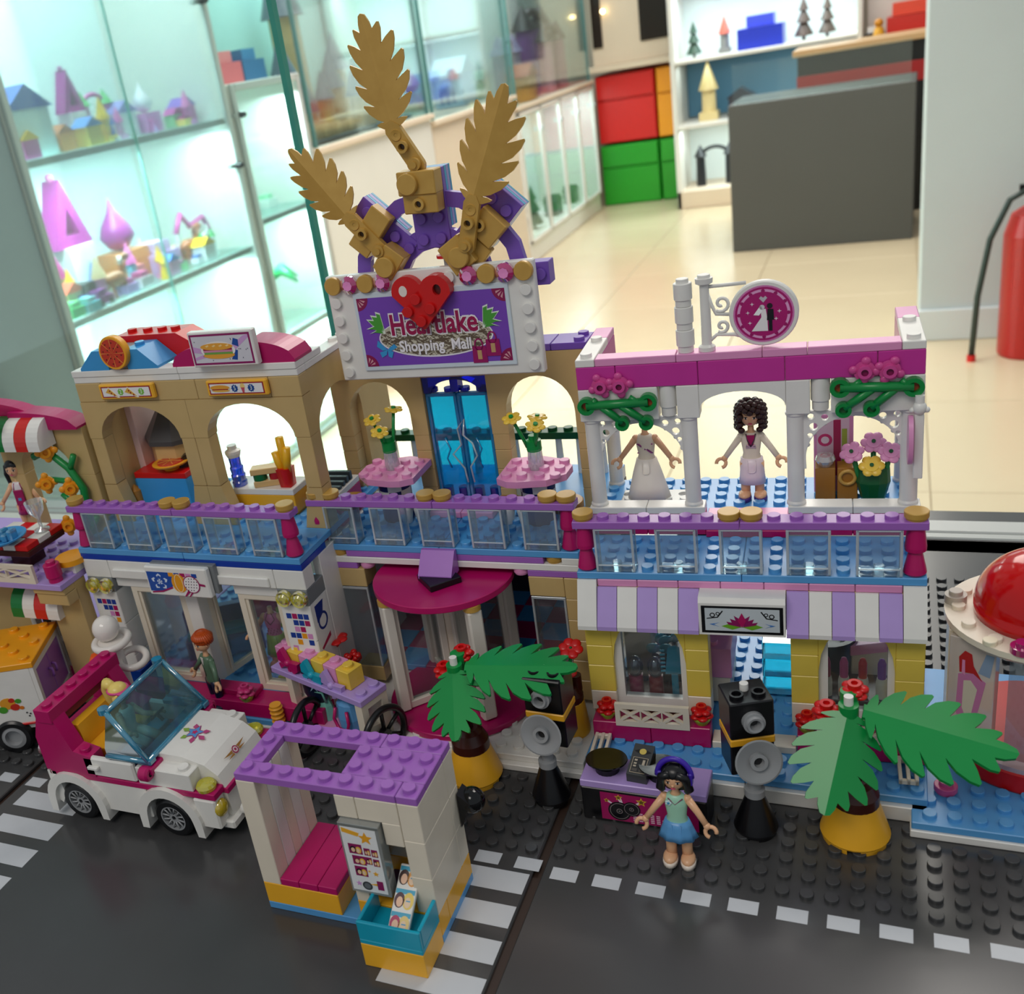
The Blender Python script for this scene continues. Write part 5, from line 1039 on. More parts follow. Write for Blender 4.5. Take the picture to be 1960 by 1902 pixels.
def f_(t):
    m_ = MB('mblue'); m_.box(0, 0, 0, 1.1, .4, 1.9); m_.build('back', t); m_ = MB('B07830'); m_.ring([(0, .5), (.42, .5), (.42, 1.5), (0, 1.9)], 16); m_.build('loaf', t, (.6, -.3, -.2)); m_ = MB('white'); m_.ring([(0, 0), (.46, 0), (.46, .3), (0, .3)], 16); m_.build('dish', t, (.6, -.3, 0))
simple('dispenser', 'brown and white dispenser at the left of the blue counter', 'dispenser', 'L', .45, 5.6, zl+.3, 0, f_)
# dark trolley and magenta counter seen between the left and middle buildings
def f_(t):
    m_ = MB('magenta'); m_.box(0, 0, 0, 2, 3, 1.9); m_.build('body', t); m_ = MB('white'); m_.box(0, .2, 1.9, 2, 3, 2.3); m_.build('top', t)
    for k in range(4): m_ = MB('3A4448'); m_.box(.1, .6+.5*k, 2.31, 1.9, .9+.5*k, 2.5+.12*k); m_.build('rack_bar', t)
simple('side_counter', 'magenta counter with dark racks between the food court and the mall', 'counter', 'M', -.9, 2.0, zb, 0, f_)
# ================================================================= PALMS
def palm(lab, x, y_, A, B, f1, f2, hub):
    t = thing('potted_palm', lab, 'potted palm', (x, y_, 0))
    def a(mb):
        mb.ring([(0, .25), (1.45, .25), (1.5, .35), (1.0, 2.05), (.98, 2.1), (0, 2.1)], 32, 'ory')
        for k in range(4): mb.ring([(0, 0), (1.42, 0), (1.46, .3), (0, .3)], 5, 'ory', a0=k*pi/2+.2, a1=k*pi/2+pi/2-.2)
    def b(mb): mb.ring([(.0, 2.0), (1.02, 2.0), (1.0, 2.5), (.75, 3.0), (.5, 3.2), (0, 3.25)], 24, 'brown')
    piece(t, 'pot', 'ppot', a, (0, 0, 0)); piece(t, 'soil', 'psoil', b, (0, 0, 0))
    mb = MB('brown'); mb.tube([(0, 0, 3.1), (hub[0]*.5, hub[1]*.5, 5), (hub[0], hub[1], 6.5)], .3); mb.build('trunk', t)
    mb = MB('green'); mb.cyl(hub[0], hub[1], 6.2, .42, .9, None, 18); mb.cyl(hub[0], hub[1]+.6, 6.2, .38, 1.2, None, 16); mb.box(hub[0]-.3, hub[1], 6.3, hub[0]+.3, hub[1]+.9, 6.7); mb.build('crown_hub', t)
    mb = MB('white'); mb.cyl(hub[0], hub[1], 7.1, .2, .42, None, 14); mb.build('pin', t)
    for bb, tt, nn, ws, bend in (A, B): leaf_on(t, bb, tt, nn, ws, 'green', .22, .0, 'palm_leaf', .16)
    for k, f in enumerate((f1, f2)):
        g_ = thing('red_flower', lab.split(' ')[0]+' palm red flower, '+('the upper one' if k == 0 else 'the lower left one'), 'flower', (x+f[0], y_+f[1], f[2]-.2))
        def a(mb): flower5(mb, 'red', .62); mb.at(0, 0, -.22, 0, 0, .5); flower5(mb, 'red', .66); mb.at()
        def b(mb): mb.cyl(0, 0, -.55, .25, .4, 'dgreen', 12)
        piece(g_, 'flower_head', 'pfl', a, (0, 0, 0), (.1, 0, 0)); piece(g_, 'stalk', 'pst', b, (0, 0, 0))
palm('left palm tree with two broad green leaves in a yellow cone pot', -5.45, 5.2,
     ((-.25, -.2, 6.95), (.7, -3.2, 4.75), (0, -.9, 1), 1.5, 0), ((.4, 0, 7.1), (6.2, .5, 7.3), (0, -.3, 1), 1.15, 0), (-.1, 1.0, 7.4), (-.95, .35, 6.7), (-.2, 0))
palm('right palm tree with two broad green leaves in a yellow cone pot', 13.3, 4.8,
     ((-.3, -.1, 6.9), (-1.1, -3.2, 3.6), (.25, -.9, 1), 1.5, 0), ((.3, .1, 6.9), (6.2, .0, 5.5), (.2, -.35, 1), 1.3, 0), (-.1, 1.0, 7.5), (-1.2, .3, 6.8), (-.3, .1))
# ================================================================= CAMERA / SPOTLIGHT STANDS
def camstand(lab, x, y_, rz):
    t = thing('flash_camera_stand', lab, 'camera stand', (x, y_, 0), 0)
    def cone(mb):
        mb.ring([(0, .2), (.95, .2), (1.0, .35), (.42, 2.1), (0, 2.1)], 26, 'black')
        for k in range(4): mb.ring([(0, 0), (.9, 0), (.95, .3), (0, .3)], 4, 'black', a0=k*pi/2+.25, a1=k*pi/2+pi/2-.25)
    piece(t, 'cone_foot', 'cst', cone, (0, 0, 0))
    def neck(mb): mb.cyl(0, 0, 2.1, .46, .35, 'grey', 20); mb.cyl(0, .1, 2.4, .3, .5, 'grey', 16); mb.box(-.3, 0, 2.7, .3, 1.0, 3.2, 'grey')
    piece(t, 'neck', 'cnk', neck, (0, 0, 0))
    M0 = (0, .3, 0)
    def cam_(mb):
        mb.box(-1.0, .2, 2.9, 1.0, 1.9, 4.55, 'black', .06); mb.box(-1.02, .1, 4.56, 1.02, 1.95, 4.95, 'ory', .05); mb.box(-1.0, .1, 4.96, 1.0, 1.95, 6.9, 'black', .06)
        for xx in (-.5, .5):
            M = mb.M; mb.M = M @ Matrix.Translation((xx, .7, 6.88)); mb.ring([(.2, .05), (.22, .2), (.32, .2), (.32, 0)], 16, 'black'); mb.M = M
    piece(t, 'camera_body', 'ccb', cam_, M0, (0, 0, rz))
    def lens(mb): mb.at(0, .1, 5.95, pi/2-.1, 0, 0).ring([(.2, .1), (.26, .5), (.36, .52), (.4, .35), (.5, .34), (.5, 0), (0, 0)], 24, 'grey'); mb.ring([(0, .12), (.22, .12)], 16, '2E3030')
    piece(t, 'lens', 'cln', lens, M0, (0, 0, rz))
    def dish(mb): mb.at(0, -.35, 4.1, pi/2-.25, 0, 0).ring([(0, .0), (.35, .0), (1.05, .28), (1.08, .34), (1.0, .36), (.4, .12), (.4, .4), (.24, .4), (.2, .1)], 32, 'grey'); mb.ring([(0, .12), (.22, .12)], 16, '1A1A1C'); mb.at(0, -.3, 3.2, 0, 0, 0).box(-.18, -.1, 0, .18, .2, .7, 'grey')
    piece(t, 'reflector_dish', 'cds', dish, M0, (0, 0, rz))
    def pin(mb): mb.cyl(0, 1.2, 6.9, .2, .35, 'white', 14)
    piece(t, 'pin', 'cpn', pin, M0, (0, 0, rz))
camstand('black camera stand with a grey dish between the left palm and the desk', -.95, 4.35, -.05); camstand('black camera stand turned to the right beside the record player girl', 9.05, 4.2, .42)
# ================================================================= RECORD DESK
t = thing('record_desk', 'black record desk with a lavender top and magenta picture behind the girl', 'desk', (1.0, 3.2, 0))
mb = MB('black'); mb.box(.02, .02, .02, 6.0, 2, 1.98, None, .05); mb.build('desk_body', t); mb = MB('llav'); mb.box(0, 0, 2.0, 6.02, 2.02, 2.4, None, .04); mb.build('desk_top', t)
mb = MB()
def q(o, m, k, h=()): mb.decal(o, .015-.006*k, m, holes=h)
q(rect(.95, .18, 5.6, 1.82), 'A81660', 0)
for cx, cz, r in ((1.85, .78, .5), (2.45, 1.0, .38)):
    for k, (f, c) in enumerate(((1.12, '0C0C10'), (.95, '8A7E80'), (.88, '111116'), (.3, '8A7E80'), (.22, '0C0C10'), (.1, '777777'))): q(circ(cx, cz, r*f, 26), c, 1+k*.5+(3 if r < .45 else 0))
for cx, cz, r, ox in ((1.25, 1.35, .14, 1.6), (1.85, 1.6, .2, 2.0), (2.95, 1.5, .27, 2.35)):
    q([(ox, 1.1), (ox+.1, 1.1), (cx+.12, cz), (cx-.1, cz)], 'F0DCE8', 1)
    st = lambda s_: [(cx+s_*r*(1 if k % 2 == 0 else .45)*sin(pi*k/5), cz+s_*r*(1 if k % 2 == 0 else .45)*cos(pi*k/5)) for k in range(10)]
    q(st(1), 'E8B83C', 2); q(st(.6), '6E5A20', 3)
for i in range(10):
    for j in range(int(3+3*abs(sin(i*1.3)))): q(rect(2.5+.28*i, .3+.11*j, 2.68+.28*i, .36+.11*j), 'EFC8DC', 1)
mb.build('record_picture', t)
for k, (x, lab) in enumerate(((1.15, 'left black record on the lavender desk'), (3.75, 'right black record behind the girl'))):
    r_ = thing('record', lab, 'record', (1.0+x, 4.25, 2.4)); mb = MB('black'); mb.ring([(0, 0), (.6, 0), (.6, .3), (0, .3)], 18); mb.build('spindle', r_)
    mb = MB(P('0A0A08', .12)); mb.at(0, 0, .55, -.12, 0, 0).ring([(0, -.2), (.3, -.2), (1.0, 0), (1.02, .05), (1.0, .09), (0, .07)], 40, None); mb.build('disc', r_)
r_ = thing('mixer', 'dark grey mixer tile with printed buttons between the two records', 'mixer', (3.25, 3.55, 2.4), -.08); mb = MB('3E4040'); mb.prism([(0, 0), (1.7, 0), (1.7, 1.0), (0, .45)], -.0, .98, plane='yz'); mb.build('body', r_)
mb = MB(); mb.at(0, 0, .465, math.atan(.55/1.7), 0, 0)
def q(o, m, k): mb.prism(o, .006*k, .006*k+.006, m, plane='xy')
q(rect(.12, .12, .86, 1.0), 'B8A890', 0); q(rect(.15, .15, .83, .97), '2C2C2C', 1); q(circ(.5, 1.35, .17, 16), 'D8C060', 1); q([(.1, 1.35), (.32, 1.25), (.32, 1.45)], '111111', 1); q([(.9, 1.35), (.68, 1.25), (.68, 1.45)], '111111', 1)
for x0, y0, x1, y1 in ((.2, .2, .45, .36), (.55, .2, .8, .36), (.22, .45, .36, .54), (.22, .6, .36, .69), (.22, .78, .36, .88), (.62, .55, .74, .88)): q(rect(x0, y0, x1, y1), 'B8AC98' if x1-x0 < .2 else '55504A', 2)
mb.build('button_sticker', r_)
# ================================================================= PHOTO BOOTH
BT = rootB('B', 'white photo booth with a lavender studded roof and a teal tray at its front', 'photo_booth')
def bb(name, x0, y0, z0, x1, y1, z1, m, **kw): mb = MB(m); mb.box(x0+.012, y0+.012, z0+.004, x1-.012, y1-.012, z1, None, .03); return mb.build(name, BT, **kw)
bb('plate', 0, 0, 0, 9, 4, .4, 'blue')
bb('brick', 0, 0, .4, 4, 4, 1.6, 'ory'); bb('brick', 5, 0, .4, 9, 1, 1.6, 'ory'); bb('brick', 8, 1, .4, 9, 4, 1.6, 'ory'); bb('brick', 5, 3, .4, 8, 4, 1.6, 'ory')
for k in range(3): bb('tile', 1+k, 0, 1.6, 2+k, 4, 2.0, 'magenta')
for k, (a, b) in enumerate(((0, .9), (.9, 1.7), (1.7, 2.4), (2.4, 3.2), (3.2, 4))): bb('brick', 0, a, 1.6, 1, b, 7.57, ('ivory', 'white')[k % 2])
for a, b in ((1.6, 3.6), (3.6, 5.6), (5.6, 7.57)): bb('brick', 5, 3, a, 9, 4, b, 'ivory')
bb('brick', 8, 0, 1.6, 9, 3, 3.6, 'ivory'); bb('brick', 8, 0, 3.6, 9, 3, 5.6, 'ivory'); bb('brick', 8, 0, 5.6, 9, 3, 7.57, 'ivory')
bb('brick', 5, 0, 6.4, 6, 1, 7.57, 'ivory'); bb('brick', 6, 0, 6.4, 8, 1, 7.57, 'ivory'); bb('brick', 7.1, 0, 5.2, 8, 1, 6.4, 'ivory'); bb('brick', 5, 1, 1.6, 5.4, 3, 7.57, 'ivory'); bb('brick', 5, 0, 1.6, 5.7, 1, 2.8, 'ivory')
bb('brick', 5.4, 1, 5.5, 8, 3, 6.0, '2A1E44'); bb('plate', 5.4, 1, .4, 8, 3, .8, '3A2A5A')
# roof: frame plates with a square opening
def bp(x0, y0, x1, y1, z=7.57):
    key = ('bp', x1-x0, y1-y0)
    def mk(mb):
        mb.box(.012, .012, 0, x1-x0-.012, y1-y0-.012, .4, 'lav')
        for i in range(x1-x0):
            for j in range(y1-y0): mb.stud(i+.5, j+.5, .395, 'lav', 18)
    piece(BT, 'roof_plate', key, mk, (x0, y0, z))
for r_ in ((0, 3, 6, 4), (6, 3, 9, 4), (0, 1, 1, 3), (0, 0, 8, 1), (8, 0, 9, 1), (5, 1, 9, 3)): bp(*r_)
# door panel with the strip of portraits
mb = MB(G('C8CCC8', .6, .12)); mb.box(5.1, -.32, 2.5, 7.05, -.26, 6.35, None, .02); mb.box(5.1, -.32, 6.2, 7.05, .3, 6.38, None, .02); mb.box(6.95, -.3, 2.5, 7.05, .3, 6.3, None, .02); mb.build('clear_panel', BT)
mb = MB()
def q(o, m, k): mb.decal(o, -.325-.006*k, m)
q(rect(5.2, 2.65, 6.9, 6.2), 'EDEEEE', 0)
q([(5.25, 6.15), (5.25, 5.9), (6.0, 5.75), (6.1, 5.95)], 'F0B030', 1); cx, cz = 6.35, 5.7; q([(cx+.35*(1 if k % 2 == 0 else .45)*sin(pi*k/5), cz+.35*(1 if k % 2 == 0 else .45)*cos(pi*k/5)) for k in range(10)], 'F0A828', 2)
def face_card(x, z, w_, h_, hair, bg='8E1A5A'):
    q(rect(x, z, x+w_, z+h_), bg, 1); q(circ(x+w_*.33, z+h_*.45, w_*.24, 12, h_*.32), hair, 2); q(circ(x+w_*.33, z+h_*.4, w_*.15, 12, h_*.22), 'F0C8A8', 3); q(circ(x+w_*.72, z+h_*.42, w_*.22, 12, h_*.34), 'EFC04A', 2); q(circ(x+w_*.7, z+h_*.38, w_*.13, 12, h_*.22), 'F2D0B0', 3)
for x, z, w_, h_, c in ((5.42, 4.75, .65, .55, '17121A'), (5.5, 4.15, .65, .5, '7A2A3A'), (5.5, 3.5, .6, .55, '17121A'), (6.15, 4.75, .3, .4, '7A3A2A'), (6.5, 4.72, .3, .4, '7A3A2A'), (6.15, 4.25, .3, .4, '17121A'), (6.5, 4.2, .3, .4, '17121A')): face_card(x, z, w_, h_, c)
q(circ(5.95, 2.98, .24, 18), '3E4448', 2); q(circ(5.95, 2.98, .16, 16), '6A7074', 3); q(rect(6.45, 2.85, 6.75, 3.35), '8E1A5A', 2); q([(6.1, 3.1), (6.5, 3.2), (6.5, 3.05)], 'F0B030', 2)
for cx, cz, r, c in ((6.5, 3.75, .15, 'F0B030'), (6.2, 3.85, .08, 'F0B030'), (5.55, 3.05, .16, 'D8A0D8')): q([(cx+r*(1 if k % 2 == 0 else .45)*sin(pi*k/5), cz+r*(1 if k % 2 == 0 else .45)*cos(pi*k/5)) for k in range(10)], c, 2)
mb.build('portrait_sticker', BT)
# tray in front
bb('brick', 6, -2, 0, 9, 0, 1.3, 'ory')
mb = MB('teal'); mb.box(6.01, -1.99, 1.3, 8.99, -.01, 1.55); mb.box(6.01, -1.99, 1.55, 8.99, -1.82, 2.55); mb.box(6.01, -1.8, 1.55, 6.18, -.01, 2.55); mb.box(8.82, -1.8, 1.55, 8.99, -.01, 2.55); mb.build('tray', BT)
st = thing('photo_strip', 'white strip of portrait photos sliding into the teal tray', 'photo strip', W('B', 7.2, -1.55, 1.62), FR['B'][2])
mb = MB('white'); mb.at(0, 0, 0, .62, 0, 0).box(0, 0, 0, .98, 3.0, .2); mb.at(); mb.build('strip', st)
mb = MB(); mb.at(0, 0, 0, .62, 0, 0)
def q(o, m, k): mb.prism(o, .2+.006*k, .206+.006*k, m, plane='xy')
for k, (h1, h2, bg) in enumerate((('B82860', 'EFD080', '3AA8C8'), ('4A2030', 'F0D060', '3AA8C8'), ('3A1C18', 'E8A040', '3AA8C8'))):
    y0 = .06+.96*k; q(rect(.04, y0+.72, .94, y0+.92), bg, 0); q(circ(.28, y0+.45, .24, 16, .33), h1, 1); q(circ(.3, y0+.38, .15, 14, .22), 'F2C4A4', 2); q(circ(.7, y0+.45, .25, 16, .36), h2, 1); q(circ(.68, y0+.38, .15, 14, .22), 'F2D2B0', 2); q(rect(.6, y0+.42, .8, y0+.47), '3AA0C8', 3)
mb.build('portraits', st)
t = thing('black_ball', 'glossy black ball on a wedge fixed to the rear corner of the booth', 'ball', W('B', 9.05, 4.1, 4.3), 0)
mb = MB(P('050507', .08)); mb.sph(.45, .1, .3, .62, n=28, m=18); mb.build('ball', t); mb = MB('black'); mb.prism([(0, 1.0), (.6, .5), (0, -.9)], -.5, .3); mb.build('wedge', t)
# ================================================================= CAR
CR = thing('toy_car', 'white and magenta open toy car with an aqua windscreen', 'car', (0, 0, 0))
def cb(name, x0, y0, z0, x1, y1, z1, m, b=.04, **kw): mb = MB(m); mb.box(x0, y0, z0, x1, y1, z1, None, b); return mb.build(name, CR, **kw)
cb('chassis', -27.2, -2.2, .55, -16.6, 2.4, 1.0, 'dgrey'); cb('side_panel', -25.0, -2.75, .95, -21.0, -2.3, 2.85, 'white'); cb('side_panel', -25.0, 2.3, .95, -21.0, 2.75, 2.85, 'white')
cb('stripe_plate', -27.4, -2.8, 2.86, -16.9, 2.8, 3.24, 'magenta'); cb('floor', -27.0, -2.2, 1.0, -17.0, 2.2, 2.85, 'dgrey')
cb('door', -24.7, -2.85, 3.28, -21.3, -2.5, 4.5, 'white', .1); cb('door', -24.7, 2.5, 3.28, -21.3, 2.85, 4.5, 'white', .1); cb('door_handle', -24.3, -3.1, 3.85, -23.6, -2.85, 4.05, 'white', .04)
cb('side_block', -21.2, -2.8, 3.25, -17.7, -1.9, 4.3, 'white'); cb('side_block', -21.2, 1.9, 3.25, -17.7, 2.8, 4.3, 'white')
for sx_, sy_ in ((-18.3, -2.35), (-18.3, 2.35)): mb = MB('white'); mb.stud(sx_, sy_, 4.29); mb.build('stud', CR)
# rear magenta body and roll bar
mb = MB('magenta'); mb.prism([(-27.6, 3.25), (-24.1, 3.25), (-24.1, 4.5), (-25.2, 4.75), (-26.0, 6.9), (-27.0, 6.9), (-27.6, 5.4)], -2.85, -1.9); mb.stud(-24.7, -2.4, 4.6); mb.build('rear_pillar', CR)
mb = MB('magenta'); mb.prism([(-27.6, 3.25), (-24.1, 3.25), (-24.1, 4.5), (-25.2, 4.75), (-26.0, 6.9), (-27.0, 6.9), (-27.6, 5.4)], 1.9, 2.85); mb.build('rear_pillar', CR)
mb = MB('magenta'); mb.box(-27.0, -2.95, 6.5, -25.9, 3.0, 7.3); 
for k in range(6): mb.stud(-26.4, -2.45+k, 7.29)
mb.build('roll_bar', CR); cb('rear_panel', -27.6, -1.9, 3.25, -27.0, 1.9, 4.8, 'magenta'); cb('rear_shelf', -26.9, -1.9, 5.9, -26.2, 1.9, 6.5, '7A0E38')
mb = MB(G('C81030', .3, .15)); mb.cyl(-27.9, -2.1, 3.9, .32, .3); mb.cyl(-27.9, -2.1, 2.9, .3, .3); mb.at(-27.6, -2.35, 4.3, 0, -pi/2, 0).ring([(0, .35), (.42, .3), (.48, 0), (0, 0)], 18); mb.at(-27.4, -2.35, 3.0, 0, -pi/2, 0).ring([(0, .35), (.42, .3), (.48, 0), (0, 0)], 18); mb.at(); mb.build('tail_light', CR)
mb = MB('white'); mb.prism([(-27.7, 3.1), (-27.1, 3.1), (-26.9, 1.6), (-27.3, .9), (-27.7, 1.2)], -2.8, 2.8); mb.build('rear_bumper', CR); cb('number_plate', -27.9, -2.6, .6, -27.4, -1.4, 1.6, 'grey')
# seats
cb('seat', -25.4, -1.6, 3.3, -23.4, 1.6, 4.2, 'ory'); mb = MB('ory'); mb.prism([(-26.0, 3.3), (-25.3, 3.3), (-25.5, 5.6), (-26.1, 5.6)], -1.7, 1.7); mb.build('seat_back', CR); cb('teal_tile', -23.6, -1.9, 3.25, -22.4, 1.9, 3.9, 'teal')
# bonnet and nose
mb = MB('white'); mb.prism([(-20.4, 3.25), (-20.4, 4.75), (-18.6, 4.7), (-17.3, 4.35), (-16.6, 3.8), (-16.3, 3.1), (-16.25, 1.2), (-17.2, 1.0), (-17.2, 3.25)], -1.95, 1.95); mb.build('bonnet', CR)
mb = MB('magenta'); mb.box(-16.9, -1.99, 2.75, -16.15, 1.99, 3.1); mb.build('nose_stripe', CR)
cb('yellow_trim', -20.8, -2.0, 4.3, -20.42, 2.0, 4.8, 'yellow')
mb = MB(); mb.at(-19.1, 0, 4.745, 0, .03, 0)
def q(o, m, k): mb.prism(o, .006*k, .006*k+.006, m, plane='xy')
for r, c, k in ((.62, 'A8346C', 0), (.52, '5A9AD8', 1), (.2, 'C82868', 3)):
    q([(r*(1 if j % 2 == 0 else .5)*cos(pi*j/5+.3), .05+r*(1 if j % 2 == 0 else .5)*sin(pi*j/5+.3)) for j in range(10)], c, k)
for a, L in ((-1.2, .9), (-.4, 1.0), (.4, .9), (2.0, .8), (2.9, .9), (-2.3, .8)):
    c_, s_ = cos(a), sin(a); q([(.35*c_, .35*s_), (L*.7*c_-.17*s_, L*.7*s_+.17*c_), (L*c_, L*s_), (L*.7*c_+.17*s_, L*.7*s_-.17*c_)], ('C04A80', '8CB04A')[int(a*10) % 2], .5)
mb.build('flower_sticker', CR)
mb = MB(); mb.at(-16.78, 0, 4.02, 0, radians(50), 0)
def q(o, m, k): mb.prism(o, .09+.006*k, .096+.006*k, m, plane='xy')
q([(-.05, -1.0), (.12, -.3), (-.05, -.2)], 'A87838', 0); q([(-.05, 1.0), (.12, .3), (-.05, .2)], 'A87838', 0); q([(.2, -.8), (.25, -.25), (.12, -.25)], 'A87838', 0); q([(.2, .8), (.25, .25), (.12, .25)], 'A87838', 0); q(circ(.06, 0, .22, 18), 'A8345C', 1); q(circ(.06, 0, .15, 16), 'E8D8D8', 2); q(circ(.06, 0, .08, 12), 'A8345C', 3); mb.build('badge_sticker', CR)
for s_, y0 in ((-1, -2.85), (1, 1.95)):
    cb('front_block', -17.9, y0, 1.0, -16.5, y0+.9, 2.85, 'white', .1); cb('front_ledge', -17.6, y0, 2.9, -16.4, y0+.95, 3.3, 'magenta')
    mb = MB(G('E8E018', .5, .15, .1)); mb.ring([(0, 0), (.5, 0), (.55, .2), (.45, .35), (.25, .4), (0, .42)], 20); mb.build('yellow_lamp', CR, (-17.1, y0+.45, 3.32))
    mb = MB(G('E8CC10', .35, .15, .1)); mb.sph(0, 0, 0, .3, .46, .5); mb.build('head_lamp', CR, (-16.5, y0+.42, 2.2))
cb('bumper', -16.75, -2.4, .75, -16.0, 2.4, 1.3, 'white', .1)
for yy in (-1.3, 1.3): mb = MB('white'); mb.at(-16.05, yy, 1.35, 0, pi/2, 0).ring([(0, 0), (.32, 0), (.32, .35), (0, .35)], 16); mb.build('bumper_stud', CR)
# wheel arches, tyres, rims
def fender(mb):
    n = 14; o = arc(0, 0, 2.05, pi*.97, pi*.03, n); i = arc(0, 0, 1.5, pi*.03, pi*.97, n); mb.prism([(x, z) for x, z in o]+[(2.05, -.75), (1.6, -.75)]+i+[(-1.6, -.75), (-2.05, -.75)], -.55, .45, 'white')
def tyre(mb): mb.at(0, 0, 0, pi/2).ring([(.78, -.5), (1.05, -.5), (1.18, -.38), (1.18, .38), (1.05, .5), (.78, .5), (.78, -.5)], 36, '121214')
def rim(mb):
    mb.at(0, 0, 0, pi/2).ring([(.8, .48), (.7, .48), (.7, .2), (0, .2)], 30, 'grey')
    mb.ring([(.14, .42), (.3, .42), (.3, .15)], 6, 'grey')
    for k in range(6): a = pi*k/3; mb.at(0, 0, 0, pi/2).ring([(0, 0)], 3) if False else None; mb.at(0, 0, 0); c_, s_ = cos(a), sin(a); n_ = Vector((-s_, 0, c_))*.09; mb.tube([(.25*c_+n_.x, -.4, .25*s_+n_.z), (.74*c_+n_.x*2, -.42, .74*s_+n_.z*2)], .05, 'grey', 6); mb.tube([(.25*c_-n_.x, -.4, .25*s_-n_.z), (.74*c_-n_.x*2, -.42, .74*s_-n_.z*2)], .05, 'grey', 6)
    mb.at(0, 0, 0, pi/2).ring([(0, .22), (.7, .22)], 20, '3A3C3E'); mb.at()
for x in (-26.0, -19.6):
    for s_ in (-1, 1):
        r_ = (0, 0, 0 if s_ < 0 else pi)
        piece(CR, 'wheel_arch', 'fend', fender, (x, s_*2.5, 1.2), r_); w_ = piece(CR, 'wheel', 'tyre', tyre, (x, s_*2.35, 1.19), r_); piece(w_, 'rim', 'rim', rim, (0, 0, 0))
# windscreen
g1 = G('A8D4DC', .93, .02, .04); g2 = G('22B4DC', .55, .18, .08)
def quad_frame(name, P4, th, rims):
    """thin clear sheet through four corners with a coloured edge tube"""
    mb = MB(g1); a, b, c, d = [Vector(p) for p in P4]; n = (b-a).cross(d-a).normalized()*th; V = [a, b, c, d, a+n, b+n, c+n, d+n]
    mb.add([tuple(v) for v in V], [[0, 1, 2, 3], [7, 6, 5, 4], [0, 4, 5, 1], [1, 5, 6, 2], [2, 6, 7, 3], [3, 7, 4, 0]], g1); mb.build(name, CR)
    for (i, j) in rims:
        mb = MB(g2); p, q_ = Vector(P4[i]), Vector(P4[j]); mb.tube([p, q_], .16, g2, 8); mb.build('windscreen_edge', CR)
WA, WB, WC, WD = (-20.2, -2.7, 4.75), (-20.2, 2.7, 4.75), (-22.3, 2.5, 7.4), (-22.3, -2.5, 7.4)
quad_frame('windscreen', (WA, WB, WC, WD), .06, ((0, 1), (1, 2), (2, 3), (3, 0)))
for s_ in (-1, 1): quad_frame('side_screen', ((-20.2, 2.7*s_, 4.75), (-22.9, 2.75*s_, 4.75), (-22.9, 2.75*s_, 5.2), (-22.3, 2.5*s_, 7.4)), .05, ((0, 1),))
mb = MB(g2); mb.box(-22.9, -2.8, 4.55, -20.0, -2.3, 4.85); mb.box(-20.9, -2.3, 4.6, -20.1, 2.3, 4.9); mb.box(-22.9, 2.3, 4.55, -20.0, 2.8, 4.85); mb.build('windscreen_base', CR)
for s_ in (-1, 1): mb = MB(g2); mb.cyl(-22.5, 2.4*s_, 7.3, .3, .3, g2, 14); mb.build('hinge_stud', CR)
mb = MB('101214'); mb.at(-21.9, .6, 5.2, 0, -.7, 0); mb.tube([(.45*cos(2*pi*k/18), .45*sin(2*pi*k/18), 0) for k in range(18)], .08, None, 8, True); mb.cyl(0, 0, -.5, .1, .5); mb.at(); mb.build('steering_wheel', CR)
for s_ in (-1, 1): mb = MB('magenta'); mb.at(-20.6, s_*3.0, 4.2, 0, pi/2, 0).ring([(.16, .6), (.3, .6), (.42, .5), (.42, .1), (.36, 0), (0, 0)], 18, ); mb.at().box(-20.4, min(s_*1.9, s_*3), 4.1, -19.9, max(s_*1.9, s_*3), 4.5); mb.build('wing_mirror', CR)
# ================================================================= WHITE TRAILER
vx, vy, vr = -32.55, 2.55, radians(24)
FR['V'] = (vx, vy, vr)
VT = thing('food_trailer', 'white food trailer with an orange studded roof and purple doors at the left edge', 'trailer', (vx, vy, 0), vr)
def vb(name, x0, y0, z0, x1, y1, z1, m, b=.05): mb = MB(m); mb.box(x0, y0, z0, x1, y1, z1, None, b); return mb.build(name, VT)
vb('body', -8, 0, 2.0, -.25, 5, 5.85, 'white'); 
mb = MB('white'); mb.prism(rect(0, 2.0, 5, 5.85), -.25, 0, None, [rect(.35, 2.5, 4.65, 5.5)], 'yz'); mb.build('door_frame', VT)
for y0, y1 in ((.4, 2.46), (2.5, 4.6)): vb('door', -.2, y0, 2.55, -.06, y1, 5.45, 'lav')
for yy in (2.1, 2.75): mb = MB('lav'); mb.tube([(-.05, yy, 4.5), (.15, yy, 4.45), (.18, yy, 4.1), (.1, yy, 3.9)], .09); mb.build('door_handle', VT)
mb = MB('F6A61E'); mb.box(-8, -.05, 5.87, .05, 5.05, 6.25)
for i in range(8):
    for j in range(5):
        if (i+j) % 2 == 0 or i > 3: mb.stud(-.6-i*1.0, .5+j, 6.24, None)
mb.build('roof', VT)
vb('base', -8, .2, 1.5, -.4, 4.8, 2.0, 'white'); vb('red_strip', -2.4, -.05, 1.9, -.2, .2, 2.1, 'red')
w_ = piece(VT, 'wheel', 'tyre', tyre, (-2.6, .3, 1.19)); piece(w_, 'rim', 'rim2', lambda mb: mb.at(0, 0, 0, pi/2).ring([(.78, .45), (.55, .5), (.5, .2), (0, .2)], 24, 'grey'), (0, 0, 0))
piece(VT, 'wheel', 'tyre', tyre, (-2.6, 4.7, 1.19))
mb = MB(); 
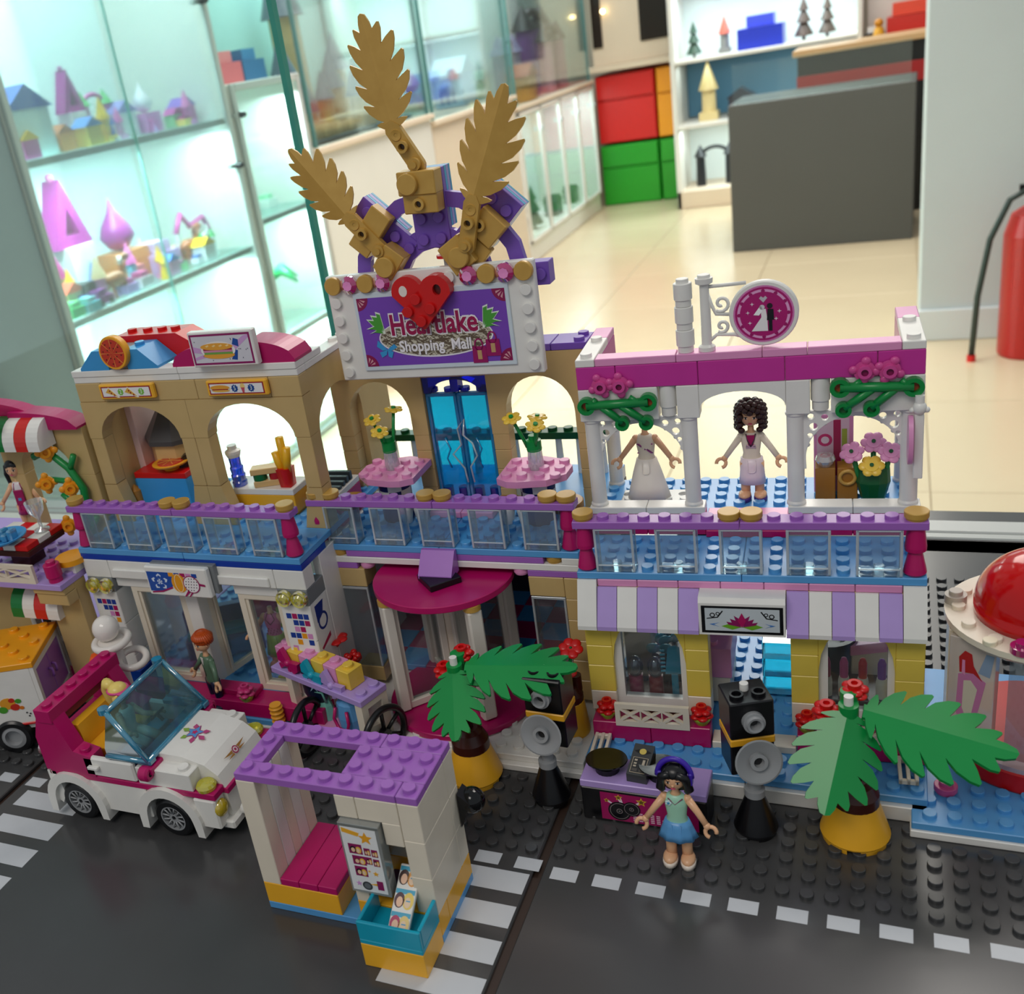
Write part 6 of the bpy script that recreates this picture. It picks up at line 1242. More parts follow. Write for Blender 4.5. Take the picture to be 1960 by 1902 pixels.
for x, z, r, c in ((-2.3, 3.6, .5, 'E8A030'), (-1.9, 3.3, .3, 'C83020'), (-2.7, 3.2, .3, '4C9A30'), (-1.6, 3.7, .2, '4C9A30'), (-2.0, 3.8, .2, 'C83020'), (-1.5, 3.2, .15, 'D87820'), (-1.3, 2.8, .06, '333333'), (-1.1, 2.7, .06, '333333'), (-1.2, 2.55, .06, '333333')): mb.prism(circ(x, z, r, 14, r*.8), -.002-(.5-r)*.02, -.03-(.5-r)*.03, c)
mb.build('fruit_sticker', VT)
# ================================================================= ACCESSORY CART
cx_, cy_, cr_ = -18.6, 7.2, radians(-19)
FR['C'] = (cx_, cy_, cr_)
CT = thing('accessory_cart', 'white market cart with a lavender shelf of bows and large black wheels', 'cart', (cx_, cy_, 0), cr_)
def kb(name, x0, y0, z0, x1, y1, z1, m, b=.04, **kw): mb = MB(m); mb.box(x0, y0, z0, x1, y1, z1, None, b); return mb.build(name, CT, **kw)
CZ = 4.35
kb('shelf_plate', 0, 0, CZ-.4, 7.6, 2.1, CZ, 'llav'); mb = MB('llav'); mb.stud(7.1, 1.6, CZ-.01); mb.stud(7.1, .6, CZ-.01); mb.build('shelf_stud', CT)
for k in range(7):
    m = ('lpink', 'yellow', 'lpink', 'yellow', 'lpink', 'yellow')[k] if k < 6 else None
    if m: kb('brick', .1+1.05*k, .55, CZ, 1.1+1.05*k, 1.7, CZ+1.15, m); mb = MB(m); mb.stud(.6+1.05*k, 1.1, CZ+1.14); mb.build('brick_stud', CT)
for x0, x1 in ((1.2, 1.7), (7.0, 7.55)):
    mb = MB('ivory'); mb.prism(rect(.05, .9, 2.05, CZ-.42), x0, x1, None, [[(.5, 2.4), (.5, 3.6), (1.6, 3.6), (1.6, 2.9), (1.2, 2.2)]], 'yz'); mb.build('end_panel', CT)
kb('counter_tile', 1.2, 0, .9, 7.5, 2.1, 1.3, 'lpink'); kb('back_panel', 1.8, 1.8, 1.3, 6.9, 2.05, 3.0, 'ivory')
def bigwheel(mb):
    mb.at(0, 0, 0, 0, pi/2, 0).tube([(1.55*cos(2*pi*k/40), 1.55*sin(2*pi*k/40), 0) for k in range(40)], .2, '121214', 10, True); mb.ring([(0, -.2), (.35, -.2), (.35, .2), (0, .2)], 16, '121214')
    for k in range(6): a = pi*k/3; mb.tube([(.3*cos(a), .3*sin(a), 0), (1.5*cos(a), 1.5*sin(a), 0)], .12, '121214', 8)
    mb.at()
piece(CT, 'wheel', 'bigw', bigwheel, (7.95, 1.0, 1.75)); piece(CT, 'wheel', 'bigw', bigwheel, (3.4, -.8, 1.75), (0, 0, .25))
mb = MB('F2A830'); mb.cyl(0, 0, .6, .35, 2.0); 
for k in range(6): mb.ring([(.35, .8+.3*k), (.42, .9+.3*k), (.35, 1.0+.3*k)], 14)
mb.build('ribbed_post', CT, (1.0, -1.0, 0))
def bow(lab, x, z, m, mini=False):
    t = thing('bow', lab, 'hair bow', W('C', x, .35, z), cr_); mb = MB(m)
    for s_ in (-1, 1): mb.prism([(0, .12), (s_*.75, .62), (s_*.9, .1), (s_*.7, -.3), (0, -.12)], -.22, .1); mb.prism([(0, -.1), (s_*.35, -.8), (s_*.6, -.55)], -.18, .05)
    mb.build('ribbon', t, (0, 0, 0), (0, .5, 0)); mb = MB(m); mb.sph(0, -.12, 0, .24); mb.build('knot', t)
bow('magenta bow on the left of the cart shelf', 1.5, CZ+.55, 'magenta'); bow('aqua bow in the middle of the cart shelf', 3.5, CZ+.35, 'teal'); bow('lilac bow at the right of the cart shelf', 5.1, CZ+.15, 'llav')
def bag(lab, x, m, m2):
    t = thing('handbag', lab, 'handbag', W('C', x, .9, 1.31), cr_+.2); mb = MB(m); mb.loft([(0, 0, 0, .75, .5), (0, 0, .9, .6, .4), (0, 0, 1.5, .35, .25)], 8, None, False); mb.build('bag_body', t)
    mb = MB(m2); mb.tube([(-.4, -.2, 1.2), (-.35, -.3, 1.9), (.35, -.3, 1.9), (.4, -.2, 1.2)], .08); mb.build('strap', t); mb = MB('3A3A3C'); mb.box(-.06, -.56, .3, .06, -.46, .8); mb.build('clasp', t)
bag('mint green bag standing in the cart', 3.1, 'aqua', 'aqua'); 
t = thing('backpack', 'blue backpack with a magenta strap standing in the cart', 'backpack', W('C', 5.5, .7, 1.31), cr_); mb = MB('sblue'); mb.loft([(0, 0, 0, .7, .5), (0, 0, 1.0, .85, .55), (0, 0, 1.9, .7, .45), (0, 0, 2.1, .3, .2)], 10, None, False); mb.build('bag_body', t)
mb = MB('magenta'); mb.tube([(-.45, -.5, 1.7), (-.6, -.62, 1.0), (-.35, -.62, .4), (.35, -.62, .4), (.6, -.62, 1.0), (.45, -.5, 1.7)], .1); mb.build('strap', t)
# ================================================================= SPA INTERIOR
def ins(name, label, cat, x, y_, z, rz, parts, group=None):
    t = thing(name, label, cat, W('R', x, y_, z), FR['R'][2]+rz, group)
    for pn, fn in parts: mb = MB(); fn(mb); mb.build(pn, t)
for k, (x, c) in enumerate(((2.3, 'B0185C'), (3.35, 'A01828'))):
    ins('hair_dryer', ('left', 'right')[k]+' smoky hair dryer hood on a red stem in the spa window', 'hair dryer', x, 1.2, 2.6, 0, [('hood', lambda mb: mb.sph(0, 0, 1.7, .42, .42, .65, G('5A6068', .5, .15))), ('stem', lambda mb, c=c: mb.cyl(0, 0, 0, .38, 1.2, c))])
ins('display_ledge', 'brown ledge carrying the dryers and comb in the spa window', 'shelf', 1.6, .8, 1.4, 0, [('ledge', lambda mb: mb.box(0, 0, 0, 3.4, 1.6, 1.2, '5A2A20'))])
ins('comb', 'teal comb standing in the left spa window', 'comb', 4.3, 1.0, 2.6, .1, [('comb_body', lambda mb: [mb.box(-.1, -.06, 0, .25, .06, 1.6, 'teal'), mb.prism([(-.4, 1.5), (.45, 1.5), (.5, 3.0), (.2, 3.2), (-.2, 3.1)], -.06, .06, 'teal')]), ('comb_tooth', lambda mb: [mb.box(-.62, -.05, 1.6+.25*k, -.35, .05, 1.72+.25*k, 'teal') for k in range(6)])])
ins('hairbrush', 'teal round brush behind the right edge of the spa window', 'brush', 5.0, 1.1, 2.6, 0, [('brush_head', lambda mb: mb.sph(0, 0, 2.2, .5, .2, .8, 'teal')), ('handle', lambda mb: mb.cyl(0, 0, 0, .15, 1.5, 'teal'))])
ins('crate', 'white slatted crate in the back left of the spa shop', 'crate', 1.2, 4.4, 1.5, 0, [('crate_body', lambda mb: mb.box(0, 0, 0, 1.5, 3, 3.2, 'ivory')), ('slat', lambda mb: [mb.box(.1, .1+.5*k, 3.2, 1.4, .4+.5*k, 3.35, 'white') for k in range(6)])])
for k in range(5): ins('small_bow', 'teal bow in the heap behind the spa window', 'bow', 3.3+.5*(k % 2), 3.2+.7*k, 4.2+.2*(k % 2), .6*k, [('ribbon', lambda mb: [mb.sph(-.35, 0, 0, .36, .22, .3, 'teal'), mb.sph(.35, 0, 0, .36, .22, .3, 'teal'), mb.sph(0, 0, 0, .18, .2, .18, 'teal')])], 'teal bows in the spa shop')
ins('display_case', 'dark case under the teal bows in the spa shop', 'case', 2.9, 2.9, 1.4, 0, [('case_body', lambda mb: mb.box(0, 0, 0, 1.6, 3.8, 2.5, '20303A'))])
ins('treatment_chair', 'pink treatment chair on a white base inside the spa doorway', 'chair', 4.9, 2.6, 1.3, 0, [('seat', lambda mb: [mb.box(0, 0, 1.6, 2.2, 3.2, 3.4, 'lpink'), mb.stud(1.2, .6, 3.39, 'lpink')]), ('backrest', lambda mb: mb.box(0, 3.2, 1.6, 2.2, 4.0, 6.0, 'lpink')), ('base', lambda mb: mb.box(.1, .1, 0, 2.1, 3.9, 1.6, 'ivory'))])
ins('glass_block', 'stack of clear aqua blocks by the right pillar in the spa doorway', 'block', 8.6, 3.4, 1.5, 0, [('block', lambda mb: [mb.box(0, 0, 1.1*k, 1.7, 2.2, 1.1*k+1.0, G('58C4DC', .6, .15)) for k in range(3)])])
for k, (x, c, l) in enumerate(((11.75, 'B0185C', 'magenta'), (12.55, 'D85088', 'pink'), (13.4, 'D82020', 'red'), (14.25, '8E4AB0', 'purple'))):
    ins('lipstick', l+' lipstick standing in the right spa window', 'lipstick', x, 1.0, 3.4, 0, [('stick', lambda mb, c=c: mb.ring([(0, 1.1), (.2, 1.1), (.2, 1.9), (.12, 2.15), (0, 2.2)], 14, c)), ('holder', lambda mb: mb.ring([(0, 0), (.27, 0), (.27, .85), (.22, 1.1), (0, 1.1)], 14, 'ivory'))], None)
ins('display_ledge', 'dark ledge under the lipsticks in the right spa window', 'shelf', 11.5, .7, 1.4, 0, [('ledge', lambda mb: mb.box(0, 0, 0, 3.3, 2.4, 1.9, '3A2824'))])
ins('treatment_bed', 'pink topped white bed at the back of the spa shop', 'bed', 12.9, 3.6, 1.6, .3, [('mattress', lambda mb: mb.box(0, 0, 2.4, 2.6, 4, 3.0, 'lpink')), ('base', lambda mb: mb.box(.1, .1, 0, 2.5, 3.9, 2.4, 'ivory'))])
ins('round_basin', 'black round basin behind the lipsticks in the spa shop', 'basin', 11.8, 4.6, 1.6, 0, [('bowl', lambda mb: mb.ring([(0, 0), (1.2, 0), (1.5, 3.2), (1.2, 3.2), (1.0, 2.6), (0, 2.6)], 24, 'black'))])
# ================================================================= BRIDAL SHOP ITEMS
for k, x in enumerate((11.75, 12.8)):
    ins('gold_block', ('left gold block topped with a clear jewel', 'right gold block topped with a gold ring')[k]+' in the bridal shop', 'block', x-.5, 7.0, 11.2, 0, [('block', lambda mb: [mb.box(.02, 0, .15, .98, 1, 1.9, 'A8742C'), mb.box(0, -.02, 0, 1, 1.02, .14, '1A1410')]), ('jewel' if k == 0 else 'ring', (lambda mb: mb.ring([(0, 1.9), (.2, 1.95), (.5, 2.5), (.42, 2.75), (0, 2.8)], 10, G('F2F0EA', .6, .3))) if k == 0 else (lambda mb: mb.at(.5, -.05, 1.4, pi/2, 0, 0).tube([(.36*cos(2*pi*j/20), .36*sin(2*pi*j/20), 0) for j in range(20)], .1, 'gold', 8, True)))])
bpy.data.objects['jewel'].location = Vector((.5, .4, -.25))*S
ins('poster', 'pink patterned card with a green stripe behind the gold blocks', 'card', 11.2, 8.2, 11.2, 0, [('card', lambda mb: mb.box(0, 0, 0, 1.9, .12, 4.4, 'lpink')), ('print', lambda mb: [mb.decal(rect(.15, 2.0, 1.7, 4.2), -.005, 'E8C8D8'), mb.decal(rect(.95, 1.0, 1.3, 4.1), -.012, 'B02858'), mb.decal(rect(1.35, 1.0, 1.6, 3.6), -.012, 'A8B848'), mb.decal(circ(.55, 3.0, .35, 16), -.012, 'D83A78'), mb.decal(circ(.55, 3.0, .2, 16), -.018, 'F4E0E8')])])
t = thing('flower_bunch', 'bunch of three pink and one yellow flowers in green stems in the bridal shop', 'flowers', W('R', 14.0, 6.9, 11.2), FR['R'][2])
mb = MB('dgreen'); mb.loft([(0, 0, 0, .5, .4), (0, 0, 1.2, .8, .5), (0, 0, 2.0, .75, .4)], 10, '0C5A30', False); mb.build('wrapping', t)
for fx, fy, fz, c in ((-1.0, 0, 2.8, 'lpink'), (0, .3, 3.2, 'lpink'), (.75, -.1, 2.8, 'lpink'), (-.1, -.4, 2.2, 'yellow')):
    mb = MB('0C7A3A'); mb.tube([(fx*.3, fy*.3, .4), (fx*.7, fy*.7, 1.6), (fx, fy, fz)], .13); mb.build('stem', t)
    mb = MB(c)
    for k in range(6): a = 2*pi*k/6; mb.sph(.36*cos(a), .36*sin(a), 0, .26, .26, .1, c, 10, 6)
    mb.cyl(0, 0, -.02, .34, .14, c, 16); mb.cyl(0, 0, .1, .1, .1, 'dgreen', 8); mb.build('flower_head', t, (fx, fy, fz), (.75, .3*fx, 0))
ins('grey_plate', 'light grey studded plate under the headless wedding dress dummy', 'plate', 1.2, 6.4, 11.2, 0, [('plate', lambda mb: [mb.box(0, 0, 0, 4, 2, .2, 'C8CCC8')]+[mb.stud(.5+i, .5, .19, 'C8CCC8') for i in range(4)])])
# ================================================================= CORNER RESTAURANT (left edge)
K_B = rootB('K', 'corner restaurant building cut off by the left edge with green white and red awnings')
def kk(name, x0, y0, z0, x1, y1, z1, m, b=.04): mb = MB(m); mb.box(x0, y0, z0, x1, y1, z1, None, b); return mb.build(name, K_B)
for x0 in (0, 8): mb = MB('llav'); mb.box(x0+.01, 0, 9.6, x0+7.99, 9, 10.0); mb.build('plate', K_B)
studfield(8, 0, 8, 6, 9.99, 'llav', lambda i, j: j == 0 and i > 5).build('stud_field', K_B, kind='stuff')
rnd(K_B, 15.2, .6, 10, 'C01462', 1.2, .5, True, 'round_brick')
piece(K_B, 'lattice_panel', 'lat7', lattice(6.5, 1.25), (7.6, 0, 10.0))
kk('brick', 13.4, .2, 9.2, 15.95, 1.2, 9.58, 'tan'); kk('brick', 13.5, .3, 8.4, 15.95, 1.3, 9.18, 'tan')
mb = MB('ivory'); mb.box(13.4, 1.2, 1.2, 15.95, 2.2, 9.58, 'tan'); mb.build('wall', K_B)
mb = MB('tan'); mb.box(0, 2.4, 1.2, 10, 3, 9.58, 'tan'); mb.build('wall', K_B)
def qr(m):
    def mk(mb): mb.prism([(0, 0), (0, 1.9)]+[(-1.5*sin(pi/2*k/8), .35+1.55*cos(pi/2*k/8)) for k in range(0, 9)]+[(-1.5, 0)], .01, .99, m, plane='yz')
    return mk
for k, m in enumerate(('0A7A36', 'white', 'D02820', 'white')): piece(K_B, 'awning_slope', ('qr', m), qr(m), (10.3+k, 2.2, 7.0))
for k, m in enumerate(('white', '0A7A36', 'white', 'D02820', 'white')): piece(K_B, 'awning_slope', ('qr', m), qr(m), (8.7+k, 5.5, 17.2))
mb = MB('white'); mb.prism(rect(10.2, 2.6, 14.0, 7.0), 2.0, 2.5, None, [rect(10.6, 4.9, 12.0, 6.8), rect(12.4, 4.9, 13.7, 6.8), rect(10.6, 3.0, 12.0, 4.5), rect(12.4, 3.0, 13.7, 4.5)]); mb.build('window_frame', K_B)
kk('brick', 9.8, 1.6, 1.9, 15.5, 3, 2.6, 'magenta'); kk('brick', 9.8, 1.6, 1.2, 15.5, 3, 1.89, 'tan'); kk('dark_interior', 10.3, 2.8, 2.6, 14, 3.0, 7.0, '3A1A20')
arch(K_B, 8.5, 16, 5.6, 15, 18.2, 10, 14.4, 15.2, 17.2, 'tan'); kk('brick', 14.4, 5.6, 10, 16, 6.6, 14.99, 'tan'); kk('brick', 8.5, 5.6, 10, 10, 6.6, 14.99, 'tan')
curve(6.5, 12.5, -1, 1.5, 5.6, 6.6, K_B, 18.6); curve(10.6, 16.0, -1, 1.2, 5.2, 6.6, K_B, 18.21)
mb = MB('ivory'); mb.box(6, 3.6, 19.0, 10.9, 4.0, 21.2, None, .06); s_ = mb.build('sign_board', K_B); letters(s_, "gs", 10.0, 3.58, 20.5, 1.1, '222222', shear=.25)
mb = MB(); mb.decal([(9.3, 19.25), (10.0, 19.4), (10.6, 19.2), (10.5, 19.75), (10.0, 19.6), (9.4, 19.8)], 3.595, 'C83028'); mb.decal([(10.0, 19.3), (10.65, 19.15), (10.55, 19.8), (10.05, 19.65)], 3.588, 'E8902C'); mb.build('sign_picture', s_)
t = thing('flowering_vine', 'green vine with orange flowers beside the food court arch', 'vine', W('K', 14.2, 5.2, 10.2))
mb = MB('0C8A40'); mb.tube([(.6, 0, 0), (.5, 0, 2.0), (.9, 0, 4.0), (.2, 0, 5.4), (-1.2, 0, 6.6), (-2.2, -.3, 6.3)], .25); mb.tube([(.5, 0, 2), (-.6, 0, 3.2), (-1.0, 0, 3.6)], .2); mb.tube([(.5, 0, 1), (1.3, 0, 2)], .2); mb.tube([(.2, 0, 5.2), (.9, 0, 6.3)], .2); mb.tube([(.9, 0, 4), (-.2, 0, 4.5), (-1.6, 0, 4.6)], .2); mb.tube([(.5, 0, .6), (-1.0, 0, 1.4)], .18)
mb.build('stem', t)
for k, (x, z) in enumerate(((-.9, 6.7), (-1.7, 4.5), (.2, 4.2), (-1.0, 1.5))): piece(t, 'flower_head', 'ofl', lambda mb: flower5(mb, 'F2A020', .72, None, 4), (x, -.35, z), (pi/2, 0, .6))
tb = thing('restaurant_table', 'brown table with a red and white chequered top at the left edge', 'table', (-38.5, 6.6, 10.0))
mb = MB('brown'); mb.box(0, 0, 1.2, 4.2, 3.4, 1.6); mb.box(1.4, 1.0, 0, 3.0, 2.4, 1.2); mb.build('table_base', tb)
for i in range(4):
    for j in range(3): mb = MB(('white', 'red')[(i+j) % 2]); mb.box(.02+i*1.05, .02+j*1.13, 1.61, 1.03+i*1.05, 1.11+j*1.13, 2.0); mb.build('tile', tb)
t = thing('plate_of_fish', 'blue plate of clear blue pieces on the chequered table', 'plate', (-36.4, 6.9, 12.0)); mb = MB('mblue'); mb.ring([(0, 0), (.6, 0), (1.5, .4), (1.52, .5), (1.4, .5), (.6, .15), (0, .15)], 28); mb.build('plate', t)
for k in range(4): mb = MB(G('58B8E8', .5, .2)); mb.box(-.5+.35*k, -.4+.2*(k % 2), .2, -.1+.35*k, .5, .75+.2*(k % 2), None, .1); mb.build('clear_piece', t)
t = thing('clear_goblet', 'clear goblet on the corner of the chequered table', 'goblet', (-34.9, 8.8, 12.0)); g = G('F2F6F6', .72, .2, .05); mb = MB(g); mb.ring([(0, 0), (.5, 0), (.5, .15), (.12, .25), (.12, .9), (.5, 1.4), (.6, 2.1)], 20, g, True); mb.build('glass', t)
t = thing('round_stool', 'yellow-orange round stool beside the left balcony post', 'stool', (-31.9, 7.6, 10.0)); mb = MB('white'); mb.box(-.6, -.6, 0, .6, .6, .6); mb.build('base', t); mb = MB('F6A61E'); mb.ring([(0, .6), (1.0, .6), (1.0, .95), (0, .95)], 26); mb.build('seat', t)
# hat stand in front of the sports shop
p_ = (-27.5, 4.3); t = thing('ball_hat_stand', 'white ball with a ring brim on a white stand left of the sports shop', 'stand', (*p_, 0))
mb = MB(P('EDE6DE', .12)); mb.sph(0, 0, 8.0, .8, None, .8, n=26, m=16); mb.build('ball', t); mb = MB(P('EDE6DE', .15)); mb.at(.15, 0, 7.15, .1, 0, 0).tube([(1.0*cos(2*pi*k/30), 1.0*sin(2*pi*k/30), 0) for k in range(30)], .24, None, 10, True); mb.at().ring([(.9, 7.2), (0, 7.3)], 20); mb.build('brim_ring', t)
mb = MB(P('EDE6DE', .15)); mb.at(1.2, .2, 5.9, .2, .2, 0).tube([(.8*cos(2*pi*k/26), .8*sin(2*pi*k/26), 0) for k in range(26)], .22, None, 10, True); mb.build('lower_ring', t); mb = MB('white'); mb.cyl(.3, 0, 0, .4, 6.9); mb.build('pole', t)
t = thing('orange_crystal', 'orange faceted piece behind the magenta roll bar', 'ornament', (-28.8, 4.2, 4.9)); mb = MB('F0601A'); mb.ring([(0, 0), (.6, .2), (.7, .7), (.4, 1.2), (0, 1.3)], 6); mb.build('crystal', t); mb = MB('tan'); mb.box(-.5, -.5, -4.9, .5, .5, 0); mb.build('stand', t)
# ================================================================= ICE CREAM KIOSK (right edge)
IK = thing('ice_cream_kiosk', 'kiosk with a big red dome and white round roof at the right edge', 'kiosk', (20.95, 11.9, .8))
mb = MB('C81010'); mb.ring([(0, 0), (3.9, 0), (3.95, .1), (3.95, 1.0), (3.9, 1.1), (0, 1.1)], 56); mb.build('round_base', IK)
mb = MB('ivory'); mb.ring([(0, 6.9), (3.9, 6.9), (4.1, 7.1), (4.1, 7.4), (0, 7.4)], 48)
for k in range(14): a = 2*pi*k/14; mb.stud(3.5*cos(a), 3.5*sin(a), 7.39)
mb.build('round_roof', IK)
mb = MB(P('C40E0E', .12)); mb.ring([(0, 7.4), (2.9, 7.4), (2.92, 7.9)]+[(2.92*cos(pi/2*k/14), 7.9+2.5*sin(pi/2*k/14)) for k in range(15)], 48, None, True); mb.build('dome', IK)
mb = MB('red'); mb.ring([(0, 10.3), (.4, 10.3), (.4, 11.2), (0, 11.2)], 16); mb.build('finial', IK)
mb = MB('BDB4A8'); mb.ring([(0, 7.4), (.48, 7.4), (.48, 7.8), (0, 7.8)], 18); mb.stud(0, 0, 7.79); mb.build('round_plate', IK, (-3.6, .6, 0)); mb = MB('ECE4C8'); mb.stud(0, 0, 7.4); mb.build('stud', IK, (-2.4, -3.0, 0)); mb = MB(G('D8208A', .5, .15)); mb.ring([(0, 7.4), (.5, 7.4), (.5, 7.7), (.3, 7.72), (.3, 7.9), (0, 7.9)], 18); mb.build('round_lamp', IK, (-1.2, -3.5, 0))
mb = MB('ivory'); mb.at(-2.9, -1.9, 0, 0, 0, radians(-25)).box(-1.0, -.2, 1.1, 1.0, .3, 6.9, G('E8DCD0', .35, .1)); 
def q(o, m, k): mb.decal(o, -.205-.006*k, m)
q([(-.55, 5.0), (-.6, 2.9), (-.3, 2.1), (-.5, 1.8), (.1, 1.2), (-.05, 2.0), (.35, 3.0), (.65, 4.9), (.1, 5.2)], 'C87CA8', 0); q([(-.3, 4.7), (-.32, 3.2), (-.1, 2.6), (.1, 3.0), (.3, 4.4), (.0, 4.8)], 'D8D0B8', 1); q([(-.5, 5.1), (-.55, 5.9), (-.3, 6.3), (.0, 6.2), (.1, 5.6), (.5, 4.9), (.1, 5.2)], 'B82A2A', 1); q([(.3, 5.3), (.6, 6.4), (.95, 6.4), (.8, 5.2)], '8AA0B8', 0); q([(-.4, 5.1), (-.4, 5.8), (-.28, 5.8), (-.25, 5.0)], 'E090B8', 2)
mb.at(); mb.build('sundae_panel', IK)
mb = MB('ivory'); mb.box(-3.9, -1.2, 1.1, -3.5, 1.0, 6.9); mb.build('side_panel', IK)
g = G('B8C4CC', .8, .06); mb = MB(g); mb.ring([(3.3, 1.1), (3.3, 6.9)], 16, g, a0=-pi/2-.5, a1=-pi/2+1.5); mb.build('curved_glass', IK)
mb = MB('CFC8C0'); mb.ring([(3.3, 1.1), (3.9, 1.1), (3.9, 1.35), (3.3, 1.35)], 20, G('E8C8C8', .5, .15), a0=-pi/2-.6, a1=-pi/2+1.5); mb.build('clear_sill', IK)
t = thing('pink_round_plate', 'single pink round plate on the blue base beside the kiosk', 'plate', (17.05, 7.7, .8)); rnd(t, 0, 0, 0, 'D85A94', .4, .5)
# ================================================================= FIGURES
def doll(label, loc, rz, top, sleeve, legs='skin', shoe='shoe', skirt=None, hair=None, hairc='hairblack', head=True, pose='stand', extra=(), arms=((-1.0, -.35), (1.0, -.35)), lips='C8406A', sc_=1.0, skin='skin', neckline=None):
    t = thing('toy_figure', label, 'toy figure', loc, rz)
    mb = MB(skin)
    dz = 0
    if pose == 'stand':
        for s_ in (-1, 1):
            mb.loft([(s_*.36, 0, .2, .25, .26), (s_*.35, 0, .9, .24, .24), (s_*.34, 0, 1.5, .28, .28), (s_*.3, 0, 2.15, .32, .32)], 14, legs)
            mb.sph(s_*.4, -.18, .3, .33, .5, .24, legs if legs != 'navy' else shoe, 14, 8); mb.loft([(s_*.4, -.2, 0, .34, .52), (s_*.4, -.2, .16, .35, .53), (s_*.4, -.2, .24, .33, .5)], 16, shoe)
    else:
        for s_ in (-1, 1): mb.tube([(s_*.33, .1, 2.15), (s_*.36, -.8, 2.2), (s_*.38, -1.7, 2.1)], [.33, .29, .24], legs, 12)
    mb.loft([(0, 0, 1.95, .5, .34), (0, 0, 2.2, .54, .37), (0, 0, 2.65, .42, .3), (0, 0, 3.2, .5, .36), (0, 0, 3.6, .52, .3), (0, 0, 3.82, .34, .24)], 18, top)
    mb.loft([(0, 0, 3.75, .3, .22), (0, 0, 3.92, .16, .16), (0, 0, 4.25, .14, .14)], 14, skin)
    for s_, (ax, ay) in zip((-1, 1), arms):
        A, B_, C_ = Vector((s_*.5, 0, 3.6)), Vector((s_*(.5+abs(ax)*.42), ay*.4, 3.05)), Vector((s_*(.5+abs(ax)*.8), ay, 2.55 if pose == 'stand' else 3.0))
        mb.sph(A.x, A.y, A.z, .2, None, None, sleeve, 12, 8); mb.tube([A, B_, C_], [.19, .16, .14], sleeve, 12)
        d = (C_-B_).normalized(); p = C_+d*.08; mb.sph(p.x, p.y, p.z, .17, None, None, skin, 10, 8)
        side = Vector((-s_, 0, 0)); side = (side-d*side.dot(d)).normalized(); cc = p+d*.3
        mb.tube([cc+(-d*cos(a)+side*sin(a))*.24 for a in [(-2.35+4.7*k/12) for k in range(13)]], .095, skin, 8)
    if head:
        mb.sph(0, -.02, 4.72, .5, .47, .55, skin, 22, 14); mb.sph(0, -.47, 4.58, .07, .07, .07, skin, 8, 6)
        for s_ in (-1, 1):
            mb.sph(s_*.2, -.405, 4.72, .115, .05, .075, 'F4F2EE', 12, 6, (0, 0, s_*.42)); mb.sph(s_*.195, -.44, 4.72, .062, .03, .07, '20140E', 10, 6); mb.sph(s_*.21, -.425, 4.785, .13, .035, .022, '1A1210', 10, 4, (0, s_*.2, s_*.42)); mb.sph(s_*.2, -.40, 4.89, .12, .04, .02, '3A2218', 10, 4, (0, s_*-.2, s_*.4))
            mb.sph(s_*.5, .02, 4.68, .07, .1, .13, skin, 8, 6)
        mb.sph(0, -.435, 4.41, .12, .05, .035, lips, 12, 6)
    mb.build('body', t)
    if skirt:
        m_, z0, z1, r0, r1, fl_ = skirt
        mb = MB(m_); n = 36; V = []; zs = [z0, z0+(z1-z0)*.35, z0+(z1-z0)*.7, z1]
        for k, z in enumerate(zs):
            f = k/3
            for i in range(n):
                a = 2*pi*i/n; r = (r0*(1-f)+r1*f)*(1+fl_*(1-f)*cos(a*9)); V.append((r*cos(a), r*.72*sin(a)-.02, z))
        F = [[k*n+i, k*n+(i+1) % n, (k+1)*n+(i+1) % n, (k+1)*n+i] for k in range(3) for i in range(n)]+[list(range(n))[::-1], [3*n+i for i in range(n)]]
        mb.add(V, F, m_, True); mb.build('skirt', t)
        mb = MB(m_); zt = z1-.05; yy = -.72*(r0*.35+r1*.65)-.03
        mb.tube([(-.2, yy+.05, zt), (-.2, yy-.02, zt-.6), (-.1, yy-.04, zt-.68), (.1, yy-.04, zt-.68), (.2, yy-.02, zt-.6), (.2, yy+.05, zt)], .025, m_, 6); mb.build('skirt_flap', t)
    mb = MB(hairc)
    if hair == 'curly':
        mb.sph(0, .14, 4.95, .58, .52, .5)
        for k in range(110):
            a = 2.4*k; z = 5.5-1.5*(k/110); r = .68 if z < 5.1 else .68*sqrt(max(.1, 1-((z-5.0)/.55)**2))
            x, y = r*cos(a), .12+r*.85*sin(a)
            if y < -.16 and abs(x) < .42 and z < 5.0: continue
            mb.sph(x, y, z, .19, .19, .16, None, 8, 6)
    elif hair == 'bob':
        mb.sph(0, .1, 4.93, .58, .56, .46, None, 20, 12)
        for s_ in (-1, 1): mb.tube([(s_*.15, -.36, 5.12), (s_*.5, -.28, 4.9), (s_*.56, -.08, 4.5), (s_*.62, -.05, 4.15), (s_*.5, -.1, 3.98)], [.16, .2, .22, .22, .12], None, 10)
        mb.loft([(0, .22, 3.95, .45, .18), (0, .22, 4.3, .58, .32), (0, .16, 4.8, .56, .44)], 16)
        for k in range(7): mb.tube([(-.5+.15*k, -.3, 5.05+.08*sin(k)), (-.2+.08*k, .1, 5.36), (.1, .45, 5.2)], .05, None, 6)
    elif hair == 'long':
        mb.sph(0, .1, 4.95, .58, .54, .48, None, 20, 12)
        for k in range(12): a = -.1+pi*1.2*k/11-.3; mb.tube([(.5*cos(a), .1+.45*sin(a), 5.0), (.62*cos(a), .16+.5*sin(a), 4.4), (.6*cos(a)+.06*sin(3*k), .22+.5*sin(a), 3.7), (.52*cos(a), .28+.5*sin(a), 3.2)], [.16, .2, .2, .08], None, 8)
    elif hair == 'short':
        mb.sph(0, .06, 4.98, .62, .58, .5, None, 20, 12)
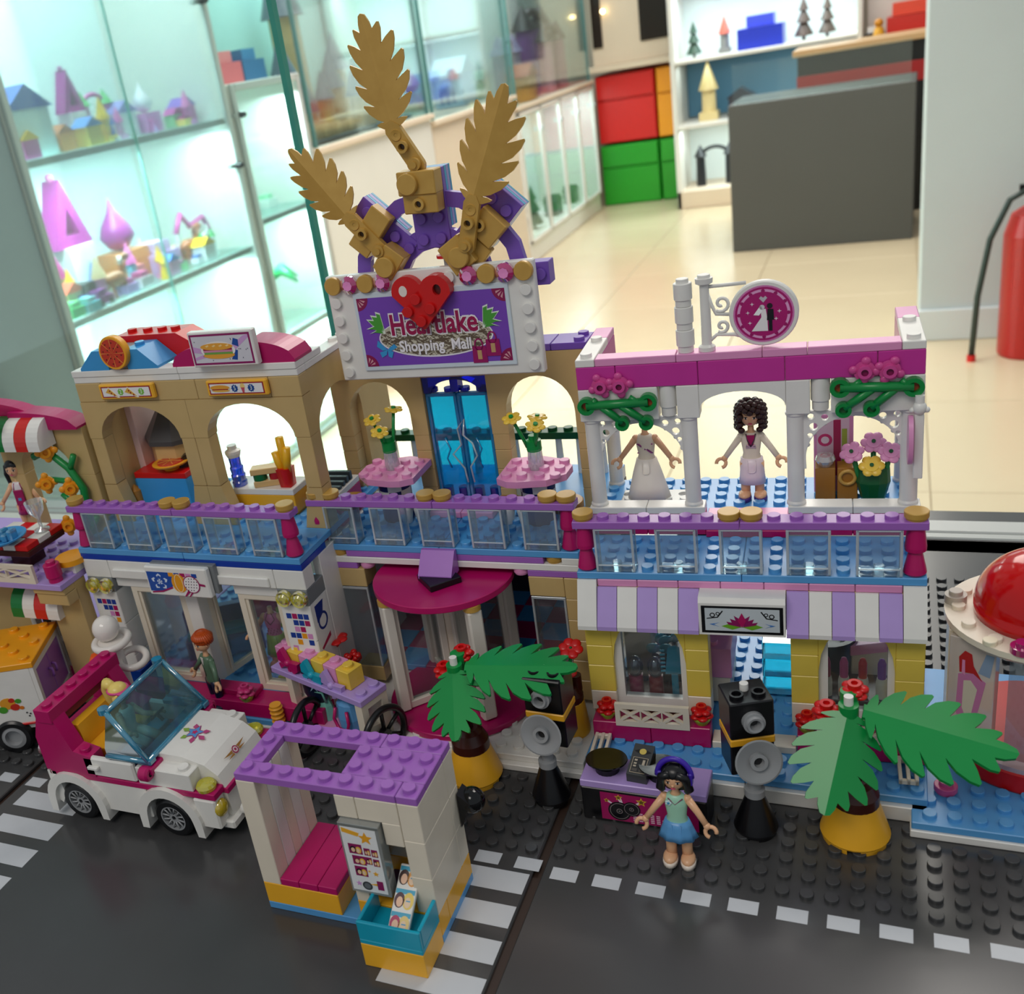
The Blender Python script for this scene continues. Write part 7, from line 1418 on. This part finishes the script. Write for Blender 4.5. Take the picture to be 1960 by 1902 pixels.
        for k in range(26): a = 2*pi*k/26; z = 4.72 if sin(a) > -.3 else 4.98; mb.tube([(.3*cos(a), .05+.3*sin(a), 5.4), (.58*cos(a), .06+.56*sin(a), 5.1), (.62*cos(a+.12), .06+.6*sin(a+.12), z)], [.1, .13, .04], None, 6)
    elif hair == 'pony':
        mb.sph(0, .1, 4.93, .57, .55, .46, None, 20, 12); mb.tube([(0, .45, 5.1), (0, .85, 5.2), (.05, 1.05, 4.8), (0, .95, 4.2), (.1, 1.0, 3.8), (.2, .95, 3.6)], [.26, .34, .34, .28, .2, .08], None, 12)
        for s_ in (-1, 1): mb.tube([(s_*.3, -.35, 5.0), (s_*.54, -.15, 4.7), (s_*.54, 0, 4.3)], [.12, .16, .05], None, 8)
        for k in range(8): a = pi*k/7; mb.tube([(.5*cos(a), .0, 5.0+.1*sin(a)), (.3*cos(a), .45, 5.1), (0, .75, 5.15)], .06, None, 6)
    if hair: mb.build('hair', t)
    for nm, fn in extra: mb = MB(); fn(mb); mb.build(nm, t)
    return t
def headphones(mb):
    mb.M = Matrix.Translation((0, .05, 4.72)) @ Matrix.Rotation(-.15, 4, 'X')
    mb.tube([(.74*cos(pi*k/16), 0, .86*sin(pi*k/16)) for k in range(17)], .13, 'violet', 8)
    for s_ in (-1, 1): mb.box(s_*.62-.12*(s_ < 0)-.0, -.22, -.32, s_*.62+.12+.06*(s_ > 0), .22, .28, 'violet', .06)
    mb.M = Matrix.Identity(4)
def girlprint(mb):
    for k in range(5): a = 2*pi*k/5; mb.sph(-.28+.09*cos(a), -.33, 3.5+.09*sin(a), .07, .03, .07, 'D8F0F4', 8, 6)
    mb.sph(-.28, -.36, 3.5, .06, .03, .06, '2898C0', 8, 6); mb.tube([(-.3, -.27, 3.72), (0, -.31, 3.42), (.34, -.25, 3.74)], .025, '7A1850', 6)
doll('girl figure with black bob, violet headphones, mint top and blue skirt on the road plate', (6.05, 1.25, .2), .03, 'mint', 'skin', skirt=('sblue', 1.5, 2.4, .86, .54, .06), hair='bob', extra=(('headphones', headphones), ('print', girlprint)))
def jacket(mb):
    mb.prism([(-.2, 3.75), (.2, 3.75), (.12, 3.1), (-.12, 3.1)], -.33, -.37, 'A01858')
    for s_ in (-1, 1): mb.tube([(s_*.24, -.26, 3.8), (s_*.16, -.37, 3.45), (0, -.38, 3.1)], .035, '4A3040', 6); mb.tube([(0, -.38, 3.1), (s_*.22, -.36, 3.2), (s_*.25, -.35, 3.05), (0, -.38, 3.08)], .035, 'C8A8C0', 6)
doll('curly dark-haired figure in a white jacket and skirt in the bridal shop', W('R', 8.15, 7.6, 11.2), .06, 'ivory', 'ivory', skirt=('EDDDE4', .95, 2.4, .68, .56, .01), hair='curly', hairc='hairbrown', shoe='lilacdk', extra=(('jacket_front', jacket),))
def dressprint(mb):
    for k in range(26): mb.sph(-.38+.76*((k*7) % 13)/12, -.33+.03*abs(((k*7) % 13)-6)/6, 2.85+.5*((k*5) % 11)/10, .05, .02, .04, ('A03A88', '7A2A70')[k % 2], 6, 4)
doll('headless wedding dress dummy with a long white skirt in the bridal shop', W('R', 2.75, 7.15, 11.42), .05, 'ivory', 'skin', skirt=('F0EAE0', .02, 2.45, 1.2, .54, .02), head=False, extra=(('dress_print', dressprint),), arms=((-1.05, -.3), (1.05, -.3)))
def vest(mb):
    for s_ in (-1, 1): mb.tube([(s_*.12, -.2, 3.9), (s_*.3, -.3, 3.5), (0, -.38, 3.2)], .035, '8E2A58', 6)
    for k in range(20): mb.sph(-.36+.72*((k*7) % 11)/10, -.34+.05*abs(((k*7) % 11)-5)/5, 2.5+.4*((k*5) % 9)/8, .05, .02, .04, 'A0286A', 6, 4)
doll('headless dummy in a pink vest and lime shorts in the sports shop window', W('L', 11.9, 1.75, 3.0), .15, 'D86AA0', 'skin', skirt=('8EAE38', 1.0, 2.4, .76, .56, .04), head=False, extra=(('vest_print', vest),), shoe='C89098')
def visor(mb): mb.loft([(0, -.42, 4.98, .5, .5), (0, -.4, 5.05, .48, .46)], 18, 'D8488C'); mb.tube([(.56*cos(pi*2*k/24), .08+.56*sin(pi*2*k/24), 5.02) for k in range(24)], .07, 'D8488C', 8, True)
doll('blonde ponytail figure with a pink visor sitting in the open car', (-23.6, .1, 1.95), radians(82), 'ivory', 'skin', legs='ivory', hair='pony', hairc='blond', pose='sit', extra=(('visor', visor),), arms=((-.6, -1.1), (.6, -1.1)))
def shirt(mb): mb.prism([(-.15, 3.8), (.15, 3.8), (0, 3.2)], -.3, -.34, 'F4F0EA'); mb.tube([(-.02, -.36, 3.2), (-.02, -.33, 2.5)], .02, '2A3A30', 6)
doll('orange-haired figure in a green shirt and navy trousers behind the car', W('G', -22.75, 6.75, 1.2), -.45, 'olive', 'olive', legs='navy', shoe='navy', hair='short', hairc='hairorange', extra=(('shirt_front', shirt),), lips='C07060')
def apron(mb): mb.box(-.34, -.42, 2.2, .34, -.3, 3.3, 'A01858', .04); mb.tube([(-.3, -.3, 3.3), (-.2, -.22, 3.75)], .04, 'A01858', 6); mb.tube([(.3, -.3, 3.3), (.2, -.22, 3.75)], .04, 'A01858', 6); mb.box(-.12, -.44, 2.55, .12, -.42, 2.75, '5A90C8', .01)
doll('black-haired waitress figure in a magenta apron at the left edge', (-38.3, 11.2, 10.6), .3, 'E8E0E4', 'skin', skirt=('A8185C', 1.5, 2.5, .6, .48, .04), hair='long', extra=(('apron', apron),))
# ================================================================= MODELS IN THE CABINETS AROUND THE HALL (real size, metres times K)
def px_on_x(u, v, X): d = ray(u, v); C = Vector(CAM); return C+d*((X*K-C.x)/d.x)
def px_on_y(u, v, Y): d = ray(u, v); C = Vector(CAM); return C+d*((Y*K-C.y)/d.y)
def cone_tower(mb_, mr, t, x, y, r, h, hr, n=14):
    def a(q): q.ring([(0, 0), (r, 0), (r*.92, h), (0, h)], n, mb_)
    def b(q): q.ring([(0, 0), (r*1.35, 0), (0, hr)], n, mr)
    m1 = MB(); a(m1); m1.build('tower', t, (x, y, 0)); m2 = MB(); b(m2); m2.build('roof', t, (x, y, h))
def model(label, name, cat, u, v, z, X=-1.72, kind='tower', c=('ECE6F0', 'B83A94'), s=1.0, group=None, Y=None, dx=0):
    p = px_on_x(u, v, X) if Y is None else px_on_y(u, v, Y)
    t = thing(name, label, cat, (p.x+dx, p.y, z*K), 0, group); s = s*K
    A, B_ = c[0], c[1]; C3 = c[2] if len(c) > 2 else c[1]
    if kind == 'tower':
        cone_tower(A, B_, t, 0, 0, .028*s, .11*s, .11*s); m = MB(A); m.box(-.035*s, -.035*s, 0, .035*s, .035*s, .03*s); m.build('base', t)
    elif kind == 'aframe':
        m = MB(B_); m.prism([(-.05*s, .1*s), (.05*s, .1*s), (0, .22*s)], -.02*s, .02*s, None, [[(-.02*s, .12*s), (.02*s, .12*s), (0, .17*s)]], 'yz'); m.build('roof', t)
        m = MB(A); m.box(-.03*s, -.035*s, 0, .03*s, .035*s, .1*s); m.build('tower', t); m = MB(C3); m.sph(0, 0, .225*s, .008*s); m.build('finial', t)
    elif kind == 'onion':
        m = MB(B_); m.ring([(0, .09*s), (.03*s, .1*s), (.05*s, .13*s), (.04*s, .16*s), (.012*s, .2*s), (0, .24*s)], 18, None, True); m.build('dome', t); m = MB(A); m.box(-.05*s, -.06*s, 0, .05*s, .06*s, .09*s); m.build('house', t)
        m = MB(C3); m.box(.05*s, -.05*s, .0, .07*s, .0, .05*s); m.build('porch', t)
    elif kind == 'house':
        m = MB(A); m.box(-.04*s, -.05*s, 0, .04*s, .05*s, .08*s); m.build('walls', t); m = MB(B_); m.prism([(-.06*s, .08*s), (.06*s, .08*s), (0, .12*s)], -.045*s, .045*s, None, (), 'yz'); m.build('roof', t)
    elif kind == 'gate':
        for sy_ in (-1, 1): cone_tower(A, B_, t, 0, sy_*.06*s, .02*s, .12*s, .05*s)
        m = MB(C3); m.tube([(0, .06*s*cos(pi*k/10), .11*s+.045*s*sin(pi*k/10)) for k in range(11)], .008*s); m.build('arch', t)
    elif kind == 'pavilion':
        m = MB(B_); m.tube([(0, -.09*s, .1*s), (0, -.04*s, .16*s), (0, .0, .11*s), (0, .09*s, .13*s), (0, .12*s, .06*s)], .01*s); m.build('canopy', t)
        for yy in (-.09, .1): m = MB(A); m.cyl(0, yy*s, 0, .008*s, .1*s); m.build('pillar', t)
        m = MB(C3); m.box(-.02*s, -.04*s, 0, .02*s, .04*s, .05*s); m.build('bench', t)
    elif kind == 'animal':
        m = MB(A); m.sph(0, 0, .04*s, .018*s, .035*s, .018*s)
        for yy in (-.022, .022):
            for xx in (-.01, .01): m.cyl(xx*s, yy*s, 0, .005*s, .035*s)
        m.tube([(0, .03*s, .045*s), (0, .045*s, .075*s)], .008*s); m.sph(0, .052*s, .08*s, .009*s, .016*s, .01*s); m.build('body', t); m = MB(B_); m.tube([(0, .032*s, .065*s), (0, .036*s, .085*s)], .006*s); m.build('mane', t)
    elif kind == 'box':
        m = MB(A); m.box(-.04*s, -.05*s, 0, .04*s, .05*s, .045*s); m.build('box_body', t); m = MB(B_); m.box(-.03*s, -.03*s, .046*s, .03*s, .03*s, .07*s); m.build('lid', t)
    elif kind == 'plant':
        m = MB(B_); m.cyl(0, 0, 0, .006*s, .07*s); m.build('stem', t); m = MB(A)
        for k in range(6): a = pi*k/3; m.tube([(0, 0, .07*s), (.03*s*cos(a), .03*s*sin(a), .085*s), (.055*s*cos(a), .055*s*sin(a), .065*s)], [.006*s, .008*s, .002*s], None, 6)
        m.build('leaves', t)
    elif kind == 'vehicle':
        m = MB(A); m.box(-.03*s, -.05*s, .01*s, .03*s, .05*s, .04*s); m.box(-.025*s, -.03*s, .04*s, .025*s, .02*s, .065*s, B_); m.build('body', t)
        for yy in (-.03, .03): m = MB('121214'); m.at(.03*s, yy*s, .012*s, 0, pi/2, 0).ring([(0, 0), (.012*s, 0), (.012*s, .006*s), (0, .006*s)], 12); m.build('wheel', t)
    elif kind == 'figure':
        m = MB(A); m.ring([(0, 0), (.016*s, 0), (.008*s, .035*s), (0, .035*s)], 12); m.build('dress', t); m = MB(B_); m.sph(0, 0, .043*s, .009*s); m.build('head', t)
    elif kind == 'tree':
        m = MB(A); m.ring([(0, .01*s), (.035*s, .015*s), (.012*s, .06*s), (.026*s, .06*s), (.008*s, .1*s), (.018*s, .1*s), (0, .15*s)], 12); m.build('crown', t); m = MB(B_); m.cyl(0, 0, 0, .006*s, .02*s); m.build('trunk', t)
    return t
S1, S2 = .221, -.139
T = model
T('blue-roofed white castle at the left end of the upper shelf', 'toy_castle', 'toy castle', 35, 262, S1, -1.70, 'house', ('E8EEF0', '2C52B8'), 1.3)
T('yellow tent-like roof at the left end of the upper shelf', 'toy_tent', 'toy tent', 48, 280, S1, -1.66, 'house', ('C84A94', 'F0B420'), .5)
T('pink turret behind the blue castle on the upper shelf', 'toy_tower', 'toy tower', 85, 270, S1, -1.74, 'tower', ('F0D8E8', 'E070A8'), .5)
T('tall magenta triangular roof on a white tower on the upper shelf', 'toy_tower', 'toy tower', 150, 262, S1, -1.76, 'aframe', ('F0EEF2', 'A8328C', 'A8328C'), .82)
T('small orange hut on the upper shelf', 'toy_hut', 'toy hut', 118, 268, S1, -1.68, 'house', ('E8904A', 'C8703A'), .5)
T('pink and green castle in the middle of the upper shelf', 'toy_castle', 'toy castle', 195, 255, S1, -1.76, 'gate', ('C86AA8', '4CA85A', 'C0509A'), .75)
T('yellow figure on the upper shelf', 'small_figure', 'small figure', 190, 268, S1, -1.66, 'figure', ('F0C020', 'F0C890'), 1.2)
T('blue figure beside the yellow one on the upper shelf', 'small_figure', 'small figure', 212, 265, S1, -1.66, 'figure', ('2A50C0', 'E8C8A0'), 1.2)
T('white castle with a lilac roof left of the door split on the upper shelf', 'toy_castle', 'toy castle', 235, 254, S1, -1.74, 'house', ('F0ECF2', '8A80C0'), .75)
T('orchid pink castle just right of the door split on the upper shelf', 'toy_castle', 'toy castle', 285, 247, S1, -1.72, 'onion', ('E08ACC', 'F0E8F0', 'E070C0'), .55)
T('magenta and violet pyramid castle at the right end of the upper shelf', 'toy_castle', 'toy castle', 355, 236, S1, -1.70, 'house', ('C83A94', '7A4AB0'), .6)
T('tall white tower with a magenta triangular roof on the lower shelf', 'toy_tower', 'toy tower', 165, 590, S2, -1.78, 'aframe', ('F2F0F2', 'A8328C', 'D870B0'), 1.35)
T('short magenta-roofed tower at the left of the lower shelf', 'toy_tower', 'toy tower', 130, 600, S2, -1.74, 'tower', ('E8F0F0', '98286C'), .7)
T('magenta onion-domed house in the middle of the lower shelf', 'toy_house', 'toy house', 255, 565, S2, -1.76, 'onion', ('E08A4A', 'A03A8C', 'E08090'), .95)
T('pale lilac slatted tower beside the onion dome', 'toy_tower', 'toy tower', 310, 548, S2, -1.74, 'box', ('C8A0D8', 'D8B8E0'), 1.2)
T('pink arched pavilion with a brown horse at the right of the lower shelf', 'toy_pavilion', 'toy pavilion', 385, 525, S2, -1.74, 'pavilion', ('F0ECEE', 'D050A0', 'A85A2A'), .8)
T('brown horse under the pink pavilion', 'toy_horse', 'toy horse', 375, 520, S2, -1.70, 'animal', ('A0522A', '6A3018'), 1.1)
T('brown and white horse at the front of the lower shelf', 'toy_horse', 'toy horse', 235, 590, S2, -1.66, 'animal', ('A8643A', 'E8E0D8'), 1.1)
T('black and blue carriage at the left front of the lower shelf', 'toy_carriage', 'toy carriage', 175, 600, S2, -1.68, 'vehicle', ('2A4A98', '18181C'), .9)
T('magenta ball-shaped carriage at the front of the lower shelf', 'toy_carriage', 'toy carriage', 200, 600, S2, -1.64, 'vehicle', ('A03A98', '8A3A90'), .6)
T('green block at the left front corner of the lower shelf', 'toy_block', 'toy block', 145, 612, S2, -1.64, 'box', ('3CC070', '7ADC9A'), .5)
T('cyan block beside the green one on the lower shelf', 'toy_block', 'toy block', 178, 612, S2, -1.63, 'box', ('4CC8E0', '9AE8F0'), .5)
T('orange and red stall at the far left of the lower shelf', 'toy_stall', 'toy stall', 140, 595, S2, -1.69, 'house', ('F0D8A0', 'E86A50'), .6)
T('white and pink fenced garden on the lower shelf', 'toy_garden', 'toy garden', 280, 570, S2, -1.66, 'box', ('F0E0E8', 'D860A0'), .55)
T('yellow cat-like figure on the lower shelf', 'small_figure', 'small figure', 322, 545, S2, -1.64, 'figure', ('F0C020', 'F0C020'), .9)
T('green lawn plate at the right of the lower shelf', 'toy_lawn', 'toy lawn', 345, 535, S2, -1.68, 'box', ('6AD890', '58B86A'), .45)
T('white gatehouse with green steps at the right of the lower shelf', 'toy_gatehouse', 'toy gatehouse', 410, 515, S2, -1.67, 'gate', ('F0F2F0', '3CA860', 'F0F0F0'), .45)
T('turquoise cube alone on the bottom shelf', 'toy_block', 'toy block', 300, 655, -.49, -1.78, 'box', ('3CD8D8', '7AE8E8'), .7)
# narrow cabinet
for lab, y, z, c, kind, s in (('left pale red block standing on the narrow cabinet', 2.47, .306, ('D86A70', 'E08A8C'), 'box', 1.3), ('right pale red block standing on the narrow cabinet', 2.59, .306, ('D86A70', 'E08A8C'), 'box', 1.3), ('blue block standing on the narrow cabinet', 2.73, .306, ('2A6EA0', '3A86B8'), 'box', 1.3),
        ('small white castle on green in the narrow cabinet', 2.6, -.079, ('F2F4EE', '8AC8A0', 'E8E0B0'), 'gate', .7), ('low white and green wall beside the small castle', 2.72, -.079, ('E8F0E8', '9AD8B0'), 'box', .6), ('pink and white garden at the bottom of the narrow cabinet', 2.55, -.439, ('F0D8E0', 'E090B0'), 'box', 1.1), ('green palm at the bottom of the narrow cabinet', 2.63, -.439, ('2CA860', '2A8850'), 'plant', 2.0)):
    t = T(lab, 'toy_model', 'toy model', 500, 300, z, -1.72, kind, c, s); t.location = Vector((-1.74*K, y*K, z*K))*S
# tan castle with grey spires
ct = thing('model_castle', 'large blurred tan castle with many grey spires in the glass case', 'model castle', (-1.78*K, 2.95*K, .073*K))
for k, (x, y, r, h, hr) in enumerate(((0, .05, .035, .13, .12), (.06, .13, .03, .1, .13), (-.05, .2, .045, .2, .16), (-.1, .36, .06, .42, .24), (.04, .3, .03, .13, .1), (0, .45, .04, .16, .13), (.05, .55, .035, .12, .14), (-.06, .63, .04, .22, .14), (.03, .75, .03, .1, .1))): cone_tower('C8B07A', '5A6470', ct, x*K, y*K, r*K, h*K, hr*K, 12)
mb = MB('C4AE78'); mbox(mb, -.12, 0, 0, .1, .8, .07); mb.build('curtain_wall', ct); mb = MB('3E3A34'); mbox(mb, -.14, -.02, -.002, .14, .83, .012); mb.build('rock_base', ct)
for k in range(8): mb = MB('E0C88C'); mbox(mb, .1, .03+.1*k, .012, .104, .07+.1*k, .06); mb.build('arched_window', ct)
for lab, u, v, z, c, kind, s, X in (('pink dome beside the tan castle', 790, 190, .073, ('D8C8A0', 'D878A0', 'C8A080'), 'onion', .8, -1.8), ('blue dragon-like model right of the tan castle', 860, 205, .073, ('3A6AA8', '2A4A70'), 'animal', 1.6, -1.68),
        ('pale blue house in the middle glass case', 870, 160, .043, ('9AB8D0', 'B8D0D8'), 'house', 1.8, -1.8), ('pale yellow house in the middle glass case', 915, 155, .043, ('D8D8A8', 'B8C8B0'), 'house', 1.1, -1.8), ('lavender castle near the far gatehouse', 975, 150, -.017, ('9A90B0', '8A80A8', '9A90B0'), 'gate', 2.0, -1.78), ('black and purple gatehouse at the far end of the aisle', 1030, 155, -.017, ('7A4A8C', '1A1A1E', '2A2428'), 'gate', 2.8, -1.76), ('pink pillared gate with a dark arch at the far end', 1062, 150, -.017, ('D89AA8', '3A2A2A', '2A2020'), 'gate', 2.2, -1.7),
        ('orange and red building in front of the far gatehouse', 1000, 165, -.017, ('C89050', 'A84A30'), 'house', 1.5, -1.68)):
    t = T(lab, 'toy_model', 'toy model', u, v, z, X, kind, c, s)
for lab, y, c, kind, s in (('green and yellow plant model behind the first low glass door', 5.05, ('3A8A4A', 'C8A830'), 'tree', 1.9), ('dark green tree behind the second low glass door', 5.45, ('1E3A30', '20302A'), 'tree', 1.6), ('dark model behind the third low glass door', 5.85, ('2A3A38', '1A2424'), 'house', 1.0), ('small dark model behind the fourth low glass door', 6.25, ('2A3230', '1A2424'), 'house', .9)):
    t = T(lab, 'toy_model', 'toy model', 1000, 300, -.69, -1.7, kind, c, s); t.location = Vector((-1.72*K, y*K, -.699*K))*S
# lit shelf unit: models by shelf height
for lab, x, z, c, kind, s in (('dark green tree pair on the top lit shelf', -.95, .02, ('2A4A3A', '3A2A20'), 'tree', 1.3), ('grey and red tower left of the blue building', -.78, .02, ('8A8A88', 'C05A4A'), 'tower', .9), ('bright blue latticed building on the top lit shelf', -.58, .02, ('2A3CC0', '4A5AD8'), 'box', 2.4), ('brown twin tree model on the top lit shelf', -.36, .02, ('4A3A34', '3A2A24'), 'tree', 1.5), ('second brown tree on the top lit shelf', -.24, .02, ('4E4038', '3A2A24'), 'tree', 1.4),
        ('tall cream building with arched windows on the middle lit shelf', -.88, -.33, ('E2CC94', 'C8B078'), 'tower', 1.5), ('dark stepped castle behind the cream building', -.70, -.33, ('3A3A44', '2E2E38'), 'house', 1.3), ('pink and brown heap at the right of the middle lit shelf', -.62, -.33, ('C89A90', '8A5A4A'), 'box', .9),
        ('black gothic model on the bottom lit shelf', -.86, -.70, ('20242A', '14181C'), 'gate', 1.4), ('white arched building on the bottom lit shelf', -.66, -.70, ('E8E8E4', 'D0D0CC'), 'tower', 1.0)):
    t = T(lab, 'toy_model', 'toy model', 1400, 200, z, -1.7, kind, c, s); t.location = Vector((x*K, 6.36*K, (z+.001)*K))*S; t.rotation_euler = (0, 0, -pi/2)
for lab, x, c, kind, s in (('red row of models at the top right of the hall', .16, ('C8302A', 'E0503A'), 'box', 2.6), ('yellow upright model at the top right of the hall', .02, ('E0A020', 'C88018'), 'figure', 2.4), ('black and white model at the top right of the hall', .0, ('2A2A2C', 'E8E8E8'), 'box', 1.2)):
    t = T(lab, 'toy_model', 'toy model', 1400, 200, 0, -1.7, kind, c, s); t.location = Vector((x*K, (6.1 if 'yellow' in lab else 6.25)*K, (FZ+.751)*K))*S

random.seed(11)
def scatter(shelf, z, us, n, lab, group):
    for k in range(n):
        f = (k+.5)/n; u = us[0][0]+(us[1][0]-us[0][0])*f+random.uniform(-8, 8); v = us[0][1]+(us[1][1]-us[0][1])*f
        T(lab, 'toy_piece', 'toy piece', u, v, z, random.choice((-1.66, -1.7, -1.78, -1.82)), random.choice(('tower', 'figure', 'box', 'house', 'figure', 'tower')), (random.choice(('E8A8D0', 'F0E4EC', 'D870B8', 'C8A0E0', 'F0C860', '7AC8E0', '9AD8A0', 'F4F0F0')), random.choice(('B83A94', 'E070B8', 'F0C020', '5A8AD8', 'E8C8A0', 'D890C8'))), random.uniform(.32, .55), group)
scatter(0, S1, ((60, 285), (395, 235)), 18, 'small blurred pastel toy piece among the castles on the upper shelf', 'small pastel pieces on the upper cabinet shelf')
scatter(1, S2, ((150, 605), (450, 500)), 24, 'small blurred bright toy piece among the castles on the lower shelf', 'small bright pieces on the lower cabinet shelf')
